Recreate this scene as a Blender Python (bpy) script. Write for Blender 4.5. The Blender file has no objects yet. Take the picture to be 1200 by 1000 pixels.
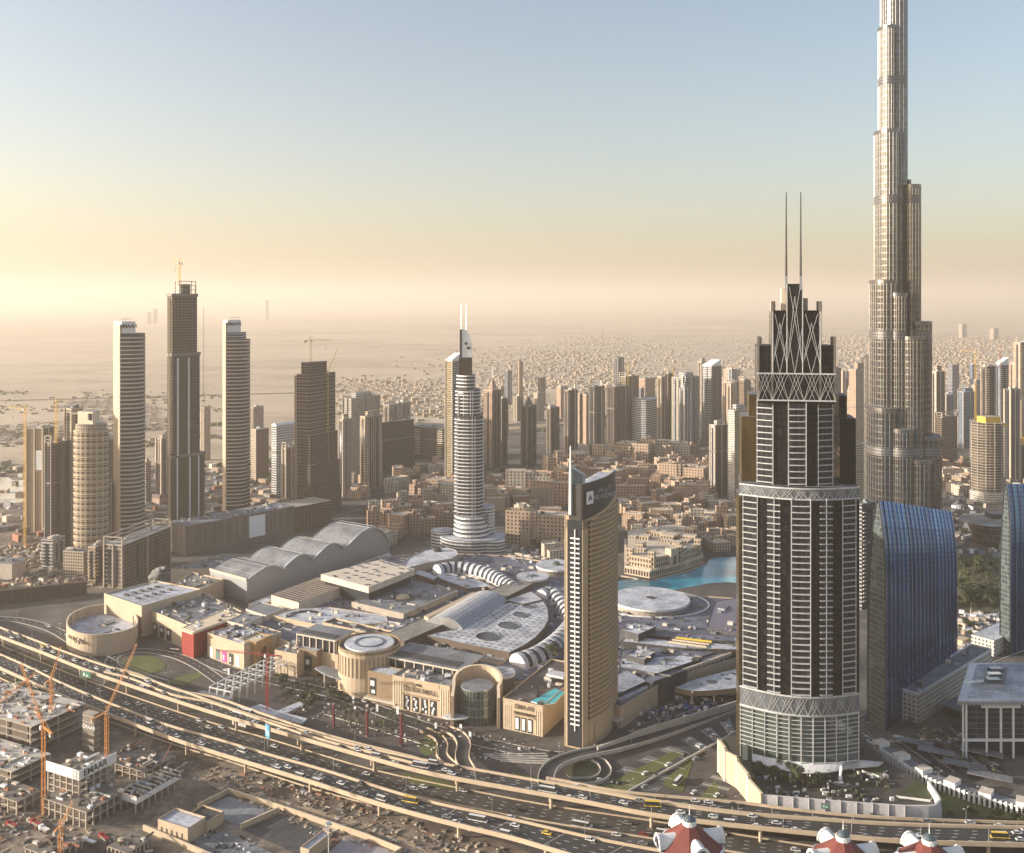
import bpy, math, random
from mathutils import Vector, Matrix
random.seed(7)
R = math.radians
S = bpy.context.scene
C = S.collection
# ------------------------------------------------------------------ camera, sky, sun, exposure
F, H, YH = 1150.0, 305.0, 355.0          # focal length in photo pixels, eye height (m), horizon row
cd = bpy.data.cameras.new("camera"); cam = bpy.data.objects.new("camera", cd); C.objects.link(cam)
cd.sensor_width = 36; cd.lens = 36 * F / 1200; cd.shift_y = -(500 - YH) / 1200
cd.clip_start = 1; cd.clip_end = 200000
cam.location = (0, 0, H); cam.rotation_euler = (R(90), 0, 0)
S.camera = cam
SUN_EL, SUN_AZ = 13.0, -94.0             # azimuth from +Y, clockwise
W = bpy.data.worlds.new("World"); S.world = W; W.use_nodes = True
nt = W.node_tree; bg = nt.nodes['Background']
sky = nt.nodes.new('ShaderNodeTexSky'); sky.sky_type = 'NISHITA'; sky.sun_disc = False
sky.sun_elevation = R(SUN_EL); sky.sun_rotation = R(SUN_AZ)
sky.altitude = 300; sky.air_density = 1.0; sky.dust_density = 3.6; sky.ozone_density = 0.8
nt.links.new(sky.outputs[0], bg.inputs[0]); bg.inputs[1].default_value = 0.11
sl = bpy.data.lights.new("sun", 'SUN'); so = bpy.data.objects.new("sun", sl); C.objects.link(so)
sl.energy = 5.0; sl.angle = R(0.6); sl.color = (1.0, 0.88, 0.73)
az, el = R(SUN_AZ), R(SUN_EL)
sd = Vector((math.sin(az) * math.cos(el), math.cos(az) * math.cos(el), math.sin(el)))
so.rotation_euler = (-sd).to_track_quat('-Z', 'Y').to_euler()
S.view_settings.view_transform = 'Standard'; S.view_settings.look = 'None'
S.view_settings.exposure = 1.17; S.view_settings.gamma = 1
try:
    S.cycles.max_bounces = 4; S.cycles.diffuse_bounces = 2; S.cycles.glossy_bounces = 3
    S.cycles.transparent_max_bounces = 4; S.cycles.volume_bounces = 0
    S.cycles.use_denoising = True
except Exception: pass

# ------------------------------------------------------------------ helpers
def U(x, y, z=0.0):                       # a photo pixel at height z -> the place on that level
    D = F * (H - z) / (y - YH); return ((x - 600) * D / F, D)
def ZA(y, D): return H - (y - YH) * D / F
def PX(X, Y, Z=0.0): return (600 + F * X / Y, YH + (H - Z) * F / Y)
TH = R(-26.5)
E1 = Vector((math.cos(TH), math.sin(TH))); E2 = Vector((-math.sin(TH), math.cos(TH)))
def area(p): return sum(p[i][0] * p[(i + 1) % len(p)][1] - p[(i + 1) % len(p)][0] * p[i][1] for i in range(len(p))) / 2
def inside(pt, poly):
    x, y = pt; r = False; j = len(poly) - 1
    for i in range(len(poly)):
        xi, yi = poly[i][:2]; xj, yj = poly[j][:2]
        if (yi > y) != (yj > y) and x < (xj - xi) * (y - yi) / (yj - yi) + xi: r = not r
        j = i
    return r
def reach(N, d, xt):                      # distance from N along d until the sight line of column xt
    k = (xt - 600) / F; den = d[0] - k * d[1]
    return (k * N[1] - N[0]) / den if abs(den) > 1e-6 else 30.0
def scale(poly, s):
    cx = sum(p[0] for p in poly) / len(poly); cy = sum(p[1] for p in poly) / len(poly)
    return [(cx + (p[0] - cx) * s, cy + (p[1] - cy) * s) for p in poly]
def offset(poly, d):
    cx = sum(p[0] for p in poly) / len(poly); cy = sum(p[1] for p in poly) / len(poly); o = []
    for p in poly:
        l = math.hypot(p[0] - cx, p[1] - cy) or 1; o.append((cx + (p[0] - cx) * (l + d) / l, cy + (p[1] - cy) * (l + d) / l))
    return o
def ellipse(cx, cy, rx, ry, n=24, rot=0, a0=0, a1=2 * math.pi):
    full = abs(a1 - a0 - 2 * math.pi) < 1e-6; o = []
    for i in range(n if full else n + 1):
        a = a0 + (a1 - a0) * i / n; x, y = rx * math.cos(a), ry * math.sin(a)
        o.append((cx + x * math.cos(rot) - y * math.sin(rot), cy + x * math.sin(rot) + y * math.cos(rot)))
    return o
def rect(cx, cy, sx, sy, rot=0):
    c, s = math.cos(rot), math.sin(rot)
    return [(cx + x * c - y * s, cy + x * s + y * c) for x, y in ((-sx / 2, -sy / 2), (sx / 2, -sy / 2), (sx / 2, sy / 2), (-sx / 2, sy / 2))]
def resample(pts, n):
    L = [0]
    for a, b in zip(pts, pts[1:]): L.append(L[-1] + math.dist(a, b))
    out = []; k = 0
    for i in range(n):
        t = L[-1] * i / (n - 1)
        while k < len(pts) - 2 and L[k + 1] < t: k += 1
        u = (t - L[k]) / max(1e-9, L[k + 1] - L[k]); out.append(tuple(p + (q - p) * u for p, q in zip(pts[k], pts[k + 1])))
    return out
def smooth(pts, it=2):
    for _ in range(it):
        o = [pts[0]]
        for a, b in zip(pts, pts[1:]):
            o.append(tuple(.75 * p + .25 * q for p, q in zip(a, b))); o.append(tuple(.25 * p + .75 * q for p, q in zip(a, b)))
        o.append(pts[-1]); pts = o
    return pts
M = {}
class MB:
    def __init__(s): s.v = []; s.f = []; s.m = []; s.uv = []
    def face(s, pts, m, uv=None):
        n = len(s.v); s.v += [tuple(p) for p in pts]; s.f.append(tuple(range(n, n + len(pts)))); s.m.append(m)
        s.uv += uv if uv else [(p[0], p[1]) for p in pts]
    def prism(s, poly, z0, z1, ms, mt=None, top=True, bot=False, u=0, vz=None, z1s=None):
        if area(poly) < 0: poly = poly[::-1]; z1s = z1s[::-1] if z1s else None
        n = len(poly); b = z0 if vz is None else vz
        for i in range(n):
            p, q = poly[i], poly[(i + 1) % n]; l = math.hypot(q[0] - p[0], q[1] - p[1])
            za, zb = (z1s[i], z1s[(i + 1) % n]) if z1s else (z1, z1)
            s.face([(p[0], p[1], z0), (q[0], q[1], z0), (q[0], q[1], zb), (p[0], p[1], za)], ms,
                   [(u, z0 - b), (u + l, z0 - b), (u + l, zb - b), (u, za - b)]); u += l
        if top: s.face([(p[0], p[1], z1s[i] if z1s else z1) for i, p in enumerate(poly)], mt or ms)
        if bot: s.face([(p[0], p[1], z0) for p in poly[::-1]], mt or ms)
        return s
    def loft(s, p0, z0, p1, z1, ms, mt=None):
        n = len(p0); u = 0
        for i in range(n):
            a, b, c, d = p0[i], p0[(i + 1) % n], p1[(i + 1) % n], p1[i]; l = math.dist(a, b)
            s.face([(a[0], a[1], z0), (b[0], b[1], z0), (c[0], c[1], z1), (d[0], d[1], z1)], ms, [(u, z0), (u + l, z0), (u + l, z1), (u, z1)]); u += l
        if mt: s.face([(p[0], p[1], z1) for p in p1], mt)
        return s
    def box(s, cx, cy, z0, z1, sx, sy, rot, m, mt=None): return s.prism(rect(cx, cy, sx, sy, rot), z0, z1, m, mt, bot=z0 > .5)
    def cyl(s, cx, cy, z0, z1, r, m, mt=None, n=16, r1=None):
        a = ellipse(cx, cy, r, r, n)
        if r1 is None: return s.prism(a, z0, z1, m, mt, bot=z0 > .5)
        return s.loft(a, z0, ellipse(cx, cy, max(r1, .01), max(r1, .01), n), z1, m, mt or m)
    def dome(s, cx, cy, z0, r, h, m, n=14, k=5):
        for j in range(k):
            a, b = j / k * math.pi / 2, (j + 1) / k * math.pi / 2
            s.loft(ellipse(cx, cy, r * math.cos(a), r * math.cos(a), n), z0 + h * math.sin(a), ellipse(cx, cy, max(.01, r * math.cos(b)), max(.01, r * math.cos(b)), n), z0 + h * math.sin(b), m)
        return s
    def tube(s, p, q, r, m, n=5, r1=None):
        p, q = Vector(p), Vector(q); d = (q - p)
        if d.length < 1e-6: return s
        d.normalize(); a = d.orthogonal().normalized(); b = d.cross(a); r1 = r if r1 is None else r1
        A = [p + (a * math.cos(2 * math.pi * i / n) + b * math.sin(2 * math.pi * i / n)) * r for i in range(n)]
        B = [q + (a * math.cos(2 * math.pi * i / n) + b * math.sin(2 * math.pi * i / n)) * r1 for i in range(n)]
        for i in range(n): s.face([A[i], A[(i + 1) % n], B[(i + 1) % n], B[i]], m)
        s.face(A[::-1], m); s.face(B, m); return s
    def beam(s, p, q, w, h, m):            # a bar of rectangular section between two points
        p, q = Vector(p), Vector(q); d = (q - p).normalized()
        a = d.cross(Vector((0, 0, 1))); a = a.normalized() if a.length > 1e-3 else Vector((1, 0, 0)); b = a.cross(d)
        o = [(-w / 2, -h / 2), (w / 2, -h / 2), (w / 2, h / 2), (-w / 2, h / 2)]
        A = [p + a * x + b * y for x, y in o]; B = [q + a * x + b * y for x, y in o]
        for i in range(4): s.face([A[i], A[(i + 1) % 4], B[(i + 1) % 4], B[i]], m)
        s.face(A[::-1], m); s.face(B, m); return s
    def wall(s, line, z0, z1, t, m, mt=None):   # an upright wall along a line
        L = [Vector(p[:2]) for p in line]; n = len(L); a = []; b = []
        for i in range(n):
            d = (L[min(i + 1, n - 1)] - L[max(i - 1, 0)]).normalized(); nn = Vector((d.y, -d.x)) * t / 2
            a.append(tuple(L[i] + nn)); b.append(tuple(L[i] - nn))
        u = 0
        for i in range(n - 1):
            l = math.dist(a[i], a[i + 1]); zz0 = [z0, z0] if not callable(z0) else [z0(i), z0(i + 1)]
            zz1 = [z1, z1] if not callable(z1) else [z1(i), z1(i + 1)]
            uv = [(u, zz0[0]), (u + l, zz0[1]), (u + l, zz1[1]), (u, zz1[0])]; u += l
            s.face([(*a[i], zz0[0]), (*a[i + 1], zz0[1]), (*a[i + 1], zz1[1]), (*a[i], zz1[0])], m, uv)
            s.face([(*b[i + 1], zz0[1]), (*b[i], zz0[0]), (*b[i], zz1[0]), (*b[i + 1], zz1[1])], m, [uv[1], uv[0], uv[3], uv[2]])
            s.face([(*a[i], zz1[0]), (*a[i + 1], zz1[1]), (*b[i + 1], zz1[1]), (*b[i], zz1[0])], mt or m)
            s.face([(*b[i], zz0[0]), (*b[i + 1], zz0[1]), (*a[i + 1], zz0[1]), (*a[i], zz0[0])], mt or m)
        for i, w in ((0, 1), (n - 1, -1)):
            q = [(*b[i], z0 if not callable(z0) else z0(i)), (*a[i], z0 if not callable(z0) else z0(i)), (*a[i], z1 if not callable(z1) else z1(i)), (*b[i], z1 if not callable(z1) else z1(i))]
            s.face(q if w == 1 else q[::-1], m)
        return s
    def build(s, name, parent=None, loc=None, rotz=0):
        me = bpy.data.meshes.new(name); me.from_pydata(s.v, [], s.f)
        ks = list(dict.fromkeys(s.m))
        for k in ks: me.materials.append(M[k])
        ix = {k: i for i, k in enumerate(ks)}
        me.polygons.foreach_set('material_index', [ix[k] for k in s.m])
        ul = me.uv_layers.new(name='UVMap'); ul.data.foreach_set('uv', [c for p in s.uv for c in p])
        me.update(); o = bpy.data.objects.new(name, me); C.objects.link(o)
        if parent: o.parent = parent
        if loc: o.location = loc
        o.rotation_euler.z = rotz
        return o
def thing(name, label, cat, loc=(0, 0, 0), rotz=0, group=None):
    o = bpy.data.objects.new(name, None); C.objects.link(o); o.empty_display_size = 1
    o.location = loc; o.rotation_euler = (0, 0, rotz); return tag(o, label, cat, group)
def tag(o, label, cat, group=None):
    o['label'] = label; o['category'] = cat
    if group: o['group'] = group
    return o
def struct(o): o['kind'] = 'structure'; return o
def stuff(o, label=None, cat=None):
    o['kind'] = 'stuff'
    if label: o['label'] = label; o['category'] = cat
    return o
KIDS = {}
def dup(o, loc=None, rotz=None, label=None, sc=None, group=None):
    c = o.copy(); C.objects.link(c)
    if loc is not None: c.location = loc
    if rotz is not None: c.rotation_euler.z = rotz
    if label: c['label'] = label
    if group: c['group'] = group
    if sc is not None: c.scale = (sc, sc, sc) if not isinstance(sc, tuple) else sc
    if o.name not in KIDS: KIDS[o.name] = list(o.children)
    for k in KIDS[o.name]:
        d = k.copy(); C.objects.link(d); d.parent = c
        for g in k.children:
            e = g.copy(); C.objects.link(e); e.parent = d
    return c
def letters(name, s, size, pos, d, mat, parent, ext=.12, up=None):   # raised lettering on a wall running along d
    cu = bpy.data.curves.new(name, 'FONT'); cu.body = s; cu.size = size; cu.extrude = ext; cu.align_x = 'CENTER'; cu.align_y = 'CENTER'; cu.offset = size * .008
    t = bpy.data.objects.new(name + '_curve', cu); C.objects.link(t); dg = bpy.context.evaluated_depsgraph_get(); dg.update()
    me = bpy.data.meshes.new_from_object(t.evaluated_get(dg)); bpy.data.objects.remove(t); bpy.data.curves.remove(cu)
    me.name = name; me.materials.clear(); me.materials.append(M[mat])
    o = bpy.data.objects.new(name, me); C.objects.link(o); d = Vector((d[0], d[1], 0)).normalized()
    z = Vector((0, 0, 1)) if up is None else Vector(up); n = d.cross(z)
    o.matrix_world = Matrix(((d.x, z.x, n.x, pos[0]), (d.y, z.y, n.y, pos[1]), (d.z, z.z, n.z, pos[2]), (0, 0, 0, 1)))
    if parent is not None: o.parent = parent
    return o

# ------------------------------------------------------------------ materials
def mat(name): m = bpy.data.materials.new(name); m.use_nodes = True; M[name] = m; return m, m.node_tree.nodes, m.node_tree.links, m.node_tree.nodes['Principled BSDF']
def N_(nodes, t, **kw):
    n = nodes.new(t)
    for k, v in kw.items(): setattr(n, k, v)
    return n
def mth(n, l, op, a, b=None, c=None):
    x = n.new('ShaderNodeMath'); x.operation = op
    for i, q in enumerate((a, b, c)):
        if q is None: continue
        if isinstance(q, (int, float)): x.inputs[i].default_value = q
        else: l.new(q, x.inputs[i])
    return x.outputs[0]
def mixc(n, l, fac, a, b, mode='MIX'):
    x = n.new('ShaderNodeMix'); x.data_type = 'RGBA'; x.blend_type = mode
    for i, q in ((0, fac), (6, a), (7, b)):
        if isinstance(q, (int, float)): x.inputs[i].default_value = q
        elif isinstance(q, tuple): x.inputs[i].default_value = (*q[:3], 1)
        else: l.new(q, x.inputs[i])
    return x.outputs[2]
def ramp(n, l, f, stops):
    x = n.new('ShaderNodeValToRGB'); e = x.color_ramp.elements
    while len(e) < len(stops): e.new(.5)
    for k, (p, c) in zip(e, stops): k.position = p; k.color = (*c, 1) if isinstance(c, tuple) else (c, c, c, 1)
    l.new(f, x.inputs[0]); return x.outputs[0]
def noise(n, l, sc, det=4, vec=None, rough=.6, dim='3D'):
    x = n.new('ShaderNodeTexNoise'); x.inputs['Scale'].default_value = sc; x.inputs['Detail'].default_value = det; x.inputs['Roughness'].default_value = rough
    if vec is not None: l.new(vec, x.inputs['Vector'])
    return x.outputs['Fac']
def wpos(n): return n.new('ShaderNodeNewGeometry').outputs['Position']
def plain(name, c, rough=.7, metal=0, var=.18, sc=.15, c2=None, spec=None, emit=None):
    m, n, l, b = mat(name)
    p = wpos(n); f = noise(n, l, sc, 5, p); f2 = noise(n, l, sc * 9, 3, p); g = mth(n, l, 'ADD', mth(n, l, 'MULTIPLY', f, .6), mth(n, l, 'MULTIPLY', f2, .4))
    d = tuple(x * (1 - var) for x in c); e = c2 or tuple(min(1, x * (1 + var)) for x in c)
    l.new(ramp(n, l, g, [(.35, d), (.65, e)]), b.inputs['Base Color'])
    b.inputs['Roughness'].default_value = rough; b.inputs['Metallic'].default_value = metal
    if emit: b.inputs['Emission Color'].default_value = (*emit[0], 1); b.inputs['Emission Strength'].default_value = emit[1]
    return m
def facade(name, wall, glass, fh=3.6, bw=3.5, wh=.55, ww=.6, rough=.75, grough=.18, gmetal=.0, wmetal=0, bandh=0, var=.5, solid=None, gl2=None, vcol=None):
    """window grid from wall UVs in metres: floor height, bay width, window share; solid=(every k floors) plant floors"""
    m, n, l, b = mat(name)
    uv = n.new('ShaderNodeUVMap').outputs[0]; sp = n.new('ShaderNodeSeparateXYZ'); l.new(uv, sp.inputs[0])
    u = mth(n, l, 'DIVIDE', sp.outputs[0], bw); v = mth(n, l, 'DIVIDE', sp.outputs[1], fh)
    fu, fv = mth(n, l, 'FRACT', u), mth(n, l, 'FRACT', v); iu, iv = mth(n, l, 'FLOOR', u), mth(n, l, 'FLOOR', v)
    a = mth(n, l, 'LESS_THAN', mth(n, l, 'ABSOLUTE', mth(n, l, 'SUBTRACT', fu, .5)), ww / 2)
    c = mth(n, l, 'LESS_THAN', mth(n, l, 'ABSOLUTE', mth(n, l, 'SUBTRACT', fv, .52)), wh / 2)
    k = mth(n, l, 'MULTIPLY', a, c)
    if solid: k = mth(n, l, 'MULTIPLY', k, mth(n, l, 'GREATER_THAN', mth(n, l, 'MODULO', mth(n, l, 'ADD', iv, 3), solid), .5))
    cb = n.new('ShaderNodeCombineXYZ'); l.new(iu, cb.inputs[0]); l.new(iv, cb.inputs[1])
    wn = n.new('ShaderNodeTexWhiteNoise'); wn.noise_dimensions = '3D'
    ob = n.new('ShaderNodeObjectInfo'); l.new(ob.outputs['Random'], cb.inputs[2]); l.new(cb.outputs[0], wn.inputs['Vector'])
    g = mixc(n, l, mth(n, l, 'MULTIPLY', mth(n, l, 'POWER', wn.outputs['Value'], 2.5), var), glass, gl2 or tuple(min(1, x * 3 + .08) for x in glass))
    p = wpos(n); f = noise(n, l, .08, 5, p); wcol = ramp(n, l, f, [(.3, tuple(x * .8 for x in wall)), (.7, tuple(min(1, x * 1.12) for x in wall))])
    # rain streaks run down the wall
    cs = n.new('ShaderNodeCombineXYZ'); l.new(mth(n, l, 'MULTIPLY', sp.outputs[0], .9), cs.inputs[0]); l.new(mth(n, l, 'MULTIPLY', sp.outputs[1], .05), cs.inputs[1])
    wcol = mixc(n, l, mth(n, l, 'MULTIPLY', noise(n, l, 1, 3, cs.outputs[0]), .35), wcol, tuple(x * .55 for x in wall))
    if bandh: wcol = mixc(n, l, mth(n, l, 'LESS_THAN', fv, bandh), wcol, vcol or tuple(x * .5 for x in wall))
    l.new(mixc(n, l, k, wcol, g), b.inputs['Base Color'])
    rr = n.new('ShaderNodeMapRange'); l.new(k, rr.inputs[0]); rr.inputs[3].default_value = rough; rr.inputs[4].default_value = grough; l.new(rr.outputs[0], b.inputs['Roughness'])
    rm = n.new('ShaderNodeMapRange'); l.new(k, rm.inputs[0]); rm.inputs[3].default_value = wmetal; rm.inputs[4].default_value = gmetal; l.new(rm.outputs[0], b.inputs['Metallic'])
    bp = n.new('ShaderNodeBump'); bp.inputs['Distance'].default_value = .3; bp.invert = True; l.new(k, bp.inputs['Height']); l.new(bp.outputs[0], b.inputs['Normal'])
    return m
plain('concrete', (.36, .31, .26)); plain('concrete_dark', (.17, .15, .13)); plain('beige', (.46, .365, .26), var=.1); plain('cream', (.62, .52, .39), var=.1)
plain('ochre', (.23, .165, .10), var=.15); plain('brown_dark', (.10, .075, .055)); plain('white', (.72, .72, .72), .5, var=.07); plain('white_roof', (.66, .67, .70), .6, var=.10, sc=.05)
plain('grey_roof', (.33, .34, .36), .7, var=.14, sc=.05); plain('blue_roof', (.22, .25, .34), .55, var=.12, sc=.04); plain('dark_roof', (.09, .09, .10), .7)
plain('taupe_roof', (.36, .34, .30), .7, var=.08, sc=.04); plain('asphalt', (.062, .06, .062), .85, var=.25, sc=.05); plain('asphalt_brown', (.085, .075, .068), .9, var=.3, sc=.06)
plain('paving', (.075, .064, .062), .85, var=.4, sc=.08); plain('kerb', (.50, .40, .29), .8, var=.1); plain('light_concrete', (.45, .42, .38), .8)
plain('line_white', (.75, .75, .72), .7, var=.05); plain('metal', (.55, .56, .58), .35, .8); plain('steel_white', (.7, .71, .72), .4, .2, var=.05); plain('black', (.02, .02, .022), .6)
plain('dark_glass', (.03, .035, .045), .12, .0); plain('bronze_glass', (.06, .045, .03), .12, .2); plain('tint_glass', (.09, .12, .14), .1, .3); plain('red_wall', (.27, .025, .018), .5, var=.15)
plain('orange', (.62, .25, .05), .55, var=.12); plain('yellow', (.75, .52, .06), .5); plain('red', (.28, .025, .025), .5); plain('magenta', (.55, .05, .28), .5); plain('green', (.05, .25, .16), .6)
plain('blue', (.04, .14, .55), .5); plain('pool', (.05, .38, .45), .08, var=.2); plain('tile_red', (.15, .035, .028), .7, var=.2, sc=.4); plain('lilac', (.15, .14, .19), .7)
plain('trunk', (.12, .085, .055)); plain('leaf', (.045, .06, .022), .8, var=.45, sc=.3); plain('leaf_light', (.09, .10, .035), .8, var=.35, sc=.3); plain('leaf_palm', (.06, .07, .03), .8, var=.3)
plain('grass', (.10, .115, .035), .95, var=.3, sc=.05); plain('dirt', (.30, .23, .165), .95, var=.35, sc=.03); plain('hoarding', (.06, .038, .03), .7, var=.2)
plain('pink_wall', (.50, .36, .27), .85, var=.12); plain('sand_wall', (.48, .38, .28), .85, var=.14); plain('pale_wall', (.56, .49, .41), .85, var=.12); plain('smoke', (.75, .7, .65), 1)
plain('glass_green', (.10, .13, .12), .08, .3); plain('yellow_form', (.65, .40, .05), .6); plain('rust', (.28, .12, .07), .8); plain('dusk_sign', (.8, .8, .82), .5, var=.03)

def roof_mat(name, c, pw, ph, joint=.55, stain=.5):
    m = M[name]; m.node_tree.nodes.clear(); n, l = m.node_tree.nodes, m.node_tree.links; o = n.new('ShaderNodeOutputMaterial'); b = n.new('ShaderNodeBsdfPrincipled'); l.new(b.outputs[0], o.inputs[0]); p = wpos(n)
    mp = n.new('ShaderNodeMapping'); mp.inputs['Rotation'].default_value = (0, 0, -TH); l.new(p, mp.inputs['Vector']); br = n.new('ShaderNodeTexBrick'); l.new(mp.outputs[0], br.inputs['Vector']); br.inputs['Scale'].default_value = 1; br.inputs['Brick Width'].default_value = pw; br.inputs['Row Height'].default_value = ph; br.inputs['Mortar Size'].default_value = .16; br.offset = 0
    br.inputs['Color1'].default_value = (*c, 1); br.inputs['Color2'].default_value = (*[x * .86 for x in c], 1); br.inputs['Mortar'].default_value = (*[x * joint for x in c], 1)
    st = ramp(n, l, noise(n, l, .045, 8, p, .68), [(.40, (.5, .51, .54)), (.56, (1, 1, 1))]); st2 = ramp(n, l, noise(n, l, .35, 5, p, .6), [(.34, (.66, .67, .69)), (.55, (1, 1, 1))])
    l.new(mixc(n, l, .85, mixc(n, l, stain, br.outputs['Color'], st, 'MULTIPLY'), st2, 'MULTIPLY'), b.inputs['Base Color']); b.inputs['Roughness'].default_value = .75
roof_mat('white_roof', (.58, .61, .68), 5.5, 3.2, .62, .8); roof_mat('grey_roof', (.25, .265, .295), 6, 1.6, .6, .8); roof_mat('blue_roof', (.17, .185, .25), 8, 4, .55, .9); roof_mat('taupe_roof', (.30, .285, .26), 3.4, 6, .6, .7); roof_mat('dark_roof', (.065, .065, .07), 5, 3, 1.6, .7)
def road_mat(name, c):
    m = M[name]; m.node_tree.nodes.clear(); n, l = m.node_tree.nodes, m.node_tree.links; o = n.new('ShaderNodeOutputMaterial'); b = n.new('ShaderNodeBsdfPrincipled'); l.new(b.outputs[0], o.inputs[0]); p = wpos(n)
    a = ramp(n, l, noise(n, l, .02, 6, p, .7), [(.38, tuple(x * .55 for x in c)), (.6, tuple(x * 1.3 for x in c))]); v = n.new('ShaderNodeTexVoronoi'); v.inputs['Scale'].default_value = .06; l.new(p, v.inputs['Vector'])
    sp = n.new('ShaderNodeSeparateColor'); l.new(v.outputs['Color'], sp.inputs[0]); l.new(mixc(n, l, .35, a, mixc(n, l, sp.outputs[0], tuple(x * .5 for x in c), tuple(x * 1.8 for x in c))), b.inputs['Base Color']); b.inputs['Roughness'].default_value = .8
road_mat('asphalt', (.042, .042, .045)); road_mat('asphalt_brown', (.058, .052, .048)); plain('asphalt_worn', (.028, .028, .03), .7, var=.3, sc=.05)
# --------------------------------------------------------------- ground
def ground_mat(name, near, mid, dark, s1, s2, speck=None, blend=None):
    m, n, l, b = mat(name); p = wpos(n)
    a = noise(n, l, s1, 8, p, .62); c = noise(n, l, s2, 6, p, .65); d = noise(n, l, s2 * 12, 4, p, .6)
    g = mth(n, l, 'ADD', mth(n, l, 'MULTIPLY', a, .5), mth(n, l, 'ADD', mth(n, l, 'MULTIPLY', c, .3), mth(n, l, 'MULTIPLY', d, .2)))
    col = ramp(n, l, g, [(.38, dark), (.49, mid), (.62, near)])
    if speck:
        v = n.new('ShaderNodeTexVoronoi'); v.inputs['Scale'].default_value = speck[0]; l.new(p, v.inputs['Vector'])
        k = mth(n, l, 'LESS_THAN', v.outputs['Distance'], speck[1]); col = mixc(n, l, mth(n, l, 'MULTIPLY', k, .8), col, mixc(n, l, 1.0, v.outputs['Color'], speck[2], 'MULTIPLY') if len(speck) > 3 else speck[2])
    l.new(col, b.inputs['Base Color']); b.inputs['Roughness'].default_value = .95
    return m
ground_mat('desert', (.55, .44, .33), (.41, .325, .24), (.20, .16, .12), .00045, .004)
ground_mat('city_ground', (.19, .168, .148), (.072, .067, .063), (.022, .022, .023), .006, .035)
ground_mat('site_ground', (.34, .28, .22), (.12, .097, .08), (.03, .026, .023), .02, .12)
ground_mat('park_ground', (.14, .12, .08), (.07, .075, .035), (.03, .035, .015), .02, .08)
def street_mat():
    m, n, l, b = mat('suburb_ground'); p = wpos(n); mp = n.new('ShaderNodeMapping'); mp.inputs['Rotation'].default_value = (0, 0, -.35); l.new(p, mp.inputs['Vector']); br = n.new('ShaderNodeTexBrick'); l.new(mp.outputs[0], br.inputs['Vector']); br.inputs['Scale'].default_value = 1; br.inputs['Brick Width'].default_value = 62; br.inputs['Row Height'].default_value = 40; br.inputs['Mortar Size'].default_value = 5; br.inputs['Color1'].default_value = (.50, .42, .34, 1); br.inputs['Color2'].default_value = (.22, .19, .15, 1); br.inputs['Mortar'].default_value = (.34, .30, .26, 1)
    f = noise(n, l, .0016, 7, p, .7); c = mixc(n, l, ramp(n, l, f, [(.44, 0.0), (.56, 1.0)]), (.44, .36, .27), br.outputs['Color']); c = mixc(n, l, .75, c, ramp(n, l, noise(n, l, .012, 6, p, .7), [(.38, (.5, .5, .48)), (.58, (1.15, 1.15, 1.15))]), 'MULTIPLY'); l.new(c, b.inputs['Base Color']); b.inputs['Roughness'].default_value = .95
street_mat()
def sheet(name, poly, z, m, n=1, kind='structure'):
    b = MB(); p = poly if area(poly) > 0 else poly[::-1]; b.face([(q[0], q[1], z) for q in p], m); return struct(b.build(name))
def pxs(pts, z=0): return [U(x, y, z) for x, y in pts]
b = MB()
for i in range(20):
    for j in range(20):
        x0, y0 = -60000 + i * 6000, -2000 + j * 6000
        b.face([(x0, y0, 0), (x0 + 6000, y0, 0), (x0 + 6000, y0 + 6000, 0), (x0, y0 + 6000, 0)], 'desert')
struct(b.build('ground'))
sheet('city_ground', pxs([(-400, 620), (180, 560), (420, 520), (560, 470), (800, 452), (1400, 440), (1700, 620), (1500, 1200), (1150, 1300), (-400, 1300)]), .05, 'city_ground')
sheet('suburb_ground', pxs([(430, 470), (520, 440), (640, 402), (800, 392), (1500, 386), (1700, 470), (1300, 520), (900, 470), (560, 500), (440, 490)]), .08, 'suburb_ground')
sheet('construction_ground', pxs([(-300, 760), (0, 790), (100, 838), (250, 890), (400, 930), (600, 990), (700, 1040), (600, 1300), (-300, 1300)]), .10, 'site_ground')
sheet('district_ground', [(-2500, -1900), (3500, -1900), (3500, 440), (-2500, 440)], .03, 'city_ground')  # city ground out of view, added to darken reflections in the glass
sheet('quarry_ground', pxs([(-300, 545), (120, 545), (150, 620), (120, 690), (0, 700), (-300, 760)]), .10, 'site_ground')
# soft pale water flat by the left towers
m, n, l, bb = mat('pale_water'); bb.inputs['Base Color'].default_value = (.75, .66, .5, 1); bb.inputs['Roughness'].default_value = .35
sheet('salt_pond', smooth(pxs([(-160, 566), (-60, 560), (8, 558), (16, 564), (32, 562), (40, 588), (-20, 592), (-160, 590)]), 1), .15, 'pale_water')
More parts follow.
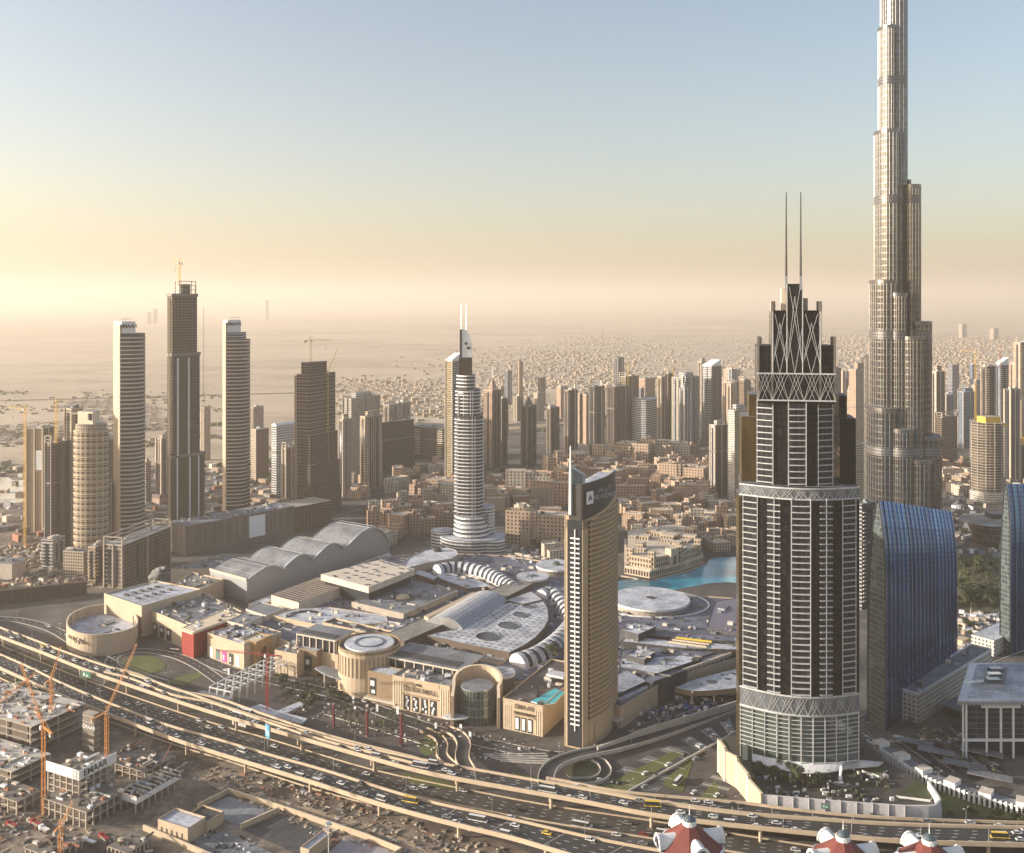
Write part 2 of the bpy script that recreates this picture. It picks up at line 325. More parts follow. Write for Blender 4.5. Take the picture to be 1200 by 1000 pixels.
# lake
m, n, l, bb = mat('lake_water'); p = wpos(n)
l.new(ramp(n, l, noise(n, l, .012, 5, p), [(.35, (.01, .17, .28)), (.5, (.02, .30, .42)), (.68, (.10, .50, .60))]), bb.inputs['Base Color']); bb.inputs['Roughness'].default_value = .12
bp = n.new('ShaderNodeBump'); bp.inputs['Distance'].default_value = .25; l.new(noise(n, l, .25, 4, p), bp.inputs['Height']); l.new(bp.outputs[0], bb.inputs['Normal'])
sheet('lake', smooth(pxs([(690, 690), (727, 680), (760, 678), (800, 674), (828, 662), (832, 654), (880, 652), (1010, 648), (1130, 640), (1140, 690), (1000, 690), (880, 684), (840, 682), (800, 690), (760, 695), (700, 700)]), 1), .12, 'lake_water')
sheet('plaza', pxs([(235, 765), (300, 782), (360, 800), (420, 812), (520, 840), (600, 866), (680, 884), (760, 856), (880, 800), (900, 880), (880, 960), (700, 935), (600, 912), (500, 893), (430, 876), (340, 848), (270, 822), (215, 800)]), .14, 'paving')
sheet('park', pxs([(1100, 650), (1300, 650), (1300, 720), (1110, 716)]), .14, 'park_ground')

# --------------------------------------------------------------- the air
m = bpy.data.materials.new('haze'); m.use_nodes = True; n = m.node_tree.nodes; n.clear(); o = n.new('ShaderNodeOutputMaterial'); v = n.new('ShaderNodeVolumePrincipled')
v.inputs['Color'].default_value = (1.0, .88, .755, 1); v.inputs['Density'].default_value = .00008; v.inputs['Anisotropy'].default_value = .2
m.node_tree.links.new(v.outputs[0], o.inputs['Volume']); M['haze'] = m
b = MB(); b.prism([(-61000, -3000), (61000, -3000), (61000, 119000), (-61000, 119000)], -1, 850, 'haze', bot=True)
stuff(b.build('haze'), 'thin golden haze lying over the whole city', 'haze')

# --------------------------------------------------------------- roads
def ribbon(path, w, mb, m, z=None):
    L = [Vector(p[:2]) for p in path]; n = len(L); o = []
    for i in range(n):
        d = (L[min(i + 1, n - 1)] - L[max(i - 1, 0)]).normalized(); nn = Vector((d.y, -d.x)) * w / 2
        zz = path[i][2] if z is None else z; o.append(((L[i] + nn), (L[i] - nn), zz))
    for a, c in zip(o, o[1:]): mb.face([(*a[0], a[2]), (*c[0], c[2]), (*c[1], c[2]), (*a[1], a[2])], m)
    return o
def dashes(path, off, mb, m, z, dash=3, gap=6, w=.25):
    P = resample(path, max(2, int(sum(math.dist(a, b) for a, b in zip(path, path[1:])) / (dash + gap)))); 
    for a, c in zip(P, P[1:]):
        d = Vector(c[:2]) - Vector(a[:2]); l = d.length; d /= l; nn = Vector((d.y, -d.x)); s = Vector(a[:2]) + nn * off; e = s + d * min(l, dash)
        za = (a[2] if len(a) > 2 else 0) + z
        mb.face([(*(s + nn * w / 2), za), (*(e + nn * w / 2), za), (*(e - nn * w / 2), za), (*(s - nn * w / 2), za)], m)
def surface_road(name, px, w, z=.2, m='asphalt', kerb=True, lanes=2, dash=True, closed=False):
    P = smooth(pxs(px), 2); P = resample(P, max(8, int(sum(math.dist(a, c) for a, c in zip(P, P[1:])) / 9)))
    b = MB(); ribbon(P, w, b, m, z)
    if dash:
        for k in range(1, lanes): dashes(P, -w / 2 + w * k / lanes, b, 'line_white', z + .01)
        for s in (-1, 1): ribbon([(Vector(p) + Vector((0, 0))) for p in P], .01, b, 'line_white', z + .01)
    o = struct(b.build(name))
    if kerb:
        for s in (-1, 1):
            L = [Vector(p) for p in P]; q = []
            for i in range(len(L)):
                d = (L[min(i + 1, len(L) - 1)] - L[max(i - 1, 0)]).normalized(); q.append(tuple(L[i] + Vector((d.y, -d.x)) * s * (w / 2 + .35)))
            k = MB(); k.wall(q, .02, z + .16, .7, 'light_concrete'); struct(k.build('kerb'))
    return P
GP_FAR = [(-160, 690), (0, 757), (97, 797), (170, 822), (250, 849), (317, 867), (390, 890), (450, 907), (550, 927), (640, 945), (760, 962), (900, 985), (1100, 1015), (1400, 1050)]
fr = resample(smooth(pxs(GP_FAR), 2), 60)
b = MB(); nr = []
for i in range(60):
    d = (Vector(fr[min(i + 1, 59)]) - Vector(fr[max(i - 1, 0)])).normalized(); nr.append(tuple(Vector(fr[i]) + Vector((d.y, -d.x)) * 38))
for i in range(59): b.face([(*nr[i], .2), (*nr[i + 1], .2), (*fr[i + 1], .2), (*fr[i], .2)], 'asphalt_brown')
MIDROAD = [((Vector(p) + Vector(q)) / 2)[:] for p, q in zip(fr, nr)]
for o in (-14, -10, -6, 6, 10, 14): dashes(MIDROAD, o, b, 'line_white', .215, 3, 6, .3)
struct(b.build('highway'))
for nm, P, ofs in (('kerb', fr, 0), ('kerb', MIDROAD, 0), ('kerb', nr, 0)): k = MB(); k.wall(P, .05, .95, .6, 'kerb'); struct(k.build(nm))
surface_road('mall_road', [(215, 758), (260, 785), (330, 800), (400, 815), (470, 843), (530, 862), (590, 876), (650, 888), (705, 886), (760, 858), (880, 812)], 12, .2)
surface_road('ring_road', [(-120, 735), (0, 722), (60, 735), (90, 755), (125, 775), (150, 787), (190, 800)], 10)
surface_road('side_road', [(-200, 722), (0, 706), (90, 690), (180, 672), (300, 650)], 14)
surface_road('desert_road', [(-300, 690), (0, 660), (40, 640), (90, 650)], 9, m='asphalt_brown')
surface_road('boulevard_road', [(1000, 862), (1030, 878), (1075, 905), (1130, 930), (1200, 948), (1300, 965)], 15, .2)
surface_road('boulevard_road', [(1010, 845), (1100, 800), (1190, 760), (1300, 730)], 9, .2)
surface_road('district_road', [(380, 610), (440, 595), (520, 590), (620, 560), (700, 548), (830, 545)], 14, m='asphalt_brown')
surface_road('district_road', [(410, 585), (470, 570), (530, 556), (600, 548)], 20, m='paving')
surface_road('district_road', [(560, 700), (620, 640), (660, 610), (740, 590), (850, 590)], 9, m='asphalt_brown')
surface_road('district_road', [(1090, 540), (1140, 545), (1200, 550), (1300, 552)], 16, m='asphalt_brown')
for a, c, w in (((520, 525), (640, 522), 40), ((560, 505), (900, 478), 50), ((600, 480), (1000, 470), 40), ((0, 470), (560, 455), 40), ((0, 428), (700, 432), 60), ((200, 500), (470, 560), 25), ((1080, 470), (1300, 500), 40)):
    P = resample(pxs([a, c]), 12); b = MB(); ribbon(P, w, b, 'dirt' if w > 45 else 'asphalt_brown', .3); struct(b.build('desert_road'))
# loop lanes left, with lawns
surface_road('loop_road', [(190, 800), (160, 792), (134, 785), (128, 772), (150, 762), (190, 764), (225, 775), (260, 800)], 9, .22)
for pts in ([(138, 778), (152, 770), (178, 768), (200, 782), (172, 792), (150, 788)], [(192, 800), (230, 787), (240, 792), (215, 804)]):
    sheet('lawn', smooth(pxs(pts), 1), .3, 'grass')
for pts in ([(488, 873), (500, 862), (515, 858), (522, 868), (515, 880), (498, 888)], [(0, 0)] * 0, [(470, 905), (520, 915), (560, 930), (480, 918)], [(700, 925), (790, 880), (800, 884), (735, 928)], [(775, 920), (806, 888), (812, 892), (800, 930)],
            [(1060, 925), (1090, 910), (1130, 930), (1210, 955), (1210, 962), (1100, 955)], [(600, 905), (640, 915), (660, 925), (600, 917)], [(812, 945), (838, 915), (850, 950)]):
    if pts: sheet('lawn', pxs(pts), .3, 'grass')
# parking lots with painted bays
def parking(px, rows, cols):
    P = pxs(px); sheet('parking_lot', P, .24, 'asphalt'); b = MB(); A, Bq, Cq, D = [Vector(p) for p in P]
    for r_ in range(rows):
        v0, v1 = (r_ + .12) / rows, (r_ + .62) / rows
        for k in range(cols + 1):
            u = k / cols
            p = (A.lerp(Bq, u)).lerp(D.lerp(Cq, u), v0); q = (A.lerp(Bq, u)).lerp(D.lerp(Cq, u), v1); b.beam((*p, .26), (*q, .26), .16, .02, 'line_white')
        p, q = A.lerp(D, (v0 + v1) / 2), Bq.lerp(Cq, (v0 + v1) / 2); b.beam((*p, .30), (*q, .30), .5, .1, 'light_concrete')
    struct(b.build('parking_marking')); return P
LOT1 = parking([(690, 920), (766, 930), (866, 855), (862, 838)], 7, 26) and None
LOT1 = pxs([(690, 920), (766, 930), (866, 855), (862, 838)])
LOT2 = parking([(808, 932), (845, 936), (875, 900), (862, 888)], 5, 14)
LOT3 = parking([(1045, 868), (1100, 905), (1180, 905), (1120, 850)], 6, 16)

# --------------------------------------------------------------- flyovers
ZD = 9.0
A_FAR = [(-160, 670), (0, 737), (33, 748), (83, 768), (150, 790), (200, 806), (250, 824), (300, 841), (357, 858), (405, 872), (450, 882), (500, 893), (595, 910), (690, 927), (785, 945), (880, 957), (960, 962), (1040, 968), (1200, 972), (1400, 975)]
A_NEAR = [(-160, 680), (0, 747), (50, 765), (100, 786), (150, 803), (200, 820), (250, 836), (312, 854), (375, 872), (435, 889), (500, 907), (595, 924), (690, 941), (769, 957), (860, 968), (960, 978), (1050, 987), (1200, 991), (1400, 995)]
B_FAR = [(-160, 700), (0, 768), (33, 782), (72, 802), (125, 824), (175, 844), (215, 857), (250, 866), (312, 885), (375, 902), (437, 922), (500, 941), (595, 960), (690, 983), (769, 998), (900, 1020), (1100, 1050)]
B_NEAR = [(-160, 714), (0, 783), (62, 812), (120, 835), (200, 866), (250, 882), (312, 901), (375, 920), (425, 937), (487, 955), (550, 971), (595, 981), (642, 995), (720, 1018), (850, 1045), (1050, 1080)]
R_FAR = [(128, 783), (160, 790), (200, 808), (225, 814), (250, 817), (300, 835), (357, 855), (405, 869), (450, 880), (490, 890)]
R2_FAR = [(640, 913), (658, 916), (722, 929), (785, 935), (880, 943), (909, 948), (1020, 960), (1200, 966), (1400, 970)]
R2_NEAR = [(640, 917), (690, 926), (785, 943), (880, 955.5), (960, 961), (1040, 967), (1200, 971), (1400, 974)]
def deck(name, label, far, near, z, lanes, n=90, pier_every=7, phase=0, mark=True, parapet=1.5):
    f_, g_ = resample(smooth(pxs(far, z), 2), n), resample(smooth(pxs(near, z), 2), n)
    t = thing(name, label, 'flyover', (0, 0, 0)); b = MB()
    for i in range(n - 1):
        a, c, d, e = g_[i], g_[i + 1], f_[i + 1], f_[i]
        b.face([(*a, z), (*c, z), (*d, z), (*e, z)], 'asphalt'); b.face([(*e, z - 1.3), (*d, z - 1.3), (*c, z - 1.3), (*a, z - 1.3)], 'concrete')
        b.face([(*a, z - 1.3), (*c, z - 1.3), (*c, z), (*a, z)], 'kerb'); b.face([(*d, z - 1.3), (*e, z - 1.3), (*e, z), (*d, z)], 'kerb')
    for j in range(lanes if mark else 0):
        for u in (.3, .7):
            P = [tuple(Vector(p).lerp(Vector(q), (j + u) / lanes)) for p, q in zip(f_, g_)]; ribbon(P, .9, b, 'asphalt_worn', z + .012)
    for i in range(0, n, 3):
        p, q = Vector(f_[i]), Vector(g_[i]); b.beam((*p.lerp(q, .03), z + .01), (*p.lerp(q, .97), z + .01), .35, .03, 'light_concrete')
    b.build('deck', t)
    for P in (f_, g_): k = MB(); k.wall(P, z - .9, z + parapet, .7, 'kerb'); k.build('parapet', t)
    c_ = [tuple((Vector(p) + Vector(q)) / 2) for p, q in zip(f_, g_)]
    wd = sum(math.dist(p, q) for p, q in zip(f_, g_)) / n
    if mark:
        k = MB()
        for j in range(1, lanes):
            fr_ = j / lanes; P = [tuple(Vector(p).lerp(Vector(q), fr_)) for p, q in zip(f_, g_)]; dashes(P, 0, k, 'line_white', z + .02, 3, 7, .3)
        k.build('lane_marking', t)['kind'] = 'stuff'
    for i in range(phase, n, pier_every):
        p, q = Vector(f_[i]), Vector(g_[i]); d = (q - p).normalized(); w = (q - p).length
        k = MB(); k.beam((*(p.lerp(q, .12)), z - 2.1), (*(p.lerp(q, .88)), z - 2.1), 1.8, 1.5, 'concrete')
        for s in (.22, .78): c = p.lerp(q, s); k.cyl(c.x, c.y, 0, z - 2.7, 1.0, 'kerb', n=10)
        k.build('pier', t)
    return f_, g_, c_
dkA = deck('highway_flyover', 'far raised flyover with sand coloured parapets curving past the mall', A_FAR, A_NEAR, ZD, 5, 100, 5)
dkB = deck('highway_flyover', 'near raised flyover with sand coloured parapets beside the construction site', B_FAR, B_NEAR, ZD, 5, 90, 5, 2)
dkR = deck('highway_ramp', 'slip ramp joining the far flyover in front of the gold arch gate', R_FAR, [(x, y + 3.2) for x, y in A_FAR_S] if False else [(x - 6, y + 5.5) for x, y in R_FAR], ZD + .02, 1, 30, 50, mark=False)
dkR2 = deck('highway_ramp', 'slip lane alongside the far flyover in front of the tower with two spires', R2_FAR, R2_NEAR, ZD + .01, 2, 50, 9, 3)
def ramp_road(name, label, px, w, zs, piers=True):
    P = [U(x, y, z) + (z,) for (x, y), z in zip(px, zs)]; P = resample(smooth(P, 2), 40); t = thing(name, label, 'ramp'); b = MB()
    o = ribbon(P, w, b, 'asphalt'); b.build('deck', t)
    for s in (0, 1):
        L = [q[s] for q in o]; zz = [q[2] for q in o]; k = MB(); k.wall([tuple(p) for p in L], lambda i: max(0, zz[i] - 1.4), lambda i: zz[i] + 1.2, .6, 'kerb' if 'loop' not in label else 'light_concrete'); k.build('parapet', t)
    return P
ramp_road('access_ramp', 'winding access ramp dropping from the far flyover beside the round lawn', [(549, 903), (540, 888), (545, 872), (537, 860), (522, 855)], 9, [8.8, 6, 3, 1, .4])
ramp_road('access_ramp', 'loop ramp curling round a sunken circle in front of the slab hotel', [(640, 922), (640, 905), (652, 893), (675, 885), (720, 876), (770, 862), (870, 826)], 10, [8.8, 7, 5, 3.5, 2.5, 1.5, .5])
ramp_road('access_ramp', 'small turning loop with white posts before the slab hotel', [(668, 916), (700, 916), (712, 905), (706, 894), (697, 890)], 7, [1.5, 1.2, .9, .7, .5])
ramp_road('access_ramp', 'tight service lane curling beside the round lawn', [(530, 898), (516, 885), (520, 873), (512, 862), (496, 856)], 7, [1.5, 1.2, .9, .7, .5])
for x, y, r1 in ((690, 905, 15), (640, 0, 0)):
    if r1: c = U(x, y); k = MB(); k.cyl(c[0], c[1], .0, .32, r1, 'light_concrete', 'park_ground', n=28); struct(k.build('kerb'))
# pale terraces of the forecourt
b = MB()
for i in range(7):
    p, q = U(380 + i * 9, 838 + i * 2.5), U(468 + i * 7, 862 + i * 2.6); b.wall([p, q], .1, .8, .9, 'light_concrete')
for i in range(5):
    p, q = U(566 + i * 5, 885 + i * 2), U(640 + i * 2, 884 + i * 3); b.wall([p, q], .1, .7, 1.1, 'light_concrete')
struct(b.build('terrace'))
for a, c, h in (((700, 884), (742, 868), 5), ((742, 868), (866, 830), 6), ((735, 930), (870, 855), 1.5), ((700, 935), (735, 930), 1.5)):
    k = MB(); k.wall([U(*a), U(*c)], 0, h, 1.2, 'light_concrete'); tag(k.build('retaining_wall'), 'pale concrete retaining wall ' + ('beneath the slab hotel forecourt' if h == 5 else 'along the mall service underpass' if h == 6 else 'low along the edge of the parking lot'), 'wall')
# ------------------------------------------------------------------ facades
facade('f_resi', (.46, .38, .29), (.03, .03, .034), 3.4, 3.0, .5, .6)
facade('f_resi_white', (.60, .56, .50), (.035, .04, .045), 3.5, 2.6, .5, .62)
facade('f_beige', (.46, .345, .23), (.035, .027, .02), 3.5, 3.6, .5, .45)
facade('f_pink', (.44, .30, .22), (.07, .055, .05), 3.4, 4.2, .5, .5)
facade('f_brown', (.21, .15, .105), (.022, .018, .016), 3.8, 3.2, .62, .7, var=.35)
facade('f_frame', (.36, .28, .20), (.03, .024, .018), 3.6, 5.0, .72, .84, var=.15, grough=.9)
facade('f_frame_dark', (.19, .14, .10), (.02, .016, .012), 3.8, 5.5, .72, .86, var=.12, grough=.9)
facade('f_dark', (.085, .07, .065), (.025, .025, .028), 3.8, 2.4, .75, .8, grough=.2, gmetal=.3, var=.3)
facade('f_band', (.62, .61, .60), (.07, .08, .10), 3.8, 60, .55, 1.0, var=.1)
facade('f_band_dark', (.34, .34, .37), (.05, .06, .08), 3.9, 50, .6, 1.0, var=.1, gmetal=.3)
facade('f_blue', (.24, .29, .36), (.05, .09, .15), 3.8, 3.0, .72, .82, gmetal=.4, var=.5)
facade('f_white_grid', (.66, .66, .67), (.05, .06, .09), 4.0, 4.0, .62, .62)
facade('f_sunlit_gold', (.44, .36, .22), (.16, .13, .08), 3.8, 4, .6, .9, .5, gmetal=.3, var=.4)  # gold tone puts the low sunlight into the colour of sunward faces
facade('f_stripe', (.36, .27, .21), (.05, .04, .04), 400, 4.5, 1.0, .5)
facade('f_old', (.50, .37, .27), (.06, .04, .035), 3.6, 3.8, .5, .42, var=.2)
facade('f_old2', (.56, .49, .40), (.06, .045, .04), 3.8, 4.6, .55, .4, var=.2)
facade('f_old3', (.38, .25, .185), (.06, .04, .035), 3.5, 4.2, .5, .42, var=.2)
facade('f_office', (.10, .11, .13), (.03, .035, .05), 3.7, 8, .8, .93, gmetal=.3, var=.25)
facade('f_lowwhite', (.60, .58, .52), (.05, .05, .06), 3.3, 3.2, .52, .42)
facade('f_opera', (.22, .17, .13), (.05, .035, .03), 8, 2.2, .9, .7, .4, .1, .2)
facade('f_steel_skin', (.24, .235, .23), (.085, .09, .10), 7.6, 2.4, .76, .94, .24, .14, .85, .85, var=.4)
facade('f_plant_floor', (.22, .21, .21), (.06, .06, .06), 3.5, 1.6, .6, .5, .5, gmetal=.5, wmetal=.6)
facade('f_podium', (.46, .39, .30), (.05, .04, .03), 4.6, 6, .62, .8, var=.1, grough=.9)
facade('f_round', (.42, .33, .22), (.045, .04, .04), 3.7, 6.5, .62, .72, var=.2)
facade('f_stripe_dark', (.17, .145, .125), (.09, .075, .065), 400, 3.4, 1.0, .5, rough=.8, grough=.8)
facade('f_far', (.36, .31, .26), (.18, .155, .13), 5, 6, .5, .6)
CNT = [0]
def base_box(xl, xm, xr, yb, th=35, cap=90):
    phi = math.atan((xm - 600) / F); t = -phi - R(th); e1 = (math.cos(t), math.sin(t)); e2 = (-math.sin(t), math.cos(t)); N = U(xm, yb)
    a = min(cap, max(3, reach(N, (-e1[0], -e1[1]), xl))); b = min(cap, max(3, reach(N, e2, xr)))
    return N, e1, e2, a, b, t
def ppoly(N, e1, e2, a, b, a0=0, b0=0): return [(N[0] - e1[0] * (s) + e2[0] * u, N[1] - e1[1] * (s) + e2[1] * u) for s, u in ((a, b0), (a0, b0), (a0, b), (a, b))]
def roofbits(mb, poly, z, m='grey_roof', k=3, seed=0, hmax=4, m2='pale_wall'):
    rnd = random.Random(seed + 11); A = [Vector(p) for p in poly[:4]] if len(poly) == 4 else None
    if not A:
        xs = [p[0] for p in poly]; ys = [p[1] for p in poly]; cx, cy = sum(xs) / len(xs), sum(ys) / len(ys); w, h = (max(xs) - min(xs)) * .3, (max(ys) - min(ys)) * .3
        A = [Vector(p) for p in rect(cx, cy, w * 2, h * 2)]
    rot = math.atan2(A[1].y - A[0].y, A[1].x - A[0].x); W_ = (A[1] - A[0]).length; Hh = (A[3] - A[0]).length
    for i in range(k):
        u, v = rnd.uniform(.2, .8), rnd.uniform(.2, .8); p = A[0].lerp(A[1], u).lerp(A[3].lerp(A[2], u), v)
        mb.box(p.x, p.y, z - .1, z + rnd.uniform(1.2, hmax), min(W_ * .35, rnd.uniform(2, 9)), min(Hh * .35, rnd.uniform(2, 9)), rot, rnd.choice([m, m2]))
def antenna(t, x, y, z0, z1, r=.5, m='metal'):
    k = MB(); k.tube((x, y, z0), (x, y, z1), r, m, 5, r * .4); k.build('antenna', t)
def tcrane(label, x, y, z0, z1, jib, ang, m='yellow_form', luff=0, scale_=1.0, tag_='tower_crane'):
    t = thing(tag_, label, 'crane', (x, y, z0), ang); h = z1 - z0; w = 1.1 * scale_
    b = MB(); n = max(4, int(h / (3 * scale_)))
    for sx in (-w, w):
        for sy in (-w, w): b.tube((sx, sy, 0), (sx, sy, h), .22 * scale_, m, 4)
    for i in range(n):
        za, zb = h * i / n, h * (i + 1) / n; s = 1 if i % 2 else -1
        b.tube((-w * s, -w, za), (w * s, -w, zb), .14 * scale_, m, 4); b.tube((-w * s, w, za), (w * s, w, zb), .14 * scale_, m, 4); b.tube((-w, -w * s, za), (-w, w * s, zb), .14 * scale_, m, 4)
    b.build('mast', t)
    b = MB(); tip = Vector((jib * math.cos(luff), 0, h + jib * math.sin(luff)))
    nn = max(5, int(jib / (4 * scale_))); up = Vector((-math.sin(luff), 0, math.cos(luff))) * 2.0 * scale_
    P = [Vector((0, 0, h)).lerp(tip, i / nn) for i in range(nn + 1)]
    for s in (-.8 * scale_, .8 * scale_): b.tube(P[0] + Vector((0, s, 0)), P[-1] + Vector((0, s, 0)), .18 * scale_, m, 4)
    b.tube(P[0] + up, P[-1] + up * .4, .18 * scale_, m, 4)
    for i in range(nn):
        b.tube(P[i] + Vector((0, .8 * scale_, 0)), (P[i] + P[i + 1]) / 2 + up * (1 - .6 * i / nn), .12 * scale_, m, 4); b.tube(P[i + 1] + Vector((0, -.8 * scale_, 0)), (P[i] + P[i + 1]) / 2 + up * (1 - .6 * i / nn), .12 * scale_, m, 4)
    b.build('jib', t)
    b = MB(); b.beam((0, 0, h + .5), (-jib * .28, 0, h + .5), 1.6 * scale_, .8 * scale_, m); b.box(-jib * .25, 0, h - 2.4 * scale_, h + .4, 3 * scale_, 2 * scale_, 0, 'concrete'); b.build('counterweight', t)
    b = MB(); b.tube((0, 0, h), (-.6 * scale_, 0, h + 6.5 * scale_), .35 * scale_, m, 4); b.tube((-.6 * scale_, 0, h + 6.5 * scale_), tuple(P[int(nn * .7)] + up * .5), .1 * scale_, m, 3); b.tube((-.6 * scale_, 0, h + 6.5 * scale_), (-jib * .25, 0, h + .8), .1 * scale_, m, 3); b.build('tie_bar', t)
    b = MB(); b.box(1.2 * scale_, 1.4 * scale_, h - 1.5 * scale_, h + 1.2 * scale_, 1.8 * scale_, 1.5 * scale_, 0, 'white'); b.build('cab', t)
    b = MB(); q = P[int(nn * .75)]; b.tube(q, (q.x, q.y, q.z - 12 * scale_), .08 * scale_, 'black', 3); b.box(q.x, q.y, q.z - 13 * scale_, q.z - 12 * scale_, .8, .8, 0, 'black'); b.build('hook', t)
    return t
def simple_tower(label, xl, xm, xr, yt, yb, fl, fr=None, roof='grey_roof', th=35, crown=None, name='tower_block', group=None, steps=(), podium=0, cat='tower', fins=0):
    """box tower: left face xl..xm, right face xm..xr"""
    N, e1, e2, a, b, t = base_box(xl, xm, xr, yb, th); z = ZA(yt, N[1]); z = max(6, z); P = ppoly(N, e1, e2, a, b)
    T = thing(name, label, cat, (*N, 0), 0, group); T.location = (0, 0, 0)
    k = MB(); fr = fr or fl
    for i in range(4):
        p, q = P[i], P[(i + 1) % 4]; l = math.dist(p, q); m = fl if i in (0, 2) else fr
        k.face([(*p, 0), (*q, 0), (*q, z), (*p, z)], m, [(0, 0), (l, 0), (l, z), (0, z)])
    k.build('wall', T)
    rt = random.Random(int(xm * 13 + yt)); style = rt.randrange(4) if z > 30 else 3; k = MB(); pm = rt.choice(['pale_wall', 'concrete', 'concrete_dark', 'cream'])
    for (p, q) in ((P[0], P[1]), (P[1], P[2])):
        l_ = math.dist(p, q); p, q = Vector(p), Vector(q); dd = (q - p).normalized(); nn = Vector((dd.y, -dd.x))
        if style in (0, 2):
            for u in ((.0, 1.0, .5) if l_ > 16 else (.0, 1.0)): c = p.lerp(q, u) + nn * .4; k.box(c.x, c.y, 0, z + 1.2, 1.5, 1.5, t, pm); k.build('pilaster', T); k = MB()
        if style in (1, 2) and l_ > 9:
            for u in ((.3, .7) if l_ > 20 else (.5,)): c = p.lerp(q, u) + nn * .15; k.prism([tuple(c - dd * 1.7 - nn * .2), tuple(c - dd * 1.7 + nn * .35), tuple(c + dd * 1.7 + nn * .35), tuple(c + dd * 1.7 - nn * .2)], 4, z - 4, 'dark_glass')
        if style == 1 and l_ > 9:
            for u0, u1 in ((.04, .22), (.78, .96)):
                for h_ in range(8, int(z) - 4, 4): k.wall([p.lerp(q, u0) + nn * .7, p.lerp(q, u1) + nn * .7], h_, h_ + 1.1, 1.3, pm)
    if k.v: k.build({0: 'pilaster', 1: 'balcony', 2: 'pilaster'}[style], T)
    if z > 60 and rt.random() < .5: k = MB(); k.prism(offset(P, .6), z * .62, z * .62 + 2.2, 'concrete_dark', bot=True); k.build('belt', T)
    k = MB(); k.prism(offset(P, .3), z, z + 1.0, 'pale_wall' if 'dark' not in fl else 'concrete_dark', roof); roofbits(k, P, z + 1, seed=int(xm * 7), k=3); k.build('roof', T)
    if fins:
        k = MB()
        for j in range(fins + 1):
            for (p, q) in ((P[0], P[1]), (P[1], P[2])):
                c = Vector(p).lerp(Vector(q), j / fins); k.box(c.x, c.y, 0, z + 1.5, .9, .9, t, 'pale_wall')
        k.build('pilaster', T)
    if podium:
        k = MB(); Q = offset(P, podium); k.prism(Q, 0, 14, fl, roof); k.build('podium', T)
    if crown == 'box':
        k = MB(); k.prism(scale(P, .55), z + .8, z + .8 + max(5, z * .06), fl, roof); k.build('crown', T)
    if crown == 'wedge':
        k = MB(); Q = scale(P, .98); k.prism(Q, z + .9, 0, 'white', 'white', z1s=[z + 4, z + 3, z + 14, z + 14]); k.build('crown', T)
    if crown == 'frame':
        k = MB()
        for p in P: k.box(p[0], p[1], z, z + 9, 1.5, 1.5, t, 'concrete')
        for p, q in zip(P, P[1:] + P[:1]): k.beam((*p, z + 9), (*q, z + 9), 1, 1, 'concrete'); k.beam((*p, z + 4.5), (*q, z + 4.5), .7, .7, 'concrete')
        k.build('roof_frame', T)
    if crown == 'arch':
        k = MB(); A, B_, C_, D_ = [Vector(p) for p in P]
        for j in range(8):
            u0, u1 = j / 8, (j + 1) / 8; h0, h1 = math.sin(u0 * math.pi) * a * .3, math.sin(u1 * math.pi) * a * .3
            k.face([(*A.lerp(B_, u0), z + 1 + h0), (*A.lerp(B_, u1), z + 1 + h1), (*D_.lerp(C_, u1), z + 1 + h1), (*D_.lerp(C_, u0), z + 1 + h0)], 'white')
            k.face([(*A.lerp(B_, u0), z + .9), (*A.lerp(B_, u1), z + .9), (*A.lerp(B_, u1), z + 1 + h1), (*A.lerp(B_, u0), z + 1 + h0)], 'white')
        k.build('vaulted_roof', T)
    if crown == 'spire':
        c = scale(P, .01)[0]; k = MB(); k.loft(scale(P, .6), z + 1, scale(P, .05), z + 1 + a * 1.1, fl, 'grey_roof'); k.build('crown', T); antenna(T, c[0], c[1], z + a, z + a * 1.1 + 20)
    if crown == 'shaft':
        c = Vector(P[2]).lerp(Vector(P[1]), .3); k = MB(); k.box(c.x, c.y, 0, z + 12, 2.5, 2.5, t, 'pale_wall'); k.build('shaft', T)
    return T, P, z, t
def floors(mb, poly, z0, z1, fh, over, m, th=.45):
    k = int((z1 - z0) / fh)
    for i in range(1, k + 1): mb.prism(offset(poly, over), z0 + i * fh - th, z0 + i * fh, m, m, bot=True)

